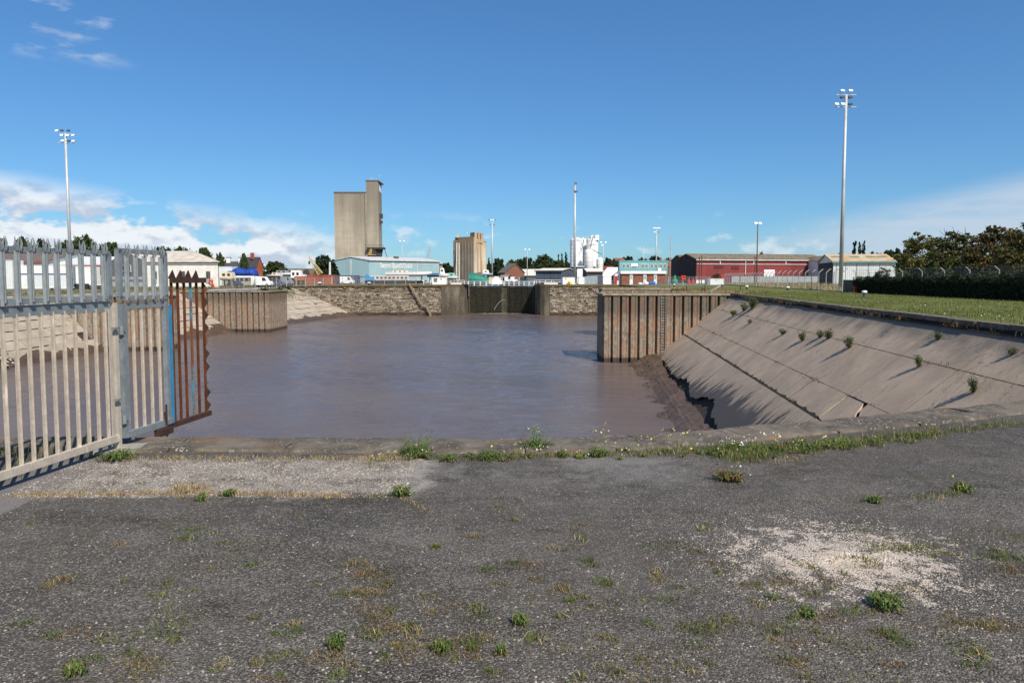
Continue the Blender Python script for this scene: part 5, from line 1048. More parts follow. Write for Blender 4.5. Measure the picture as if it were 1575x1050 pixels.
tag(obj('yellow_bags', c_.mesh('yellow_bags', M('yellow_sack', (.75, .48, .03), None, 1)), None, (X(876, 171.4), 171.4, 0)), 'heap of yellow bags against the white cabin by the mast', 'bags')
t, w_, h = cont(928, 940, 173, 424.5, None, 'white box with open frame left of the brick block', white, 2.2, 'kiosk', 'kiosk')
t, w_, h = cont(890, 899, 180, 426, None, 'small white cabin between the tall mast and the steel gates', white, 2.4, 'kiosk', 'kiosk')
t, w_, h = cont(888, 896, 205, 413, None, 'white upright unit under the silos', white, 2.4, 'kiosk', 'kiosk')
t, w_, h = cont(946, 954, 172, 421, None, 'narrow white cabin hard against the left side of the brick block', white, 2.2, 'kiosk', 'kiosk')
c_ = MB(); c_.rng(-.1, w_*.4, -.1, -.04, .1, h*.8); part('red_door', c_, redp, t)
# steel gates, palisade beyond lock
t = thing('steel_palisade_gates', 'pale blue grey sheeted gates standing open right of the white silos', 'gate', P2(900, 172), .0)
for k in range(24):
    px = 900+k*.82; a = P2(px, 172+k*.45); o_ = a-P2(900, 172); c_ = MB(); hh = 2.0+.25*(k/24); c_.box((o_.x, o_.y, hh/2), (.11, .03, hh)); part('pale', c_, M('pale_blue_steel', (.36, .43, .46), None, 1, .5), t)
c_ = MB(); a = P2(900, 172); e_ = P2(919, 183)-a
for z in (.4, 1.7): c_.bar((0, .03, z), (e_.x, e_.y, z), .05, .08)
part('rail', c_, MATS['pale_blue_steel'], t)
# chain link fences
def mesh_mat(name, col, cell=.09, thin=.16):
    m, nt, b = new_mat(name); P = pos(nt, (1, 1, 1), True); s = N(nt, 'ShaderNodeSeparateXYZ'); Lk(nt, P, s.inputs[0])
    u = math_n(nt, 'ADD', s.outputs[0], s.outputs[2]); v = math_n(nt, 'SUBTRACT', s.outputs[0], s.outputs[2])
    f = []
    for q_ in (u, v): f.append(math_n(nt, 'LESS_THAN', math_n(nt, 'FRACT', math_n(nt, 'DIVIDE', q_, cell)), thin))
    b.inputs['Base Color'].default_value = (*col, 1); Lk(nt, math_n(nt, 'MAXIMUM', f[0], f[1]), b.inputs['Alpha']); b.inputs['Roughness'].default_value = .6; return m
mesh_w = mesh_mat('wire_mesh', (.30, .31, .30), .11, .09)
postm = M('concrete_post', (.40, .41, .40), (.30, .31, .30), 3, .8)
def chain_fence(label, a, b2, h, sp, crank=0.0, side=1, mat=postm, r=.06, spur=True):
    a, b2 = Vector(a), Vector(b2); d = b2-a; L = math.hypot(d.x, d.y); t = thing('chain_link_fence', label, 'fence', a, math.atan2(d.y, d.x)); n = max(1, round(L/sp))
    c_ = MB(); c_.tube((0, 0, 0), (0, 0, h), r, n=6)
    if crank: c_.tube((0, 0, h), (0, side*crank, h+crank*.9), r*.9, n=6)
    pm = c_.mesh('post', mat)
    for k in range(n+1): obj('post', pm, t, (L*k/n, 0, 0))
    c_ = MB(); c_.add([(0, 0, .03), (L, 0, .03), (L, 0, h-.02), (0, 0, h-.02)], [(0, 1, 2, 3)]); part('mesh', c_, mesh_w, t)
    c_ = MB(); 
    for z in (.1, h*.5, h-.03): c_.tube((0, 0, z), (L, 0, z), .012, n=4)
    if crank:
        for f in (.35, .7, 1): c_.tube((0, side*crank*f, h+crank*.9*f), (L, side*crank*f, h+crank*.9*f), .01, n=4)
    part('line_wire', c_, postm, t); return t
chain_fence('chain link fence with grey posts along the yard in front of the narrowboat', (*at(511, 437, d=170).xy, 0), (*at(640, 437, d=169).xy, 0), 2.1, 2.6)
chain_fence('low wire fence in front of the boats and vans on the left', (*at(338, 442, d=136).xy, -.3), (*at(510, 438, d=168).xy, 0), 2.0, 3.2)
chain_fence('crank topped chain link fence running out from the grey hut toward the grass bank', (*P2(1114, 172).xy, 0), (*P2(1196, 112).xy, 0), 2.3, 3.0, .5, 1)
chain_fence('crank topped chain link fence in front of the dry field up to the dark wall', (*P2(1196, 112).xy, 0), (*P2(1296, 82).xy, 0), 2.35, 3.0, .55, 1)
chain_fence('chain link fence of cranked posts above the ivy covered wall', (*(P2(1308, 84)+Vector((.9, .6, 0))).xy, 0), (*(P2(1580, 50)+Vector((.9, .6, 0))).xy, 0), 2.3, 4.2, .38, -1, r=.045)
chain_fence('short wire fence left of the grey hut at the end of the grass', (*P2(1028, 168).xy, 0), (*P2(1092, 166).xy, 0), 2.0, 3.3)
# hut and dry field
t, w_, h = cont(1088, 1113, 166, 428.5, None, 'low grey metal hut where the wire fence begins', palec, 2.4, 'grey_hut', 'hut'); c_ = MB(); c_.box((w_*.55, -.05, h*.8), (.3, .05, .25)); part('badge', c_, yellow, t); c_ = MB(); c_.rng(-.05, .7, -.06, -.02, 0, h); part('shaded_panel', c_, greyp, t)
c_ = MB(); c_.rng(0, 28, 0, 1, 0, 2.1); tag(obj('grey_block_wall', c_.mesh('grey_block_wall', M('grey_block', (.38, .40, .41), (.28, .3, .3), .5)), None, (*P2(1125, 195).xy, 0)), 'low pale grey wall with openings below the red warehouse', 'wall')
dp = [at(1118, 437, z=.03), at(1196, 442, z=.03), at(1296, 449, z=.03), (75, 85, .03), (95, 190, .03), (60, 190, .03)]
struct('dry_field', MB().add([(52.5, 172, .1), (43, 113, .1), (40, 83, .1), (62, 80, .1), (95, 180, .1), (60, 186, .1)], [(0, 1, 2, 3, 4, 5)]), dry_m)
# dark boundary wall under ivy
wa, wb = P2(1297, 80), P2(1600, 47.5); d = wb-wa; L = d.length
t = thing('boundary_wall', 'dark stone boundary wall along the back of the grass bank', 'wall', wa, math.atan2(d.y, d.x)); c_ = MB(); c_.rng(0, L, 0, .4, -.1, 1.35); part('wall', c_, M('shaded_stone', (.13, .12, .10), (.07, .065, .055), 2, .95, bs=.6, bd=.05), t)
for k in range(int(L/1.5)): c_ = MB(); c_.rng(k*1.5+.01, k*1.5+1.49, -.05, .45, 1.35, 1.45); part('coping_stone', c_, M('wall_coping', (.16, .15, .13), None, 2), t)
c_ = MB(); c_.box((0, 0, .35), (.35, .3, .8)); tag(obj('red_box', c_.mesh('red_box', redp), None, (*P2(1316, 76).xy, .0)), 'small red box in front of the dark wall by the tallest mast', 'box')
# buoys, red bins
for px, y0, d, m_, lab in ((1038, 423, 172, M('green_buoy', (.02, .25, .16), None, 1), 'green navigation buoy standing on the quay right of the brick block'), (1059.5, 427, 176, redp, 'red round topped bin right of the orange life ring'), (1066, 428, 176, redp, 'smaller red bin right of the round topped one')):
    p = at(px, y0, d=d); c_ = MB(); r_ = .8 if px == 1038 else .45; c_.loft([[(r_*q_*math.cos(2*math.pi*i/12), r_*q_*math.sin(2*math.pi*i/12), z) for i in range(12)] for q_, z in ((.9, 0), (1, .3), (1, p.z*.45), (.45, p.z*.55), (.3, p.z))]); tag(obj('buoy' if px == 1038 else 'bin', c_.mesh('buoy', m_), None, (p.x, d, 0)), lab, 'buoy' if px == 1038 else 'bin')
# bollards
wh = white
def bollard(px, py, label, h=.62, r=.17, z=0):
    p = at(px, py, z=z); t = thing('bollard', label, 'bollard', (p.x, p.y, z), 0, 'white topped mooring bollards'); c_ = MB()
    c_.loft([[(q*r*math.cos(2*math.pi*i/12), q*r*math.sin(2*math.pi*i/12), zz*h) for i in range(12)] for q, zz in ((1.25, 0), (1.25, .08), (.9, .12), (.85, .62))]); part('stem', c_, black, t, True)
    c_ = MB(); c_.loft([[(q*r*math.cos(2*math.pi*i/12)-(.04), q*r*math.sin(2*math.pi*i/12), zz*h) for i in range(12)] for q, zz in ((.9, .6), (1.35, .68), (1.4, .86), (1.0, .98), (.3, 1.0))]); part('head', c_, wh, t, True)
bollard(1111, 441, 'white topped bollard on the grass nearest the grey hut', .62, .19); bollard(1149, 445.5, 'white topped bollard between the grey hut and the thick mast', .6, .17); bollard(1212, 447, 'white topped bollard in the grass in front of the dry field', .55, .18); bollard(1330, 457, 'white topped bollard nearest the viewer in front of the dark wall', .58, .16)
bollard(1037, 441, 'small white topped bollard at the far end of the grass', .5, .2); bollard(1246, 433+13, 'white topped bollard at the foot of the wire fence', .3, .1)
bollard(492, 438.6, 'black and white bollard on the far quay left of the small white car', .7, .3); bollard(568, 438.5, 'black and white bollard on the far quay before the narrowboat', .7, .3); bollard(80, 447.5, 'white topped bollard behind the palisade on the left bank', .7, .25, -.4)
# vehicles
def car(px0, px1, d, label, mat, kind='car', rz=0, zb=0., name='parked_car'):
    a, b2 = X(px0, d), X(px1, d); L = b2-a; t = thing(name, label, 'van' if kind == 'van' else 'car', ((a+b2)/2, d, zb), rz, 'vehicles parked in the yard'); s = L/4.3; W = 1.75
    if kind == 'van': pr = [(-2.15, .35), (2.1, .35), (2.15, .8), (1.95, 1.15), (1.35, 1.25), (.85, 2.1), (.6, 2.2), (-2.05, 2.25), (-2.15, 2.0)]; gl = [(.75, 1.25), (1.3, 1.27), (.88, 1.98), (.3, 1.98), (.3, 1.25)]
    else: pr = [(-2.15, .35), (2.12, .35), (2.15, .7), (1.9, .88), (1.0, .98), (.4, 1.42), (-.2, 1.5), (-1.3, 1.48), (-1.95, 1.05), (-2.15, .95)]; gl = [(.85, .98), (.35, 1.36), (-.2, 1.43), (-1.25, 1.41), (-1.75, 1.05), (-1.3, .98)]
    k = s if kind != 'van' else s
    c_ = MB(); c_.prism([(x*k, z*max(k, .9)) for x, z in pr], -W/2, W/2); part('body', c_, mat, t)
    c_ = MB(); c_.prism([(x*k, z*max(k, .9)) for x, z in gl], -W/2-.012, W/2+.012); part('window', c_, glass, t)
    for x in (-1.35, 1.35):
        for y in (-W/2+.08, W/2-.08): c_ = MB(); c_.tube((x*k, y-.12, .32), (x*k, y+.12, .32), .33, n=14); wq = part('wheel', c_, black, t); c_ = MB(); c_.tube((x*k, y-.135, .32), (x*k, y+.135, .32), .17, n=10); part('hub', c_, greyp, wq)
    c_ = MB(); c_.rng(2.1*k, 2.2*k, -.7, -.4, .6*k, .75*k); part('headlight', c_, white, t); c_ = MB(); c_.rng(2.1*k, 2.2*k, .4, .7, .6*k, .75*k); part('headlight', c_, white, t)
    return t
car(388, 418, 146, 'white panel van behind the wire fence on the left', white, 'van', zb=-.2)
car(359, 372.5, 142, 'small dark blue hatchback behind the wire fence left of the white van', M('dark_blue_car', (.03, .05, .12), None, 1, .3), zb=-.3)
car(420, 437, 155, 'blue grey car right of the white panel van', M('blue_car', (.06, .10, .2), None, 1, .3), zb=-.1)
car(433, 450, 160, 'grey people carrier behind the blue grey car', M('grey_car', (.25, .27, .29), None, 1, .3), 'van')
car(524, 544.5, 174, 'small white car van in front of the navy container', white, 'van')
for px0, px1, d, lab in ((785, 796, 250, 'white van parked by the brick gabled store'), (797, 806, 252, 'grey pick up by the long cream roofed shed'), (776, 785, 246, 'small white van left of the larger white van'), (800, 809, 240, 'dark green van near the twin lamp column')):
    car(px0, px1, d, lab, M('dark_green_car', (.03, .09, .08), None, 1, .4) if 'green' in lab else greyp if 'grey' in lab else white, 'van')
# boats
def boat(px0, px1, d, ykeel, ydeck, label, hull, cabin=None, bow=1, cab=(.25, .7), cabh=.9, antifoul=None, mastl=None, name='boat', raised=0, beam=2.6, zb=0.):
    a, b2 = X(px0, d), X(px1, d); L = b2-a; z0 = max(zb+.1, Zp(ykeel, d)); z1 = Zp(ydeck, d); Hh = max(.5, z1-z0)
    t = thing(name, label, 'boat', ((a+b2)/2, d, zb), 0 if bow > 0 else math.pi, 'boats laid up in the yard'); z0 -= zb; rings = []
    for f in [0, .1, .25, .5, .7, .85, .95, 1]:
        x = -L/2+L*f; wd = beam/2*(.75+.25*math.sin(math.pi*min(f*1.2, .5)*1.0))*(1-max(0, (f-.55)/.45)**2.2*.97); kz = z0+Hh*.75*max(0, (f-.75)/.25)**2; sh = z0+Hh*(1+.12*f*f+.05*(1-f))
        rings.append([(x, -wd, sh), (x, -wd*.93, z0+(sh-z0)*.45+(kz-z0)*.3), (x, -wd*.45, kz+Hh*.08), (x, 0, kz), (x, wd*.45, kz+Hh*.08), (x, wd*.93, z0+(sh-z0)*.45+(kz-z0)*.3), (x, wd, sh)])
    c_ = MB(); c_.loft(rings); part('hull', c_, hull, t)
    if antifoul: c_ = MB(); c_.loft([[(p[0], p[1]*1.02, min(p[2], z0+Hh*.38)) for p in r] for r in rings]); part('antifouling', c_, antifoul, t)
    if cabin:
        x0_, x1_ = -L/2+L*cab[0], -L/2+L*cab[1]; zc = z0+Hh; c_ = MB(); c_.loft([[(x0_, y, zc-.1) for y in (-beam*.36, beam*.36)]+[(x0_+.1, y, zc+cabh) for y in (beam*.32, -beam*.32)], [(x1_, y, zc-.1) for y in (-beam*.34, beam*.34)]+[(x1_-.35, y, zc+cabh) for y in (beam*.3, -beam*.3)]]); cb_ = part('cabin', c_, cabin, t)
        n = max(1, int((x1_-x0_)/1.1))
        for k in range(n):
            xx = x0_+(x1_-x0_-.5)*(k+.5)/n+.15
            for s in (-1, 1): c_ = MB(); c_.box((xx, s*beam*.355, zc+cabh*.55), (.55, .07, cabh*.35)); part('window', c_, glass, t)
    if mastl: c_ = MB(); c_.tube((-L/2*mastl, -.3, z0+Hh+1.7), (L/2*mastl, -.3, z0+Hh+1.75), .09, n=6); part('mast', c_, steel, t); c_ = MB(); [c_.tube((x, -.3, z0+Hh), (x, -.3, z0+Hh+1.7), .05, n=5) for x in (-L*.4, -L*.1, L*.3)]; part('mast_crutch', c_, steel, t)
    if z0 > .5:
        c_ = MB()
        for f in (-.3, 0, .28): c_.rng(L*f-.15, L*f+.15, -.2, .2, 0, z0+.2); [c_.tube((L*f, s*1.3, 0), (L*f, s*.8, z0+Hh*.4), .06, n=5) for s in (-1, 1)]
        part('cradle', c_, M('cradle_wood', (.12, .08, .06), None, 2), t)
    return t
redh = M('red_hull', (.5, .05, .04), None, 1, .4)
boat(594, 664, 186, 425.5, 418.6, 'long white sailing yacht hull with its mast lying along the deck', white, creamp, 1, (.15, .5), .45, mastl=1.05, beam=3.2)
t = boat(562, 657, 178, 437, 431.0, 'long narrowboat with black hull and grey white cabin', black, M('faded_cabin', (.58, .56, .53), (.42, .36, .34), .8), 1, (.03, .72), 1.25, beam=2.3, name='narrowboat')
c_ = MB(); c_.add([(-16, -1.3, 1.0), (-13.5, -1.3, 1.0), (-15.9, -1.1, 2.6), (-16, 1.3, 1.0), (-13.5, 1.3, 1.0), (-15.9, 1.1, 2.6)], [(0, 1, 2), (5, 4, 3), (0, 3, 4, 1), (1, 4, 5, 2), (2, 5, 3, 0)]); o = obj('blue_tarpaulin', c_.mesh('blue_tarpaulin', M('bright_blue_sheet', (.03, .25, .55), None, 1)), None, (X(563, 176)+16, 176, .0)); tag(o, 'small bright blue sheet draped over the stern of the narrowboat', 'tarpaulin')
boat(628, 655, 173, 434.5, 431.5, 'small dark open boat with a white rim in front of the narrowboat bow', black, white, 1, (.02, .95), .12, beam=2)
boat(657, 678, 196, 426, 420.5, 'blue hulled boat between the yacht and the white kiosk', M('blue_hull', (.10, .18, .3), None, 1, .5), None)
boat(676, 690, 190, 427, 421, 'white motor cruiser behind the white kiosk', white, white, 1, (.1, .6), 1.6)
boat(686, 705, 182, 429, 425.5, 'white cruiser with pale green canopy right of the kiosk', white, M('pale_green', (.25, .5, .42), None, 1), 1, (.2, .8), 1.0)
boat(741, 758, 200, 424, 420.5, 'small white cabin boat below the red cover', M('paleblue_hull', (.45, .6, .65), None, 1), white, 1, (.1, .7), 1.0)
boat(448, 471, 168, 431.5, 427.5, 'tug like boat with white wheelhouse and red and black hull', black, white, 1, (.05, .75), 1.9, antifoul=redh, beam=3)
boat(409, 433, 166, 425.5, 422.5, 'low white hull on a stand behind the parked cars', white, creamp, -1, (.2, .6), .5)
boat(424, 449, 176, 424, 420, 'white cruiser with covered deck behind the low white hull', white, greyp, 1, (.1, .8), .7)
boat(341, 362, 141, 431, 429, 'tatty cream painted boat shell close to the white building', creamp, creamp, 1, (.05, .95), 1.2, zb=-.3)
t, w_, h = cont(448, 468, 172, 422, 427.5, 'white wheelhouse cabin on the tug like boat', white, 2, 'wheelhouse', 'cabin')
for k in range(4): window(t, w_*(k+.5)/4, h*.5, .45, .55, bars=0, frame=white)
t, w_, h = cont(453, 468, 166, 425, 431, 'orange brown deckhouse in front of the white wheelhouse', M('orange_brown', (.38, .12, .06), None, 1), 2, 'deckhouse', 'cabin')
# draped boats
def drape(px0, px1, d, ytop, label, mat, humps, zb=0., y_base=None, W=3.2, name='covered_boat'):
    a, b2 = X(px0, d), X(px1, d); L = b2-a; zt = Zp(ytop, d)-zb; z0 = (Zp(y_base, d)-zb) if y_base else .0; c_ = MB(); rings = []; n = 30
    for i in range(n+1):
        f = i/n; h = np.interp(f, [u for u, _ in humps], [v for _, v in humps]); z1 = z0+(zt-z0)*h*(1+.02*math.sin(f*40)); w_ = W/2*(.6+.4*min(1, h))
        rings.append([(a+L*f, d-w_, z0), (a+L*f, d-w_*(.95+.05*math.sin(f*55)), z0+(z1-z0)*.5), (a+L*f, d-w_*.6, z0+(z1-z0)*.88), (a+L*f, d, z1), (a+L*f, d+w_*.6, z0+(z1-z0)*.85), (a+L*f, d+w_, z0)])
    c_.loft(rings); o = obj(name, c_.mesh(name, mat, True), None, (0, 0, zb)); tag(o, label, 'covered boat'); return o
drape(352, 396, 148, 411, 'big boat under a bright blue tarpaulin beyond the low white fence', M('royal_blue_tarp', (.012, .06, .33), (.008, .035, .22), 1.2, .5, bs=.6, bd=.15), [(0, .55), (.15, .6), (.25, .95), (.42, 1.0), (.55, .82), (.62, .78), (.72, .88), (.85, .92), (.95, .8), (1, .3)], 0, 424)
drape(721, 751, 184, 419.5, 'boat under a teal green tarpaulin left of the dock water', M('teal_tarp', (.01, .19, .14), (.008, .13, .10), 1, .5, bs=.4, bd=.1), [(0, .95), (.3, 1), (.7, .8), (1, .55)], 0, None)
drape(727, 756, 205, 418.5, 'curved red brown cover behind the teal tarpaulin', M('redbrown_tarp', (.30, .06, .04), None, 1), [(0, .6), (.4, 1), (.8, .8), (1, .4)], 0, 424)
for k in range(3): 
    px = (742, 752, 760)[k]; cont(px, px+7, 188+k*3, 427-k, None, ('small grey boat locker behind the lock railings', 'pale locker right of the teal tarpaulin', 'white locker below the red cover')[k], (greyp, creamp, white)[k], 2, 'locker', 'locker')
# low white sided shed behind the vans
t, w_, h = cont(340, 390, 152, 424.5, None, 'long low building with white fascia and dark openings under the blue tarpaulin', M('pale_block', (.40, .37, .31), None, 1), 4, 'low_shed', 'shed')
c_ = MB(); c_.rng(-.1, w_+.1, -.12, -.02, h-.35, h+.05); part('fascia', c_, white, t)
for k in range(7): c_ = MB(); c_.rng(w_*k/7+.1, w_*(k+1)/7-.1, -.08, .0, h-1.1, h-.42); part('opening', c_, glass, t)
# crane jibs
def jib(px0, y0, px1, y1, d, label, mat, w0=.9, w1=.35):
    p, q = at(px0, y0, d=d), at(px1, y1, d=d); t = thing('crane', label, 'crane', (p.x, d, 0)); c_ = MB(); dv = q-p; n = 14
    ax = dv.normalized(); s = Vector((ax.z, 0, -ax.x)); y = Vector((0, 1, 0)); base = Vector((0, 0, p.z))
    cs = []
    for i in range(n+1):
        f = i/n; w_ = w0*(1-f)+w1*f; c0 = base+dv*f; cs.append([c0+s*w_/2+y*w_/2, c0-s*w_/2+y*w_/2, c0-s*w_/2-y*w_/2, c0+s*w_/2-y*w_/2])
    for i in range(n):
        for k in range(4): c_.tube(cs[i][k], cs[i+1][k], .07, n=4); c_.tube(cs[i][k], cs[i+1][(k+1) % 4], .045, n=4)
    part('jib', c_, mat, t); c_ = MB(); c_.box((.3, .5, p.z*.45), (2.4, 2.2, p.z*.9)); part('cab', c_, mat, t); return t, base+dv
t, tip = jib(493, 421.5, 475.5, 395, 186, 'cream yellow lattice crane jib leaning left above the red container', M('cream_yellow', (.62, .50, .24), None, 1), 1.2, .3)
c_ = MB(); c_.tube(tip, tip-Vector((0, 0, 1.2)), .04, n=4); c_.box(tip-Vector((0, 0, 1.6)), (.4, .4, .8)); part('hook_block', c_, dkst, t)
jib(569, 391.5, 571, 383, 300, 'short yellow and white crane jib at the foot of the silo', yellow, 1.2, .5)
jib(659, 399, 661.5, 377, 330, 'pale lattice crane jib rising behind the blue shed', steel, 1.6, .7)
jib(507.5, 424, 507.5, 403, 195, 'thin upright white derrick left of the blue shed', white, .35, .25)
# scrap heap
c_ = MB(); r_ = random.Random(9)
for k in range(420):
    f = r_.random(); x = (f-.3)*9; hmax = 4.6*max(0, min(1, (f)*2.2))*(1 if f < .75 else (1-f)*4); c_.box((x, r_.uniform(-1, 1), r_.random()*hmax), (r_.uniform(.2, .9), r_.uniform(.2, .6), r_.uniform(.1, .5)), r_.uniform(0, 3))
o = obj('scrap_heap', c_.mesh('scrap_heap', M('dark_scrap', (.05, .045, .045), (.14, .12, .11), 1.5, .8, lo=.45, hi=.6)), None, (X(946, 200), 200, 0)); tag(o, 'dark heap of scrap metal between the white roofs and the teal office', 'scrap heap')
for k, (px, c3, lab) in enumerate(((985, white, 'white sack lying left of the blue bags at the brick block'), (994, white, 'plump white sack by the brick block'), (1001, M('blue_bag', (.03, .15, .55), None, 1), 'blue bag leaning by the third pale door'), (1005, M('blue_bag', (.03, .15, .55), None, 1), 'larger blue bag by the third pale door'), (1013, MATS['blue_bag'], 'flat blue bag at the right end of the bag row'))):
    c_ = MB(); hh = (.5, .7, .6, .8, .3)[k]; c_.loft([[(.55*q*math.cos(2*math.pi*i/10)*(1+.2*math.sin(i*3+k)), .35*q*math.sin(2*math.pi*i/10), z*hh) for i in range(10)] for q, z in ((.9, 0), (1.05, .3), (.9, .75), (.3, 1))]); tag(obj('sack', c_.mesh('sack', c3, True), None, (X(px, 169.5), 169.5, 0)), lab, 'bag')
# low timber beams and white blocks along the lock
for px0, px1, d, lab in ((694, 710, 169, 'white balance beam with red marks left of the lock'), (837, 858, 171, 'white balance beam right of the lock'),): 
    a, b2 = X(px0, d), X(px1, d); c_ = MB(); c_.rng(0, b2-a, 0, .4, 0, .35); tag(obj('white_beam', c_.mesh('white_beam', white), None, (a, d, .05)), lab, 'beam')
# houses beyond, left
t, L = shed('white_cottage_row', 'white cottages with grey slate roof and white chimneys among trees at left', 'house', P2(343, 296), P2(393, 296), 9, 4.6, 8.6, whitew, slate)
for f in (.06, .44, .84): c_ = MB(); c_.box((L*f, 4.5, 8.9), (1.7, 1.4, 3.0)); part('chimney', c_, white, t); c_ = MB(); c_.box((L*f, 4.5, 10.5), (1.9, 1.6, .2)); part('chimney_cap', c_, slate, t)
for f in (.2, .55, .7, .8, .92): window(t, L*f, 3.6, 1.0, 1.6, bars=0)
t, L = shed('red_brick_house', 'red brick gable ended house right of the white cottages', 'house', P2(394.5, 280), P2(405, 284), 9, 6.0, 10.0, M('bright_brick', (.34, .09, .045), None, 1), slate, 'gable'); c_ = MB(); c_.box((1.5, 3, 10.6), (1.1, 1.1, 2.6)); part('chimney', c_, MATS['bright_brick'], t); window(t, L*.5, 2.4, 1.2, 1.2, bars=0)
t, L = shed('brown_tiled_houses', 'brown tiled houses with small gables left of the dark tree clump', 'house', P2(441, 300), P2(480, 300), 10, 2.6, 5.6, brick, M('dull_brown_tiles', (.13, .11, .085), None, 1))
for f in (.32, .75): c_ = MB(); c_.prism([(L*f-2.6, 2.2), (L*f+2.6, 2.2), (L*f, 5.4)], -.6, 4); part('gable', c_, M('dark_timber', (.06, .045, .04), None, 1), t)

# ============================================================ TREES
def crown_mesh(name, n, lobes, cols, size, inner=.25, seed=1, clump=60):
    """leaf clumps through the crown's volume (unit-ish space)"""
    rg = np.random.default_rng(seed); Ps = []; w_ = np.array([l[3] for l in lobes])**2; w_ /= w_.sum()
    nc = n//clump
    for _ in range(nc):
        l = lobes[rg.choice(len(lobes), p=w_)]; v = rg.normal(size=3); v /= np.linalg.norm(v); r = (rg.random()**.42)*l[3]
        c0 = np.array(l[:3])+v*r*np.array([1, 1, .85]); sz = l[3]*.26*rg.uniform(.5, 1.3); Ps.append(c0+rg.normal(size=(clump, 3))*sz*np.array([1, 1, .7])*.6)
    P = np.concatenate(Ps); V, Tt, Cc = leaves(P, size, cols, .8, .3)
    tone = np.repeat(rg.uniform(.6, 1.35, (nc, 1)), clump, 0); Cc = Cc*np.repeat(tone, 4, 0)
    return tri_mesh(name, V, Tt, Cc, leaf_m)
GREEN = [(.040, .062, .018), (.055, .080, .022), (.032, .050, .016), (.07, .085, .026)]; DARKG = [(.018, .034, .014), (.024, .042, .016), (.014, .026, .012)]
OLIVE = [(.13, .125, .035), (.10, .11, .028), (.17, .14, .045), (.06, .08, .022)]; RUSS = [(.11, .065, .025), (.15, .065, .025), (.07, .085, .022), (.085, .10, .028), (.05, .07, .02)]
round_l = [(0, 0, .22, .36), (-.3, 0, .2, .28), (.3, 0, .2, .28), (0, 0, .55, .42), (-.3, .05, .45, .3), (.32, -.1, .42, .3), (.1, .1, .75, .26), (-.15, -.2, .68, .24), (.25, .2, .6, .25), (-.38, .1, .3, .22), (.4, 0, .26, .22)]
tall_l = [(0, 0, z, .13*(1.2-abs(z-.45))) for z in np.linspace(.15, .95, 9)]
wide_l = [(x, .1*math.sin(x*9), .42+.15*math.cos(x*5), .24) for x in np.linspace(-.8, .8, 10)]+[(-.4, 0, .62, .2), (.35, 0, .66, .2)]
conif_l = [(0, 0, z, .30*(1.05-z)+.03) for z in np.linspace(.12, .97, 10)]
CR = [crown_mesh('crown', 14000, round_l, GREEN, .085, seed=s) for s in (1, 2)]+[crown_mesh('crown', 14000, round_l, DARKG+GREEN[2:3], .085, seed=3), crown_mesh('crown', 6000, tall_l, DARKG, .06, seed=4), crown_mesh('crown', 14000, wide_l, GREEN, .085, seed=5), crown_mesh('crown', 12000, round_l, OLIVE, .075, seed=6), crown_mesh('crown', 9000, conif_l, DARKG, .08, seed=7)]
def trunk_mesh(h=.5, r=.035):
    c_ = MB(); c_.tube((0, 0, -.02), (.02, 0, h*.6), r, r*.7, 8); c_.tube((.02, 0, h*.6), (-.1, .05, h*1.1), r*.6, r*.25, 6); c_.tube((.02, 0, h*.55), (.16, -.06, h*1.15), r*.55, r*.2, 6); c_.tube((.02, 0, h*.6), (.02, .02, h*1.5), r*.55, r*.2, 6); return c_.mesh('trunk', bark_m)
TR = trunk_mesh(); KNAME = {0: 'broad_tree', 1: 'broad_tree', 2: 'dark_tree', 3: 'poplar_tree', 4: 'hedgerow_tree', 5: 'olive_tree', 6: 'conifer_tree'}
def tree(pxl, pxr, ytop, d, kind, label, group=None, zb=0., wide=None, ybase=None):
    x0, x1 = X(pxl, d), X(pxr, d); zt = Zp(ytop, d)-zb; t = thing(KNAME[kind], label, 'tree', ((x0+x1)/2, d, zb), random.uniform(0, 6.28) if kind != 4 else random.choice((0, math.pi)), group)
    W = (x1-x0); nw = {0: 1.3, 1: 1.3, 2: 1.3, 3: .3, 4: 2.0, 5: 1.3, 6: .62}[kind]
    o = obj('crown', CR[kind], t); o.scale = (W/nw, W/nw, zt/.98); o = obj('trunk', TR, t); o.scale = (W/nw, W/nw, zt*.9); return t
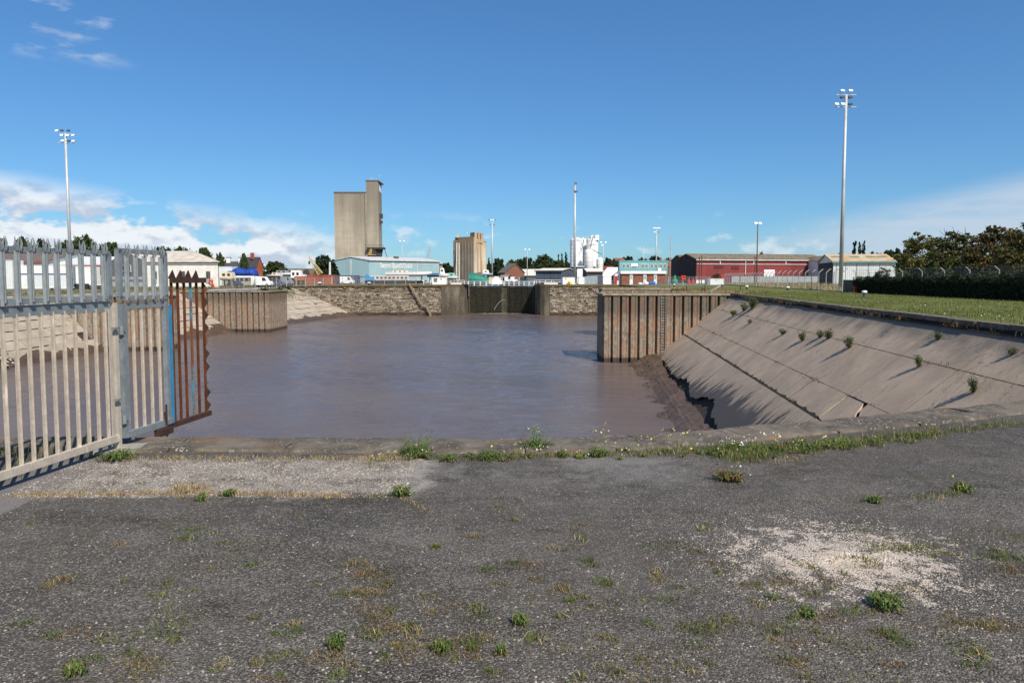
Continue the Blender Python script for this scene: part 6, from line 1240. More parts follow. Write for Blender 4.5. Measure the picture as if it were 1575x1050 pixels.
TL = [(-30, 18, 362, 175, 1, 'broad green tree at the far left edge behind the first pales'), (16, 58, 364, 172, 0, 'green tree behind the second to fourth pales at left'), (50, 88, 366, 180, 2, 'dark green tree left of the leftmost floodlight mast'), (84, 124, 366, 176, 1, 'broad tree directly behind the leftmost floodlight mast'), (108, 156, 361, 172, 0, 'tallest broad tree right of the leftmost mast'), (146, 190, 369, 178, 1, 'rounded tree left of the grey gable of the white building'), (236, 268, 377, 260, 2, 'low dark tree over the ridge of the white building'), (262, 298, 379, 262, 0, 'flat topped trees above the grey roof of the white building'),
  (297, 334, 378, 215, 1, 'round green tree at the right end of the white building roof'), (331, 346, 388, 240, 0, 'green tree standing in front of the white chimneys'), (368, 384, 387, 236, 1, 'tree between the white cottages and the blue tarpaulin'), (404, 446, 400, 200, 1, 'rounded bushy tree between the brick house and the parked cars'), (480, 516, 391, 215, 2, 'dense dark evergreen clump left of the blue shed'), (500, 524, 397, 225, 6, 'dark pointed evergreen touching the blue shed'),
  (674, 698, 403, 480, 2, 'dark tree between the blue shed and the old silo'), (686, 702, 408, 470, 2, 'low dark tree at the left foot of the old silo'), (748, 756, 394, 480, 6, 'small pointed conifer right of the old silo'), (756, 778, 396, 520, 2, 'dark round tree above the brick gabled store'), (776, 800, 399, 530, 0, 'green tree behind the long cream roof, left end'), (788, 812, 397, 540, 2, 'dark rounded tree left of the twin lamp column'), (800, 822, 394, 540, 2, 'dark rounded tree right of the twin lamp column'), (818, 856, 391, 520, 0, 'largest broad tree on the skyline left of the white silos'), (846, 872, 398, 530, 1, 'green tree next left of three thin poplars'),
  (857, 860.5, 392, 620, 3, 'left of three thin spire shaped trees by the white silos'), (862, 866, 391, 620, 3, 'middle of three thin spire shaped trees by the white silos'), (868, 873, 389, 620, 3, 'right and tallest of three thin spire shaped trees by the white silos'),
  (925, 946, 395, 560, 2, 'dark tree right of the white silos above the red roof'), (944, 958, 400, 480, 0, 'green tree hard left of the teal office'), (952, 978, 393, 640, 2, 'dark wood behind the brown roofed house'), (976, 1000, 396, 640, 0, 'green tree on the ridge above the teal office'), (992, 1020, 392, 650, 2, 'dark tree behind the rightmost floodlight mast of the yard'), (1018, 1036, 396, 640, 0, 'tree by the lattice radio mast'),
  (1163, 1178, 387, 330, 0, 'tree tops peeping over the red warehouse roof'), (1286, 1294, 388, 260, 0, 'small tree top above the rust stained roof'), (1309, 1317, 373, 230, 3, 'left poplar behind the rust stained roof'), (1318, 1324, 374, 230, 3, 'middle poplar behind the rust stained roof'), (1324, 1330, 372, 232, 3, 'right poplar behind the rust stained roof'), (1330, 1362, 386, 215, 2, 'dark hedgerow tree behind the right end of the rust stained roof'), (1352, 1392, 381, 200, 2, 'dark tree at the right corner of the white warehouse'), (1372, 1404, 388, 150, 5, 'olive green bush against the right corner of the white warehouse')]
TL += [(-40, 66, 371, 195, 4, 'wide hedgerow tree filling the skyline behind the first pales at left'), (44, 124, 373, 198, 4, 'wide hedgerow tree behind the leftmost mast'), (96, 192, 371, 194, 4, 'wide hedgerow tree left of the white building gable'), (238, 304, 383, 285, 4, 'wide low hedgerow tree over the ridge of the white building'), (300, 366, 388, 330, 4, 'wide hedgerow tree behind the white cottages'), (392, 410, 404, 330, 0, 'small tree behind the red brick house')]
for a in TL: tree(*a, zb=-.3 if a[0] < 400 else 0.)
k = 0
for px in range(690, 1040, 9):
    if 700 < px < 1036: k += 1; tree(px-9, px+9, 403+4*math.sin(px*.05)+random.uniform(-3, 3), 600+random.uniform(-40, 60), random.choice((0, 2, 1)), 'small tree of the distant skyline row behind the dock', 'trees of the distant skyline')
for px in list(range(232, 300, 16))+list(range(440, 520, 16)): tree(px-10, px+10, (386 if px < 300 else 413)+random.uniform(-2, 2), 330, random.choice((0, 2)), 'low tree of the far row at the left skyline', 'trees of the far left row')
# near thicket on the right behind the fence
def thicket(name, label, pxl, pxr, ytop, d, cols, n, lobes, size, seed, zb=0):
    x0, x1 = X(pxl, d), X(pxr, d); W = x1-x0; zt = Zp(ytop, d); t = thing(name, label, 'tree', ((x0+x1)/2, d, zb))
    lb = [(x*W/2, y*W*.4, z*zt, r*min(W, zt*1.6)/2) for x, y, z, r in lobes]
    me = crown_mesh('crown', n, lb, cols, size, seed=seed, clump=40); obj('crown', me, t); c_ = MB(); r_ = random.Random(seed)
    for k in range(5):
        bx = r_.uniform(-.3, .3)*W; tp = (bx+r_.uniform(-.2, .2)*W, r_.uniform(-.8, .8), zt*r_.uniform(.6, .95)); c_.tube((bx, 0, 0), tp, .12, .03, 6)
        for q in range(9): f = r_.uniform(.3, 1); b0 = Vector((bx+(tp[0]-bx)*f, tp[1]*f, tp[2]*f)); c_.tube(b0, b0+Vector((r_.uniform(-1, 1), r_.uniform(-1, 1), r_.uniform(.3, 1.1))), .035, .01, 4)
    part('trunk', c_, bark_m, t); return t
tl = [(-.3, 0, .1, .5), (.35, 0, .12, .5), (-.55, 0, .35, .5), (-.1, .1, .5, .55), (.4, 0, .4, .5), (-.3, .2, .72, .38), (.15, 0, .78, .36), (.6, .1, .62, .36), (-.75, 0, .55, .3), (0, 0, .2, .6), (.75, 0, .25, .4), (-.7, 0, .2, .4), (.45, 0, .82, .25), (-.1, 0, .9, .2)]
thicket('hawthorn_tree', 'feathery yellow green hawthorn nearest the white warehouse on the right', 1378, 1452, 353, 84, OLIVE, 25500, tl, 0.23, 21)
thicket('hawthorn_tree', 'olive hawthorn in the middle of the thicket with an ivy clad stem', 1428, 1502, 349, 76, OLIVE+GREEN, 27200, tl, 0.23, 22)
thicket('berry_tree', 'reddish brown fruiting tree rising at the right edge', 1482, 1575, 341, 68, RUSS, 34000, tl, 0.22, 23)
thicket('berry_tree', 'tallest russet tree cut off by the right edge of the view', 1530, 1650, 333, 62, RUSS+OLIVE, 34000, tl, 0.22, 24)
thicket('ivy_bush', 'dark ivy bush at the back of the thicket behind the wire fence', 1470, 1530, 388, 72, DARKG, 13600, tl, 0.20, 25)
thicket('dark_thorn', 'dark thorn tree low down behind the ivy covered wall', 1400, 1480, 396, 80, DARKG+OLIVE, 13600, tl, 0.22, 26)
thicket('dark_thorn', 'dark thorn tree low down at the right edge behind the wall', 1520, 1620, 392, 66, DARKG+RUSS, 15300, tl, 0.22, 27)
thicket('elder_bush', 'pale leaved elder bush by the foot of the tallest mast', 1344, 1372, 409, 82, OLIVE+GREEN, 5950, tl, 0.17, 28)
thicket('buddleia_bush', 'green bush in front of the left end of the red warehouse', 1092, 1110, 420, 180, GREEN, 2550, tl, 0.36, 29)
# ivy over the boundary wall
PN = 26000; f = RNG.random(PN)**.9; lx_ = 3+f*(L_w := (wb-wa).length-3); hz_ = 1.55+.55*np.sin(lx_*.9)*.4+.35*RNG.random(PN)
vz = RNG.random(PN)*hz_*(1+.12*np.sin(lx_*3.1)); yy_ = np.where(RNG.random(PN) < .75, -.1-.12*RNG.random(PN), .0+.6*RNG.random(PN)); vz = np.where(yy_ > 0, 1.3+.5*RNG.random(PN), vz)
c0, s0 = math.cos(math.atan2(wb.y-wa.y, wb.x-wa.x)), math.sin(math.atan2(wb.y-wa.y, wb.x-wa.x))
P = np.c_[wa.x+lx_*c0-yy_*s0, wa.y+lx_*s0+yy_*c0, vz]
V, Tt, Cc = leaves(P, .16, DARKG+[(.03, .04, .015)], .8, .3); o = obj('ivy', tri_mesh('ivy', V, Tt, Cc, leaf_m)); o['kind'] = 'stuff'; o['label'] = 'dark ivy spilling over the boundary wall on the right'

# ============================================================ GROWTH ON THE BANKS AND APRON
GR = [(.13, .17, .04), (.09, .14, .03), (.17, .17, .06), (.07, .10, .025)]; DRY = [(.42, .32, .17), (.35, .25, .13), (.5, .40, .23), (.26, .17, .09)]
def scatter_poly(n, fn): return np.array([fn() for _ in range(n)])
# grass bank blades nearest the crest
def bankp():
    t_ = 22+60*random.random()**1.3; w_ = random.random()**1.2*17+.2; p = T(t_)-Nn*w_; return (p.x, p.y, .0)
P = scatter_poly(42000, bankp); patches = (np.sin(P[:, 0]*.8)+np.sin(P[:, 1]*.5+1)+np.sin((P[:, 0]+P[:, 1])*.33)) ; V, Tt, Cc = blades(P, .05, .17, .022, .8, [(.10, .14, .025), (.12, .16, .03), (.16, .17, .045), (.07, .11, .02), (.22, .19, .07)])
o = obj('bank_grass', tri_mesh('bank_grass', V, Tt, Cc, grassy_m)); o['kind'] = 'stuff'; o['label'] = 'short green grass covering the right bank'
fl_ = [bankp() for _ in range(600)]; P = np.array([(x, y, .10+random.random()*.06) for x, y, z in fl_ if (math.sin(x*1.1)+math.sin(y*.7)) > .1]); V, Tt, Cc = leaves(P, .045, [(.7, .7, .66), (.75, .75, .7), (.7, .6, .08)], .2, .1, 1.0)
o = obj('daisies', tri_mesh('daisies', V, Tt, Cc, leaf_m)); o['kind'] = 'stuff'; o['label'] = 'white and yellow daisies dotting the bank grass'
# crest scrub and dry grass on jetties
parts_ = []
P = np.array([(random.uniform(10.2, 24.8), random.uniform(73.6, 78.4), 0) for _ in range(5000)]); parts_.append(blades(P, .1, .38, .035, .7, DRY))
P = np.array([(random.uniform(14.6, 27.4), random.uniform(106.6, 111), 0) for _ in range(2500)]); parts_.append(blades(P, .1, .32, .05, .7, DRY))
P = np.array([(random.uniform(23, 29), random.uniform(73, 100), 0) for _ in range(3500)]); parts_.append(blades(P, .1, .4, .04, .7, DRY[:2]+[(.16, .07, .03)]+GR[:2]))
V, Tt, Cc = join(parts_); o = obj('dry_grass', tri_mesh('dry_grass', V, Tt, Cc, grassy_m)); o['kind'] = 'stuff'; o['label'] = 'straw coloured dry grass on top of the right jetties'
parts_ = []
for k in range(60):
    t_ = random.uniform(22, 74); p = T(t_)+Nn*random.uniform(-.1, .55); n_ = random.randint(10, 45); q = RNG.normal(size=(n_, 3))*np.array([.25, .4, 0]); q[:, 2] = 0; parts_.append(blades(q+np.array([p.x, p.y, -.25]), .08, .35, .03, .9, [(.10, .05, .025), (.14, .07, .03), (.08, .08, .03)]))
for k in range(9000):
    pass
P = np.array([(lt(y_)-random.uniform(0.2, 9), y_, -.38 if y_ < 140 else -.38+.38*(y_-140)/27) for y_ in (random.uniform(75, 166) for _ in range(5000))]); parts_.append(blades(P, .1, .5, .06, .7, GR+DRY[:2]))
P = np.array([(random.uniform(-75, -50), random.uniform(124, 132), -.4) for _ in range(2500)]); P[:, 0] -= 6; parts_.append(blades(P, .2, .7, .07, .7, GR+DRY[:1]))
for py_ in (1,):
    cen = np.array([ll(.03, 150)[0], 150, -.5]); q = RNG.normal(size=(2200, 3))*np.array([1.1, 3.2, 0]); 
    Pq = []
    for a_, b__, _ in q: v_ = max(-.05, min(.32, .10+a_*.10)); y_ = min(164, max(141, 152+b__*1.6)); pt = ll(v_, y_); Pq.append((pt.x, y_, pt.z))
    parts_.append(blades(np.array(Pq), .2, .7, .07, .8, GR+DRY[:1]))
V, Tt, Cc = join(parts_); o = obj('rough_grass', tri_mesh('rough_grass', V, Tt, Cc, grassy_m)); o['kind'] = 'stuff'; o['label'] = 'rough tufted grass and scrub along the basin banks'
P = np.array([(random.uniform(40, 90), random.uniform(84, 180), .1) for _ in range(16000)]); P = P[(P[:, 0] > 40+(P[:, 1]-84)*.15)]; V, Tt, Cc = blades(P, .3, .7, .07, .6, DRY[:3]+[(.16, .17, .06)]); o = obj('field_grass', tri_mesh('field_grass', V, Tt, Cc, grassy_m)); o['kind'] = 'stuff'; o['label'] = 'tall pale grass in the field behind the wire fence'
# plants rooted in the revetment joints
def shoot(P0, h, spread, n, cols, lsz, seed, lean=(0, 0), flowers=None, nf=0):
    """bush of stems with small leaves"""
    rg = np.random.default_rng(seed); Pl = []; St = []
    for k in range(n):
        a = rg.uniform(0, 6.28); r = spread*rg.uniform(.2, 1); tip = np.array([r*math.cos(a)+lean[0], r*math.sin(a)+lean[1], h*rg.uniform(.55, 1.0)]); base = np.array([tip[0]*.15, tip[1]*.15, 0]); m = max(6, int(14*h/.4))
        for j in range(m): f = rg.random(); p = base+(tip-base)*f; p[2] = h*f**.8*(tip[2]/h); Pl.append(p+rg.normal(size=3)*lsz*.6)
        St.append((base, tip))
    V, Tt, Cc = leaves(np.array(Pl), lsz, cols, .9, .3, .5); out = [(V, Tt, Cc)]
    B = []; 
    sv, st_, sc_ = [], [], []
    for i, (b0, t0) in enumerate(St):
        w_ = np.array([.004+.006*h, 0, 0]); o_ = len(sv); sv += [b0-w_, b0+w_, t0]; st_.append([o_, o_+1, o_+2]); sc_ += [cols[0]]*3
    out.append((np.array(sv), np.array(st_), np.array(sc_)))
    if flowers: 
        pf = np.array([St[rg.integers(len(St))][1]+rg.normal(size=3)*lsz*.8 for _ in range(nf)]); out.append(leaves(pf, lsz*.9, flowers, .3, .1, 1.0))
    return join(out)
def rosette(r, n, h, cols, seed, wd=.016):
    """flat leafy weed: arching tapered leaves of uneven length round a crown, several crowns for a spreading plant"""
    rg = np.random.default_rng(seed); sv, st_, sc_ = [], [], []
    for k in range(n):
        c0 = rg.normal(size=2)*r*.35; a = rg.uniform(0, 6.28); L_ = r*rg.uniform(.35, 1.0); up = h*rg.uniform(.3, 1.0); col = np.array(cols[rg.integers(len(cols))])*rg.uniform(.75, 1.3); d = np.array([math.cos(a), math.sin(a)]); s = np.array([-d[1], d[0]]); w_ = wd*rg.uniform(.6, 1.4); o_ = len(sv)
        for f, ww, z in ((0, .25, .0), (.35, .8, .75), (.7, 1.0, 1.0), (1.0, .05, .55)):
            c = c0+d*L_*f; wv = w_*ww*rg.uniform(.7, 1.2)
            sv += [np.array([*(c-s*wv/2), up*z+.003]), np.array([*(c+s*wv/2), up*z+.003])]; sc_ += [col, col]
        for q in range(3): b_ = o_+2*q; st_ += [[b_, b_+1, b_+3], [b_, b_+3, b_+2]]
    return np.array(sv), np.array(st_), np.array(sc_)
def plant(name, label, cat, loc, data, group=None): 
    V, Tt, Cc = data; o = obj(name, tri_mesh(name, V, Tt, Cc, leaf_m), None, loc, random.uniform(0, 6.28)*0); return tag(o, label, cat, group)
def on_slope(px, py):
    r = ray(px, py); lo, hi = 5., 120.
    for _ in range(60):
        m_ = (lo+hi)/2; k = m_/r.y; x = r.x*k; z = H+r.z*k; s = (T(m_).x-x)*.993
        if z > -KS*s: lo = m_
        else: hi = m_
    return Vector((x, m_, z))
SPL = [(1145, 478, .5, .5, 'small round bush high on the revetment near the jetty end'), (1158, 475, .9, .7, 'taller bush high on the revetment close to the crest corner'), (1129, 485, .35, .5, 'low plant at the very edge of the revetment by the piles'), (1235, 524, .6, .4, 'leafy sprig in the joint left of the twin clumps'), (1262, 519, .45, .45, 'left low clump on the second joint of the revetment'), (1275, 520, .55, .6, 'wide clump of plants halfway up the revetment'), (1307, 535, .75, .5, 'upright bush in the joint below the wide clump'), (1205, 514, .3, .4, 'small tuft left of the wide clump'), (1444, 521, .35, .45, 'slanting tuft on the upper revetment at right'), (1415, 564, .75, .28, 'thin upright sprig in the middle of the revetment at right'), (1498, 603, 1.0, .42, 'tallest feathery bush on the revetment at lower right'), (1556, 546, .35, .4, 'small spiky tuft near the right edge of the revetment'), (1154, 497, .2, .25, 'tiny tuft below the two bushes near the crest')]
for i, (px, py, h_, sp, lab) in enumerate(SPL):
    p = on_slope(px, py); sc = 1.0; plant('revetment_plant', lab, 'plant', p, shoot(None, (h_*p.y*.036*.75+.12)*.75, (sp*p.y*.028*.55+.06)*.8, int(14+34*sp), [(.08, .10, .04), (.10, .125, .045), (.06, .08, .035), (.14, .15, .07)], (.055+.0012*p.y)*.8, 40+i, lean=(-.10*h_, -.12*h_*((i % 3)-.5))))
# ---- near apron plants
def tuft(h, r, n, cols, seed, wd=.004):
    rg = np.random.default_rng(seed); P = rg.normal(size=(n, 3))*np.array([r, r, 0])*.5; P[:, 2] = 0; return blades(P, h*.35, h, wd, 1.3, cols)
NL = [(640, 700, .27, .30, 70, 'large thistle like weed with yellow buds at the right end of the gravel strip', None), (823, 690, .26, .26, 48, 'bushy ragwort clump with yellow flowers leaning over the basin edge', [(.65, .55, .06)]), (618, 762, .07, .12, 40, 'compact dark green weed at the corner of the pale gravel', [(.6, .6, .55)]), (1122, 738, .13, .20, 48, 'reddish sprawling weed with white flowers below the green verge', [(.6, .58, .5)]), (918, 702, .14, .14, 26, 'bright green weed at the foot of a tall flowering stalk', None), (865, 703, .06, .10, 24, 'low vivid green weed on the edge between two ragworts', [(.65, .62, .6)]), (180, 706, .08, .26, 50, 'mossy green mound beside the gate post footing', None), (1362, 934, .07, .13, 60, 'dark green cushion weed below the spilled crushed stone', None), (680, 1002, .05, .07, 30, 'flat rosette weed near the bottom middle of the tarmac', None), (770, 1005, .04, .05, 22, 'small emerald weed right of the flat rosette', None), (518, 998, .09, .07, 26, 'spiky weed with reddish leaf bases at the bottom left of centre', None), (800, 958, .05, .08, 20, 'dark jagged leaved weed in the tarmac right of centre', None), (1110, 795, .02, .01, 3, 'tiny sprig', None), (670, 842, .03, .05, 12, 'pale flat weed in the middle of the tarmac', None), (352, 762, .05, .09, 22, 'green weed on the dry strip under the pale gravel', None), (310, 770, .05, .08, 22, 'low weed just below the brown strip at left', None), (115, 1036, .05, .08, 22, 'green weed in the bottom left corner', None), (1480, 755, .08, .14, 16, 'sparse weed with tiny yellow flowers far right on the tarmac', [(.7, .6, .05)]), (1345, 772, .05, .10, 30, 'green weed at the head of the pale stone trail', None), (1240, 947, .04, .08, 24, 'dark weed left below the crushed stone spill', None), (752, 705, .06, .22, 40, 'broad leaved low weeds on the coping line in the middle', None), (690, 708, .05, .14, 20, 'strap leaved weed right of the big thistle', None)]
for i, (px, py, h_, sp, n_, lab, fl_) in enumerate(NL):
    if 'tiny' == lab.split()[0]: continue
    p = at(px, py, z=0); cols = [(.06, .10, .025), (.085, .13, .035), (.045, .075, .02)] if 'reddish' not in lab[:8] else [(.12, .06, .03), (.09, .08, .03), (.06, .08, .025)]
    dat = [rosette(sp*.55, int(n_*(4 if py < 780 else 3)), min(h_, .07), [tuple(q*1.15 for q in c) for c in cols]+[(.17, .16, .05)], 170+i, .012 if py < 780 else .010)]
    if h_ > .055: dat.append(shoot(None, h_, sp*.8, max(8, int(n_*(.35 if h_ > .2 else .6))), [tuple(q*1.5 for q in c) for c in cols], .017, 70+i, flowers=fl_, nf=14 if fl_ else 0))
    qq = RNG.normal(size=(60, 3))*np.array([sp*.32, sp*.22, 0]); qq[:, 2] = 0; dat.append(blades(qq, .008, .045, .004, 1.4, [(.20, .17, .06), (.12, .12, .04), (.28, .21, .10)]))
    plant('weed', lab, 'weed', (p.x, p.y, .0), join(dat))
# tall stalks
def stalks(px, py, n, h, label, cols, fcols, seed, spr=.08):
    p = at(px, py, z=0); rg = random.Random(seed); sv, st_, sc_ = [], [], []; pf = []
    for k in range(n):
        b0 = np.array([rg.gauss(0, spr*.5), rg.gauss(0, spr*.3), 0]); t0 = b0+np.array([rg.gauss(0, .06), rg.gauss(0, .05), h*rg.uniform(.6, 1)]); w_ = np.array([.0022, .001, 0]); o_ = len(sv); sv += [b0-w_, b0+w_, t0+w_*.6, t0-w_*.6]; st_ += [[o_, o_+1, o_+2], [o_, o_+2, o_+3]]; sc_ += [cols[0]]*4
        for j in range(5): pf.append(t0+np.array([rg.gauss(0, .014), rg.gauss(0, .014), rg.gauss(0, .012)]))
        for j in range(8): f = rg.random(); pf.append(None) if False else None
    V, Tt, Cc = join([(np.array(sv), np.array(st_), np.array(sc_)), leaves(np.array(pf), .016, fcols, .3, .15, 1.0), blades(RNG.normal(size=(40, 3))*np.array([spr, spr*.6, 0]), .03, .10, .005, 1.2, GR+DRY[:1])])
    o = obj('flowering_stalks', tri_mesh('flowering_stalks', V, Tt, Cc, leaf_m), None, (p.x, p.y, 0)); tag(o, label, 'weed')
YF = [(.70, .60, .10), (.65, .6, .3)]; WF = [(.72, .72, .66), (.7, .66, .5)]
stalks(922, 700, 5, .30, 'tall thin flowering stalks at the basin edge right of the ragwort', [(.12, .14, .05)], YF, 1); stalks(772, 705, 3, .16, 'short yellow flowered stalks left of the ragwort clump', [(.10, .13, .05)], YF, 2); stalks(1046, 690, 9, .20, 'white and yellow daisy stalks standing in front of the mud', [(.12, .14, .05)], WF+YF, 3, .12); stalks(985, 697, 6, .12, 'scattered yellow flowers on the coping near the mud', [(.12, .14, .05)], YF, 4, .2); stalks(585, 712, 5, .10, 'pale yellow seed heads left of the big thistle', [(.25, .22, .12)], YF, 5, .15); stalks(1130, 690, 8, .12, 'white daisies at the left end of the green verge', [(.12, .14, .05)], WF, 6, .10); stalks(1180, 690, 6, .17, 'white flowers in the middle of the green verge', [(.12, .14, .05)], WF, 7, .10)
# verge strips of grass and straw along the coping and gravel: countless
def strip(p0, p1, n, wd, h0, h1, cols, bw=.004):
    a, b2 = at(*p0, z=0), at(*p1, z=0); f = RNG.random(n); cl = .5+.5*np.sin(f*23+RNG.uniform(0, 6))*np.sin(f*57+2); keep = RNG.random(n) < .08+.92*cl**1.6; f = f[keep]; m_ = len(f)
    P = np.c_[a.x+(b2.x-a.x)*f, a.y+(b2.y-a.y)*f, np.zeros(m_)]+RNG.normal(size=(m_, 3))*np.array([.02, wd, 0]); return blades(P, h0, h1, bw, 1.3, cols)
MIX = GR+DRY[:1]; parts_ = [strip((150, 706), (600, 706), 3500, .035, .01, .05, DRY), strip((560, 708), (640, 706), 800, .04, .01, .07, DRY+GR[:1]), strip((660, 706), (1000, 699), 3000, .045, .012, .055, MIX), strip((1000, 697), (1110, 694), 1800, .05, .015, .07, MIX),
  strip((1090, 700), (1250, 688), 3600, .10, .015, .085, GR+MIX), strip((1230, 690), (1330, 682), 2300, .08, .02, .10, GR+DRY[:1]), strip((1320, 681), (1440, 669), 2300, .07, .02, .10, MIX), strip((1430, 668), (1575, 650), 1600, .08, .02, .08, MIX), strip((1120, 708), (1180, 702), 1500, .07, .02, .09, GR+DRY[:1]),
  strip((20, 762), (300, 758), 3500, .03, .008, .035, DRY), strip((280, 757), (540, 764), 3500, .03, .008, .04, DRY), strip((265, 752), (320, 752), 700, .05, .02, .07, DRY+GR[:1]), strip((560, 765), (640, 760), 500, .03, .01, .04, MIX), strip((620, 765), (665, 790), 300, .015, .01, .03, DRY),
  strip((1130, 770), (1340, 772), 300, .05, .01, .04, MIX), strip((1400, 768), (1500, 755), 700, .05, .01, .05, MIX), strip((1330, 845), (1450, 842), 900, .04, .01, .04, MIX), strip((1180, 712), (1240, 704), 300, .05, .01, .05, DRY)]
# broad leaved weeds mixed into the verge
for k in range(110):
    px = random.choice((random.uniform(1095, 1440), random.uniform(640, 1100), random.uniform(1095, 1300))); py = np.interp(px, [640, 1000, 1100, 1250, 1330, 1440], [705, 699, 699, 690, 683, 671])+random.gauss(0, 4); p = at(px, py, z=0); big = 1.5 if px > 1095 else .8
    Vr, Tr, Cr = rosette(.05*big*random.uniform(.5, 1.5), random.randint(8, 26), .05*big, random.choice((GR, [(.06, .10, .02), (.09, .13, .03)], [(.16, .17, .05)], [(.20, .13, .06), (.10, .12, .03)])), 900+k, .012); parts_.append((Vr+np.array([p.x, p.y, 0]), Tr, Cr))
    if random.random() < .3: parts_.append(leaves(np.array([[p.x+random.gauss(0, .05), p.y+random.gauss(0, .03), random.uniform(.04, .12)] for _ in range(random.randint(2, 6))]), .016, WF if random.random() < .7 else YF, .3, .1, 1.0))
# beyond the palisade
P = np.array([(random.uniform(-9, -4.15), random.uniform(5.2, 7.1), 0) for _ in range(2500)]); P = P[(np.sin(P[:, 0]*4)+np.sin(P[:, 1]*5)) > -.1]; parts_.append(blades(P, .02, .14, .006, 1.2, GR+[(.05, .06, .02)]+DRY[:1]))
V, Tt, Cc = join(parts_); o = obj('verge_grass', tri_mesh('verge_grass', V, Tt, Cc, grassy_m)); o['kind'] = 'stuff'; o['label'] = 'green and straw verge grass along the basin coping and gravel'
# single small tufts in the tarmac, one object each
spots = [(487, 900), (388, 870), (570, 875), (192, 895), (262, 897), (455, 973), (560, 862), (330, 820), (290, 827), (205, 1005), (450, 960), (870, 845), (790, 800), (765, 780), (850, 842), (895, 830), (460, 795), (600, 940), (665, 943), (735, 940), (860, 948), (930, 900), (990, 925), (1085, 812), (1075, 815), (1165, 898), (1095, 1000), (945, 985), (1190, 975), (1300, 883), (1330, 872), (1345, 868), (1395, 845), (1430, 855), (1460, 852), (1540, 850), (1220, 925), (1190, 920), (1165, 930), (1250, 915), (1275, 905), (1412, 764), (1442, 766), (1470, 760), (1530, 748), (1090, 1020), (1060, 1030), (890, 1045), (700, 1015), (520, 1040), (340, 1025), (165, 985), (270, 985), (590, 1010), (1010, 885), (1240, 870), (1105, 880), (905, 865), (1190, 985), (1500, 1010), (945, 1035), (430, 1040), (640, 975), (575, 980), (820, 985), (1000, 960), (1120, 950), (270, 828), (48, 805), (160, 757), (280, 765), (1550, 870)]
tm_ = [tri_mesh('grass_tuft', *tuft(.055, .045, 46, (MIX, GR, DRY[:2]+GR[:1], MIX)[k], 300+k, .0035), grassy_m) for k in range(4)]
rt = random.Random(4)
for i, (px, py) in enumerate(spots):
    p = at(px, py, z=0); o = obj('grass_tuft', tm_[i % 4], None, (p.x, p.y, 0), rt.uniform(0, 6)); s = rt.uniform(.55, 1.25); o.scale = (s*rt.uniform(.8, 1.8), s, s*rt.uniform(.5, 1)); tag(o, 'tiny tuft of grass growing out of the worn tarmac', 'grass tuft', 'tiny grass tufts in the worn tarmac')
# tiny moss and dry wisps between stones
def apr(n): 
    y_ = 2.3+4.2*RNG.random(n)**1.3; x_ = (RNG.random(n)*2-1)*y_*.82; return np.c_[x_, y_, np.zeros(n)]
P = apr(9000); keep = (np.sin(P[:, 0]*2.1)+np.sin(P[:, 1]*3.3+1)+np.sin((P[:, 0]*1.3+P[:, 1])*4)) > .9; P = P[keep & (P[:, 1] < 4.6)]; V, Tt, Cc = blades(P, .006, .028, .0025, 1.5, DRY[:2]+[(.10, .09, .03), (.08, .09, .03)]); o = obj('dry_wisps', tri_mesh('dry_wisps', V, Tt, Cc, grassy_m)); o['kind'] = 'stuff'; o['label'] = 'wisps of dry grass and moss between the stones of the tarmac'
# mossy cushions and short weeds in the worn surface, low and ragged
parts_ = []
rm = random.Random(31)
for k in range(140):
    px = rm.uniform(0, 1575); py = 800+250*rm.random()**.7
    if rm.random() < .45: px, py = rm.gauss(950, 330), rm.gauss(950, 50)
    if not (0 < px < 1600 and 790 < py < 1060): continue
    p = at(px, py, z=0); r_ = rm.uniform(.018, .085)*rm.random()**.3; n_ = int(24+r_*2300*rm.random()); q = RNG.normal(size=(n_, 3))*np.array([r_*1.3, r_*.7, 0]); q[:, 2] = .002
    cl = rm.choice(([(.20, .15, .05), (.14, .13, .04)], [(.15, .17, .04), (.10, .13, .03)], [(.28, .20, .09), (.17, .15, .05)], [(.08, .12, .025), (.12, .15, .04)], [(.16, .10, .04), (.24, .17, .08)]))
    parts_.append(blades(q+np.array([p.x, p.y, 0]), .006, rm.uniform(.018, .045), .0042, 1.6, cl))
    if rm.random() < .5: parts_.append(leaves(q[:n_//2]+np.array([p.x, p.y, .004]), .008, cl, .25, .3, .6))
V, Tt, Cc = join(parts_); o = obj('moss_cushions', tri_mesh('moss_cushions', V, Tt, Cc, grassy_m)); o['kind'] = 'stuff'; o['label'] = 'ochre and green moss and short weeds rooted in the worn tarmac'
# straggling growth along the slab joints
parts_ = []
for k in range(150):
    s_, t_ = rm.choice((1.92, 1.92, 4.0, 5.22, .4)), rm.uniform(20, 72); q0 = sl(s_+rm.gauss(0, .05), t_)
    n_ = rm.randint(3, 22); q = RNG.normal(size=(n_, 3))*np.array([.05, .22, 0]); q[:, 2] = 0; parts_.append(blades(q+np.array(q0), .03, rm.uniform(.08, .26), .02, 1.2, rm.choice((GR, DRY, [(.07, .09, .03), (.12, .09, .04)]))))
V, Tt, Cc = join(parts_); o = obj('joint_grass', tri_mesh('joint_grass', V, Tt, Cc, grassy_m)); o['kind'] = 'stuff'; o['label'] = 'thin grass straggling along the joints of the revetment'
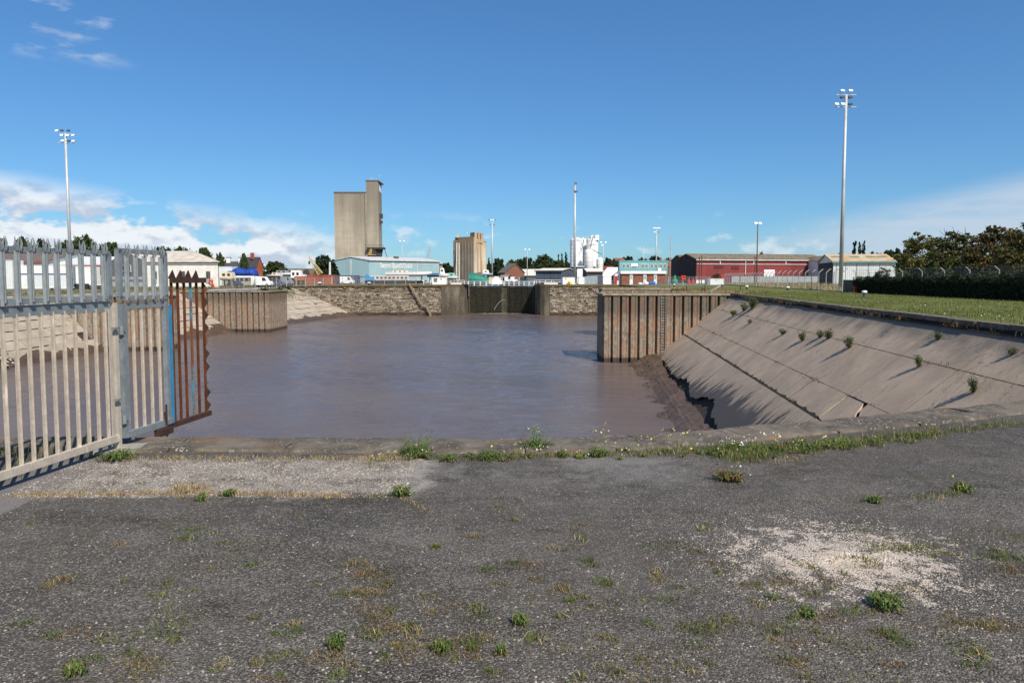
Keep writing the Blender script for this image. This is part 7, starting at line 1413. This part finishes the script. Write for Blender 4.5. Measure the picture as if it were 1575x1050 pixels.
# loose stones
def stones(P, s0, s1, cols, name, label):
    n = len(P); s = RNG.uniform(s0, s1, (n, 1))*RNG.random((n, 1))**.5; base = np.array([[1, 0, 0], [-.4, .9, 0], [-.6, -.8, 0], [.1, .1, .75], [.55, -.75, .1], [.5, .7, .15]]); a = RNG.uniform(0, 6.28, n); c_, s_ = np.cos(a), np.sin(a)
    V = np.zeros((n, 6, 3)); jb = base[None]*(1+RNG.uniform(-.3, .3, (n, 6, 1))); V[..., 0] = jb[..., 0]*c_[:, None]-jb[..., 1]*s_[:, None]; V[..., 1] = jb[..., 0]*s_[:, None]+jb[..., 1]*c_[:, None]; V[..., 2] = jb[..., 2]
    V = V*s[:, None]*.5+P[:, None]; t_ = np.array([[0, 5, 3], [5, 1, 3], [1, 2, 3], [2, 4, 3], [4, 0, 3]]); k = np.arange(n)[:, None, None]*6; Tt = (k+t_[None]).reshape(-1, 3); o = obj(name, tri_mesh(name, V.reshape(-1, 3), Tt, np.repeat(pick(cols, n, .2), 6, 0), stonec_m)); o['kind'] = 'stuff'; o['label'] = label
P = apr(42000); P2_ = P[RNG.random(len(P)) < np.clip(1.1-(P[:, 1]-2.4)/3.2, .12, 1)]
stones(P2_, .005, .018, [(.24, .22, .20), (.17, .155, .14), (.33, .305, .275), (.07, .065, .06), (.06, .055, .05), (.10, .09, .08)], 'loose_chippings', 'loose grey stone chippings on the worn tarmac')
n_ = 15000; a = RNG.uniform(0, 6.28, n_); r = np.abs(RNG.normal(size=n_))*.48; P = np.c_[2.02+r*np.cos(a)*1.05, 4.05+r*np.sin(a)*.85, np.zeros(n_)]; q_ = np.sin(P[:, 0]*6)+np.sin(P[:, 1]*7+P[:, 0]*3)+np.sin(P[:, 0]*13+1)*.5; P = P[q_ > -.6]
stones(P, .004, .012, [(.50, .43, .37), (.58, .50, .43), (.40, .34, .29), (.62, .56, .5)], 'crushed_stone_spill', 'spill of pale pinkish crushed stone on the tarmac at right')
P = np.c_[RNG.uniform(-4, -.85, 14000), RNG.uniform(5.2, 6.32, 14000), np.zeros(14000)]; stones(P, .008, .020, [(.30, .265, .23), (.21, .185, .16), (.44, .40, .36), (.14, .125, .11)], 'gravel_strip', 'pale exposed gravel strip along the basin edge')
n_ = 700; P = []
for k in range(n_): y_ = random.uniform(60, 76); p = ll(random.uniform(.55, .9), y_, .05); P.append((p.x+random.gauss(0, .3), y_, p.z))
P = np.array(P); stones(P[(P[:, 1] < 70)], .3, .9, [(.42, .37, .31), (.3, .26, .22), (.5, .45, .38)], 'rubble', 'heap of broken pale rubble at the foot of the left revetment')
# rusty scrap on the jetty top, gulls
t = thing('jetty_debris', 'broken pale post and rusty stubs lying in the dry grass on the near jetty', 'debris', (X(1093, 77), 77, .05)); c_ = MB(); c_.bar((0, 0, .1), (1.2, .3, .75), .16, .16); part('broken_post', c_, conc_m, t); c_ = MB(); [c_.tube((x, .2, 0), (x+.05, .2, h_), .05, n=5) for x, h_ in ((-3.0, .5), (-2.7, .7), (3.4, .7), (-.9, .6), (-.6, .8))]; part('rusty_stub', c_, rust_dk, t)
def gull(px, py, d, label):
    p = at(px, py, d=d); c_ = MB(); c_.loft([[(x, .09*q*math.cos(b), .09*q*math.sin(b)) for b in [2*math.pi*j/6 for j in range(6)]] for x, q in ((-.25, .1), (-.1, .8), (.08, 1), (.2, .6), (.28, .1))]); c_.add([(-.05, 0, .03), (.1, 0, .03), (.0, -.35, .16), (-.12, -.62, .05), (.08, -.34, .15)], [(0, 1, 4, 2), (2, 4, 3)]); c_.add([(-.05, 0, .03), (.1, 0, .03), (.0, .35, .16), (-.12, .62, .05), (.08, .34, .15)], [(0, 1, 4, 2), (2, 4, 3)]); o = obj('gull', c_.mesh('gull', white), None, p, 1.0); tag(o, label, 'bird', 'gulls in flight')
gull(719, 358.5, 120, 'white gull flying just above the old silo'); gull(412, 393, 140, 'tiny gull above the parked boats at left'); gull(31, 292, 150, 'distant gull against the cloud bank at upper left')
bpy.context.view_layer.update()
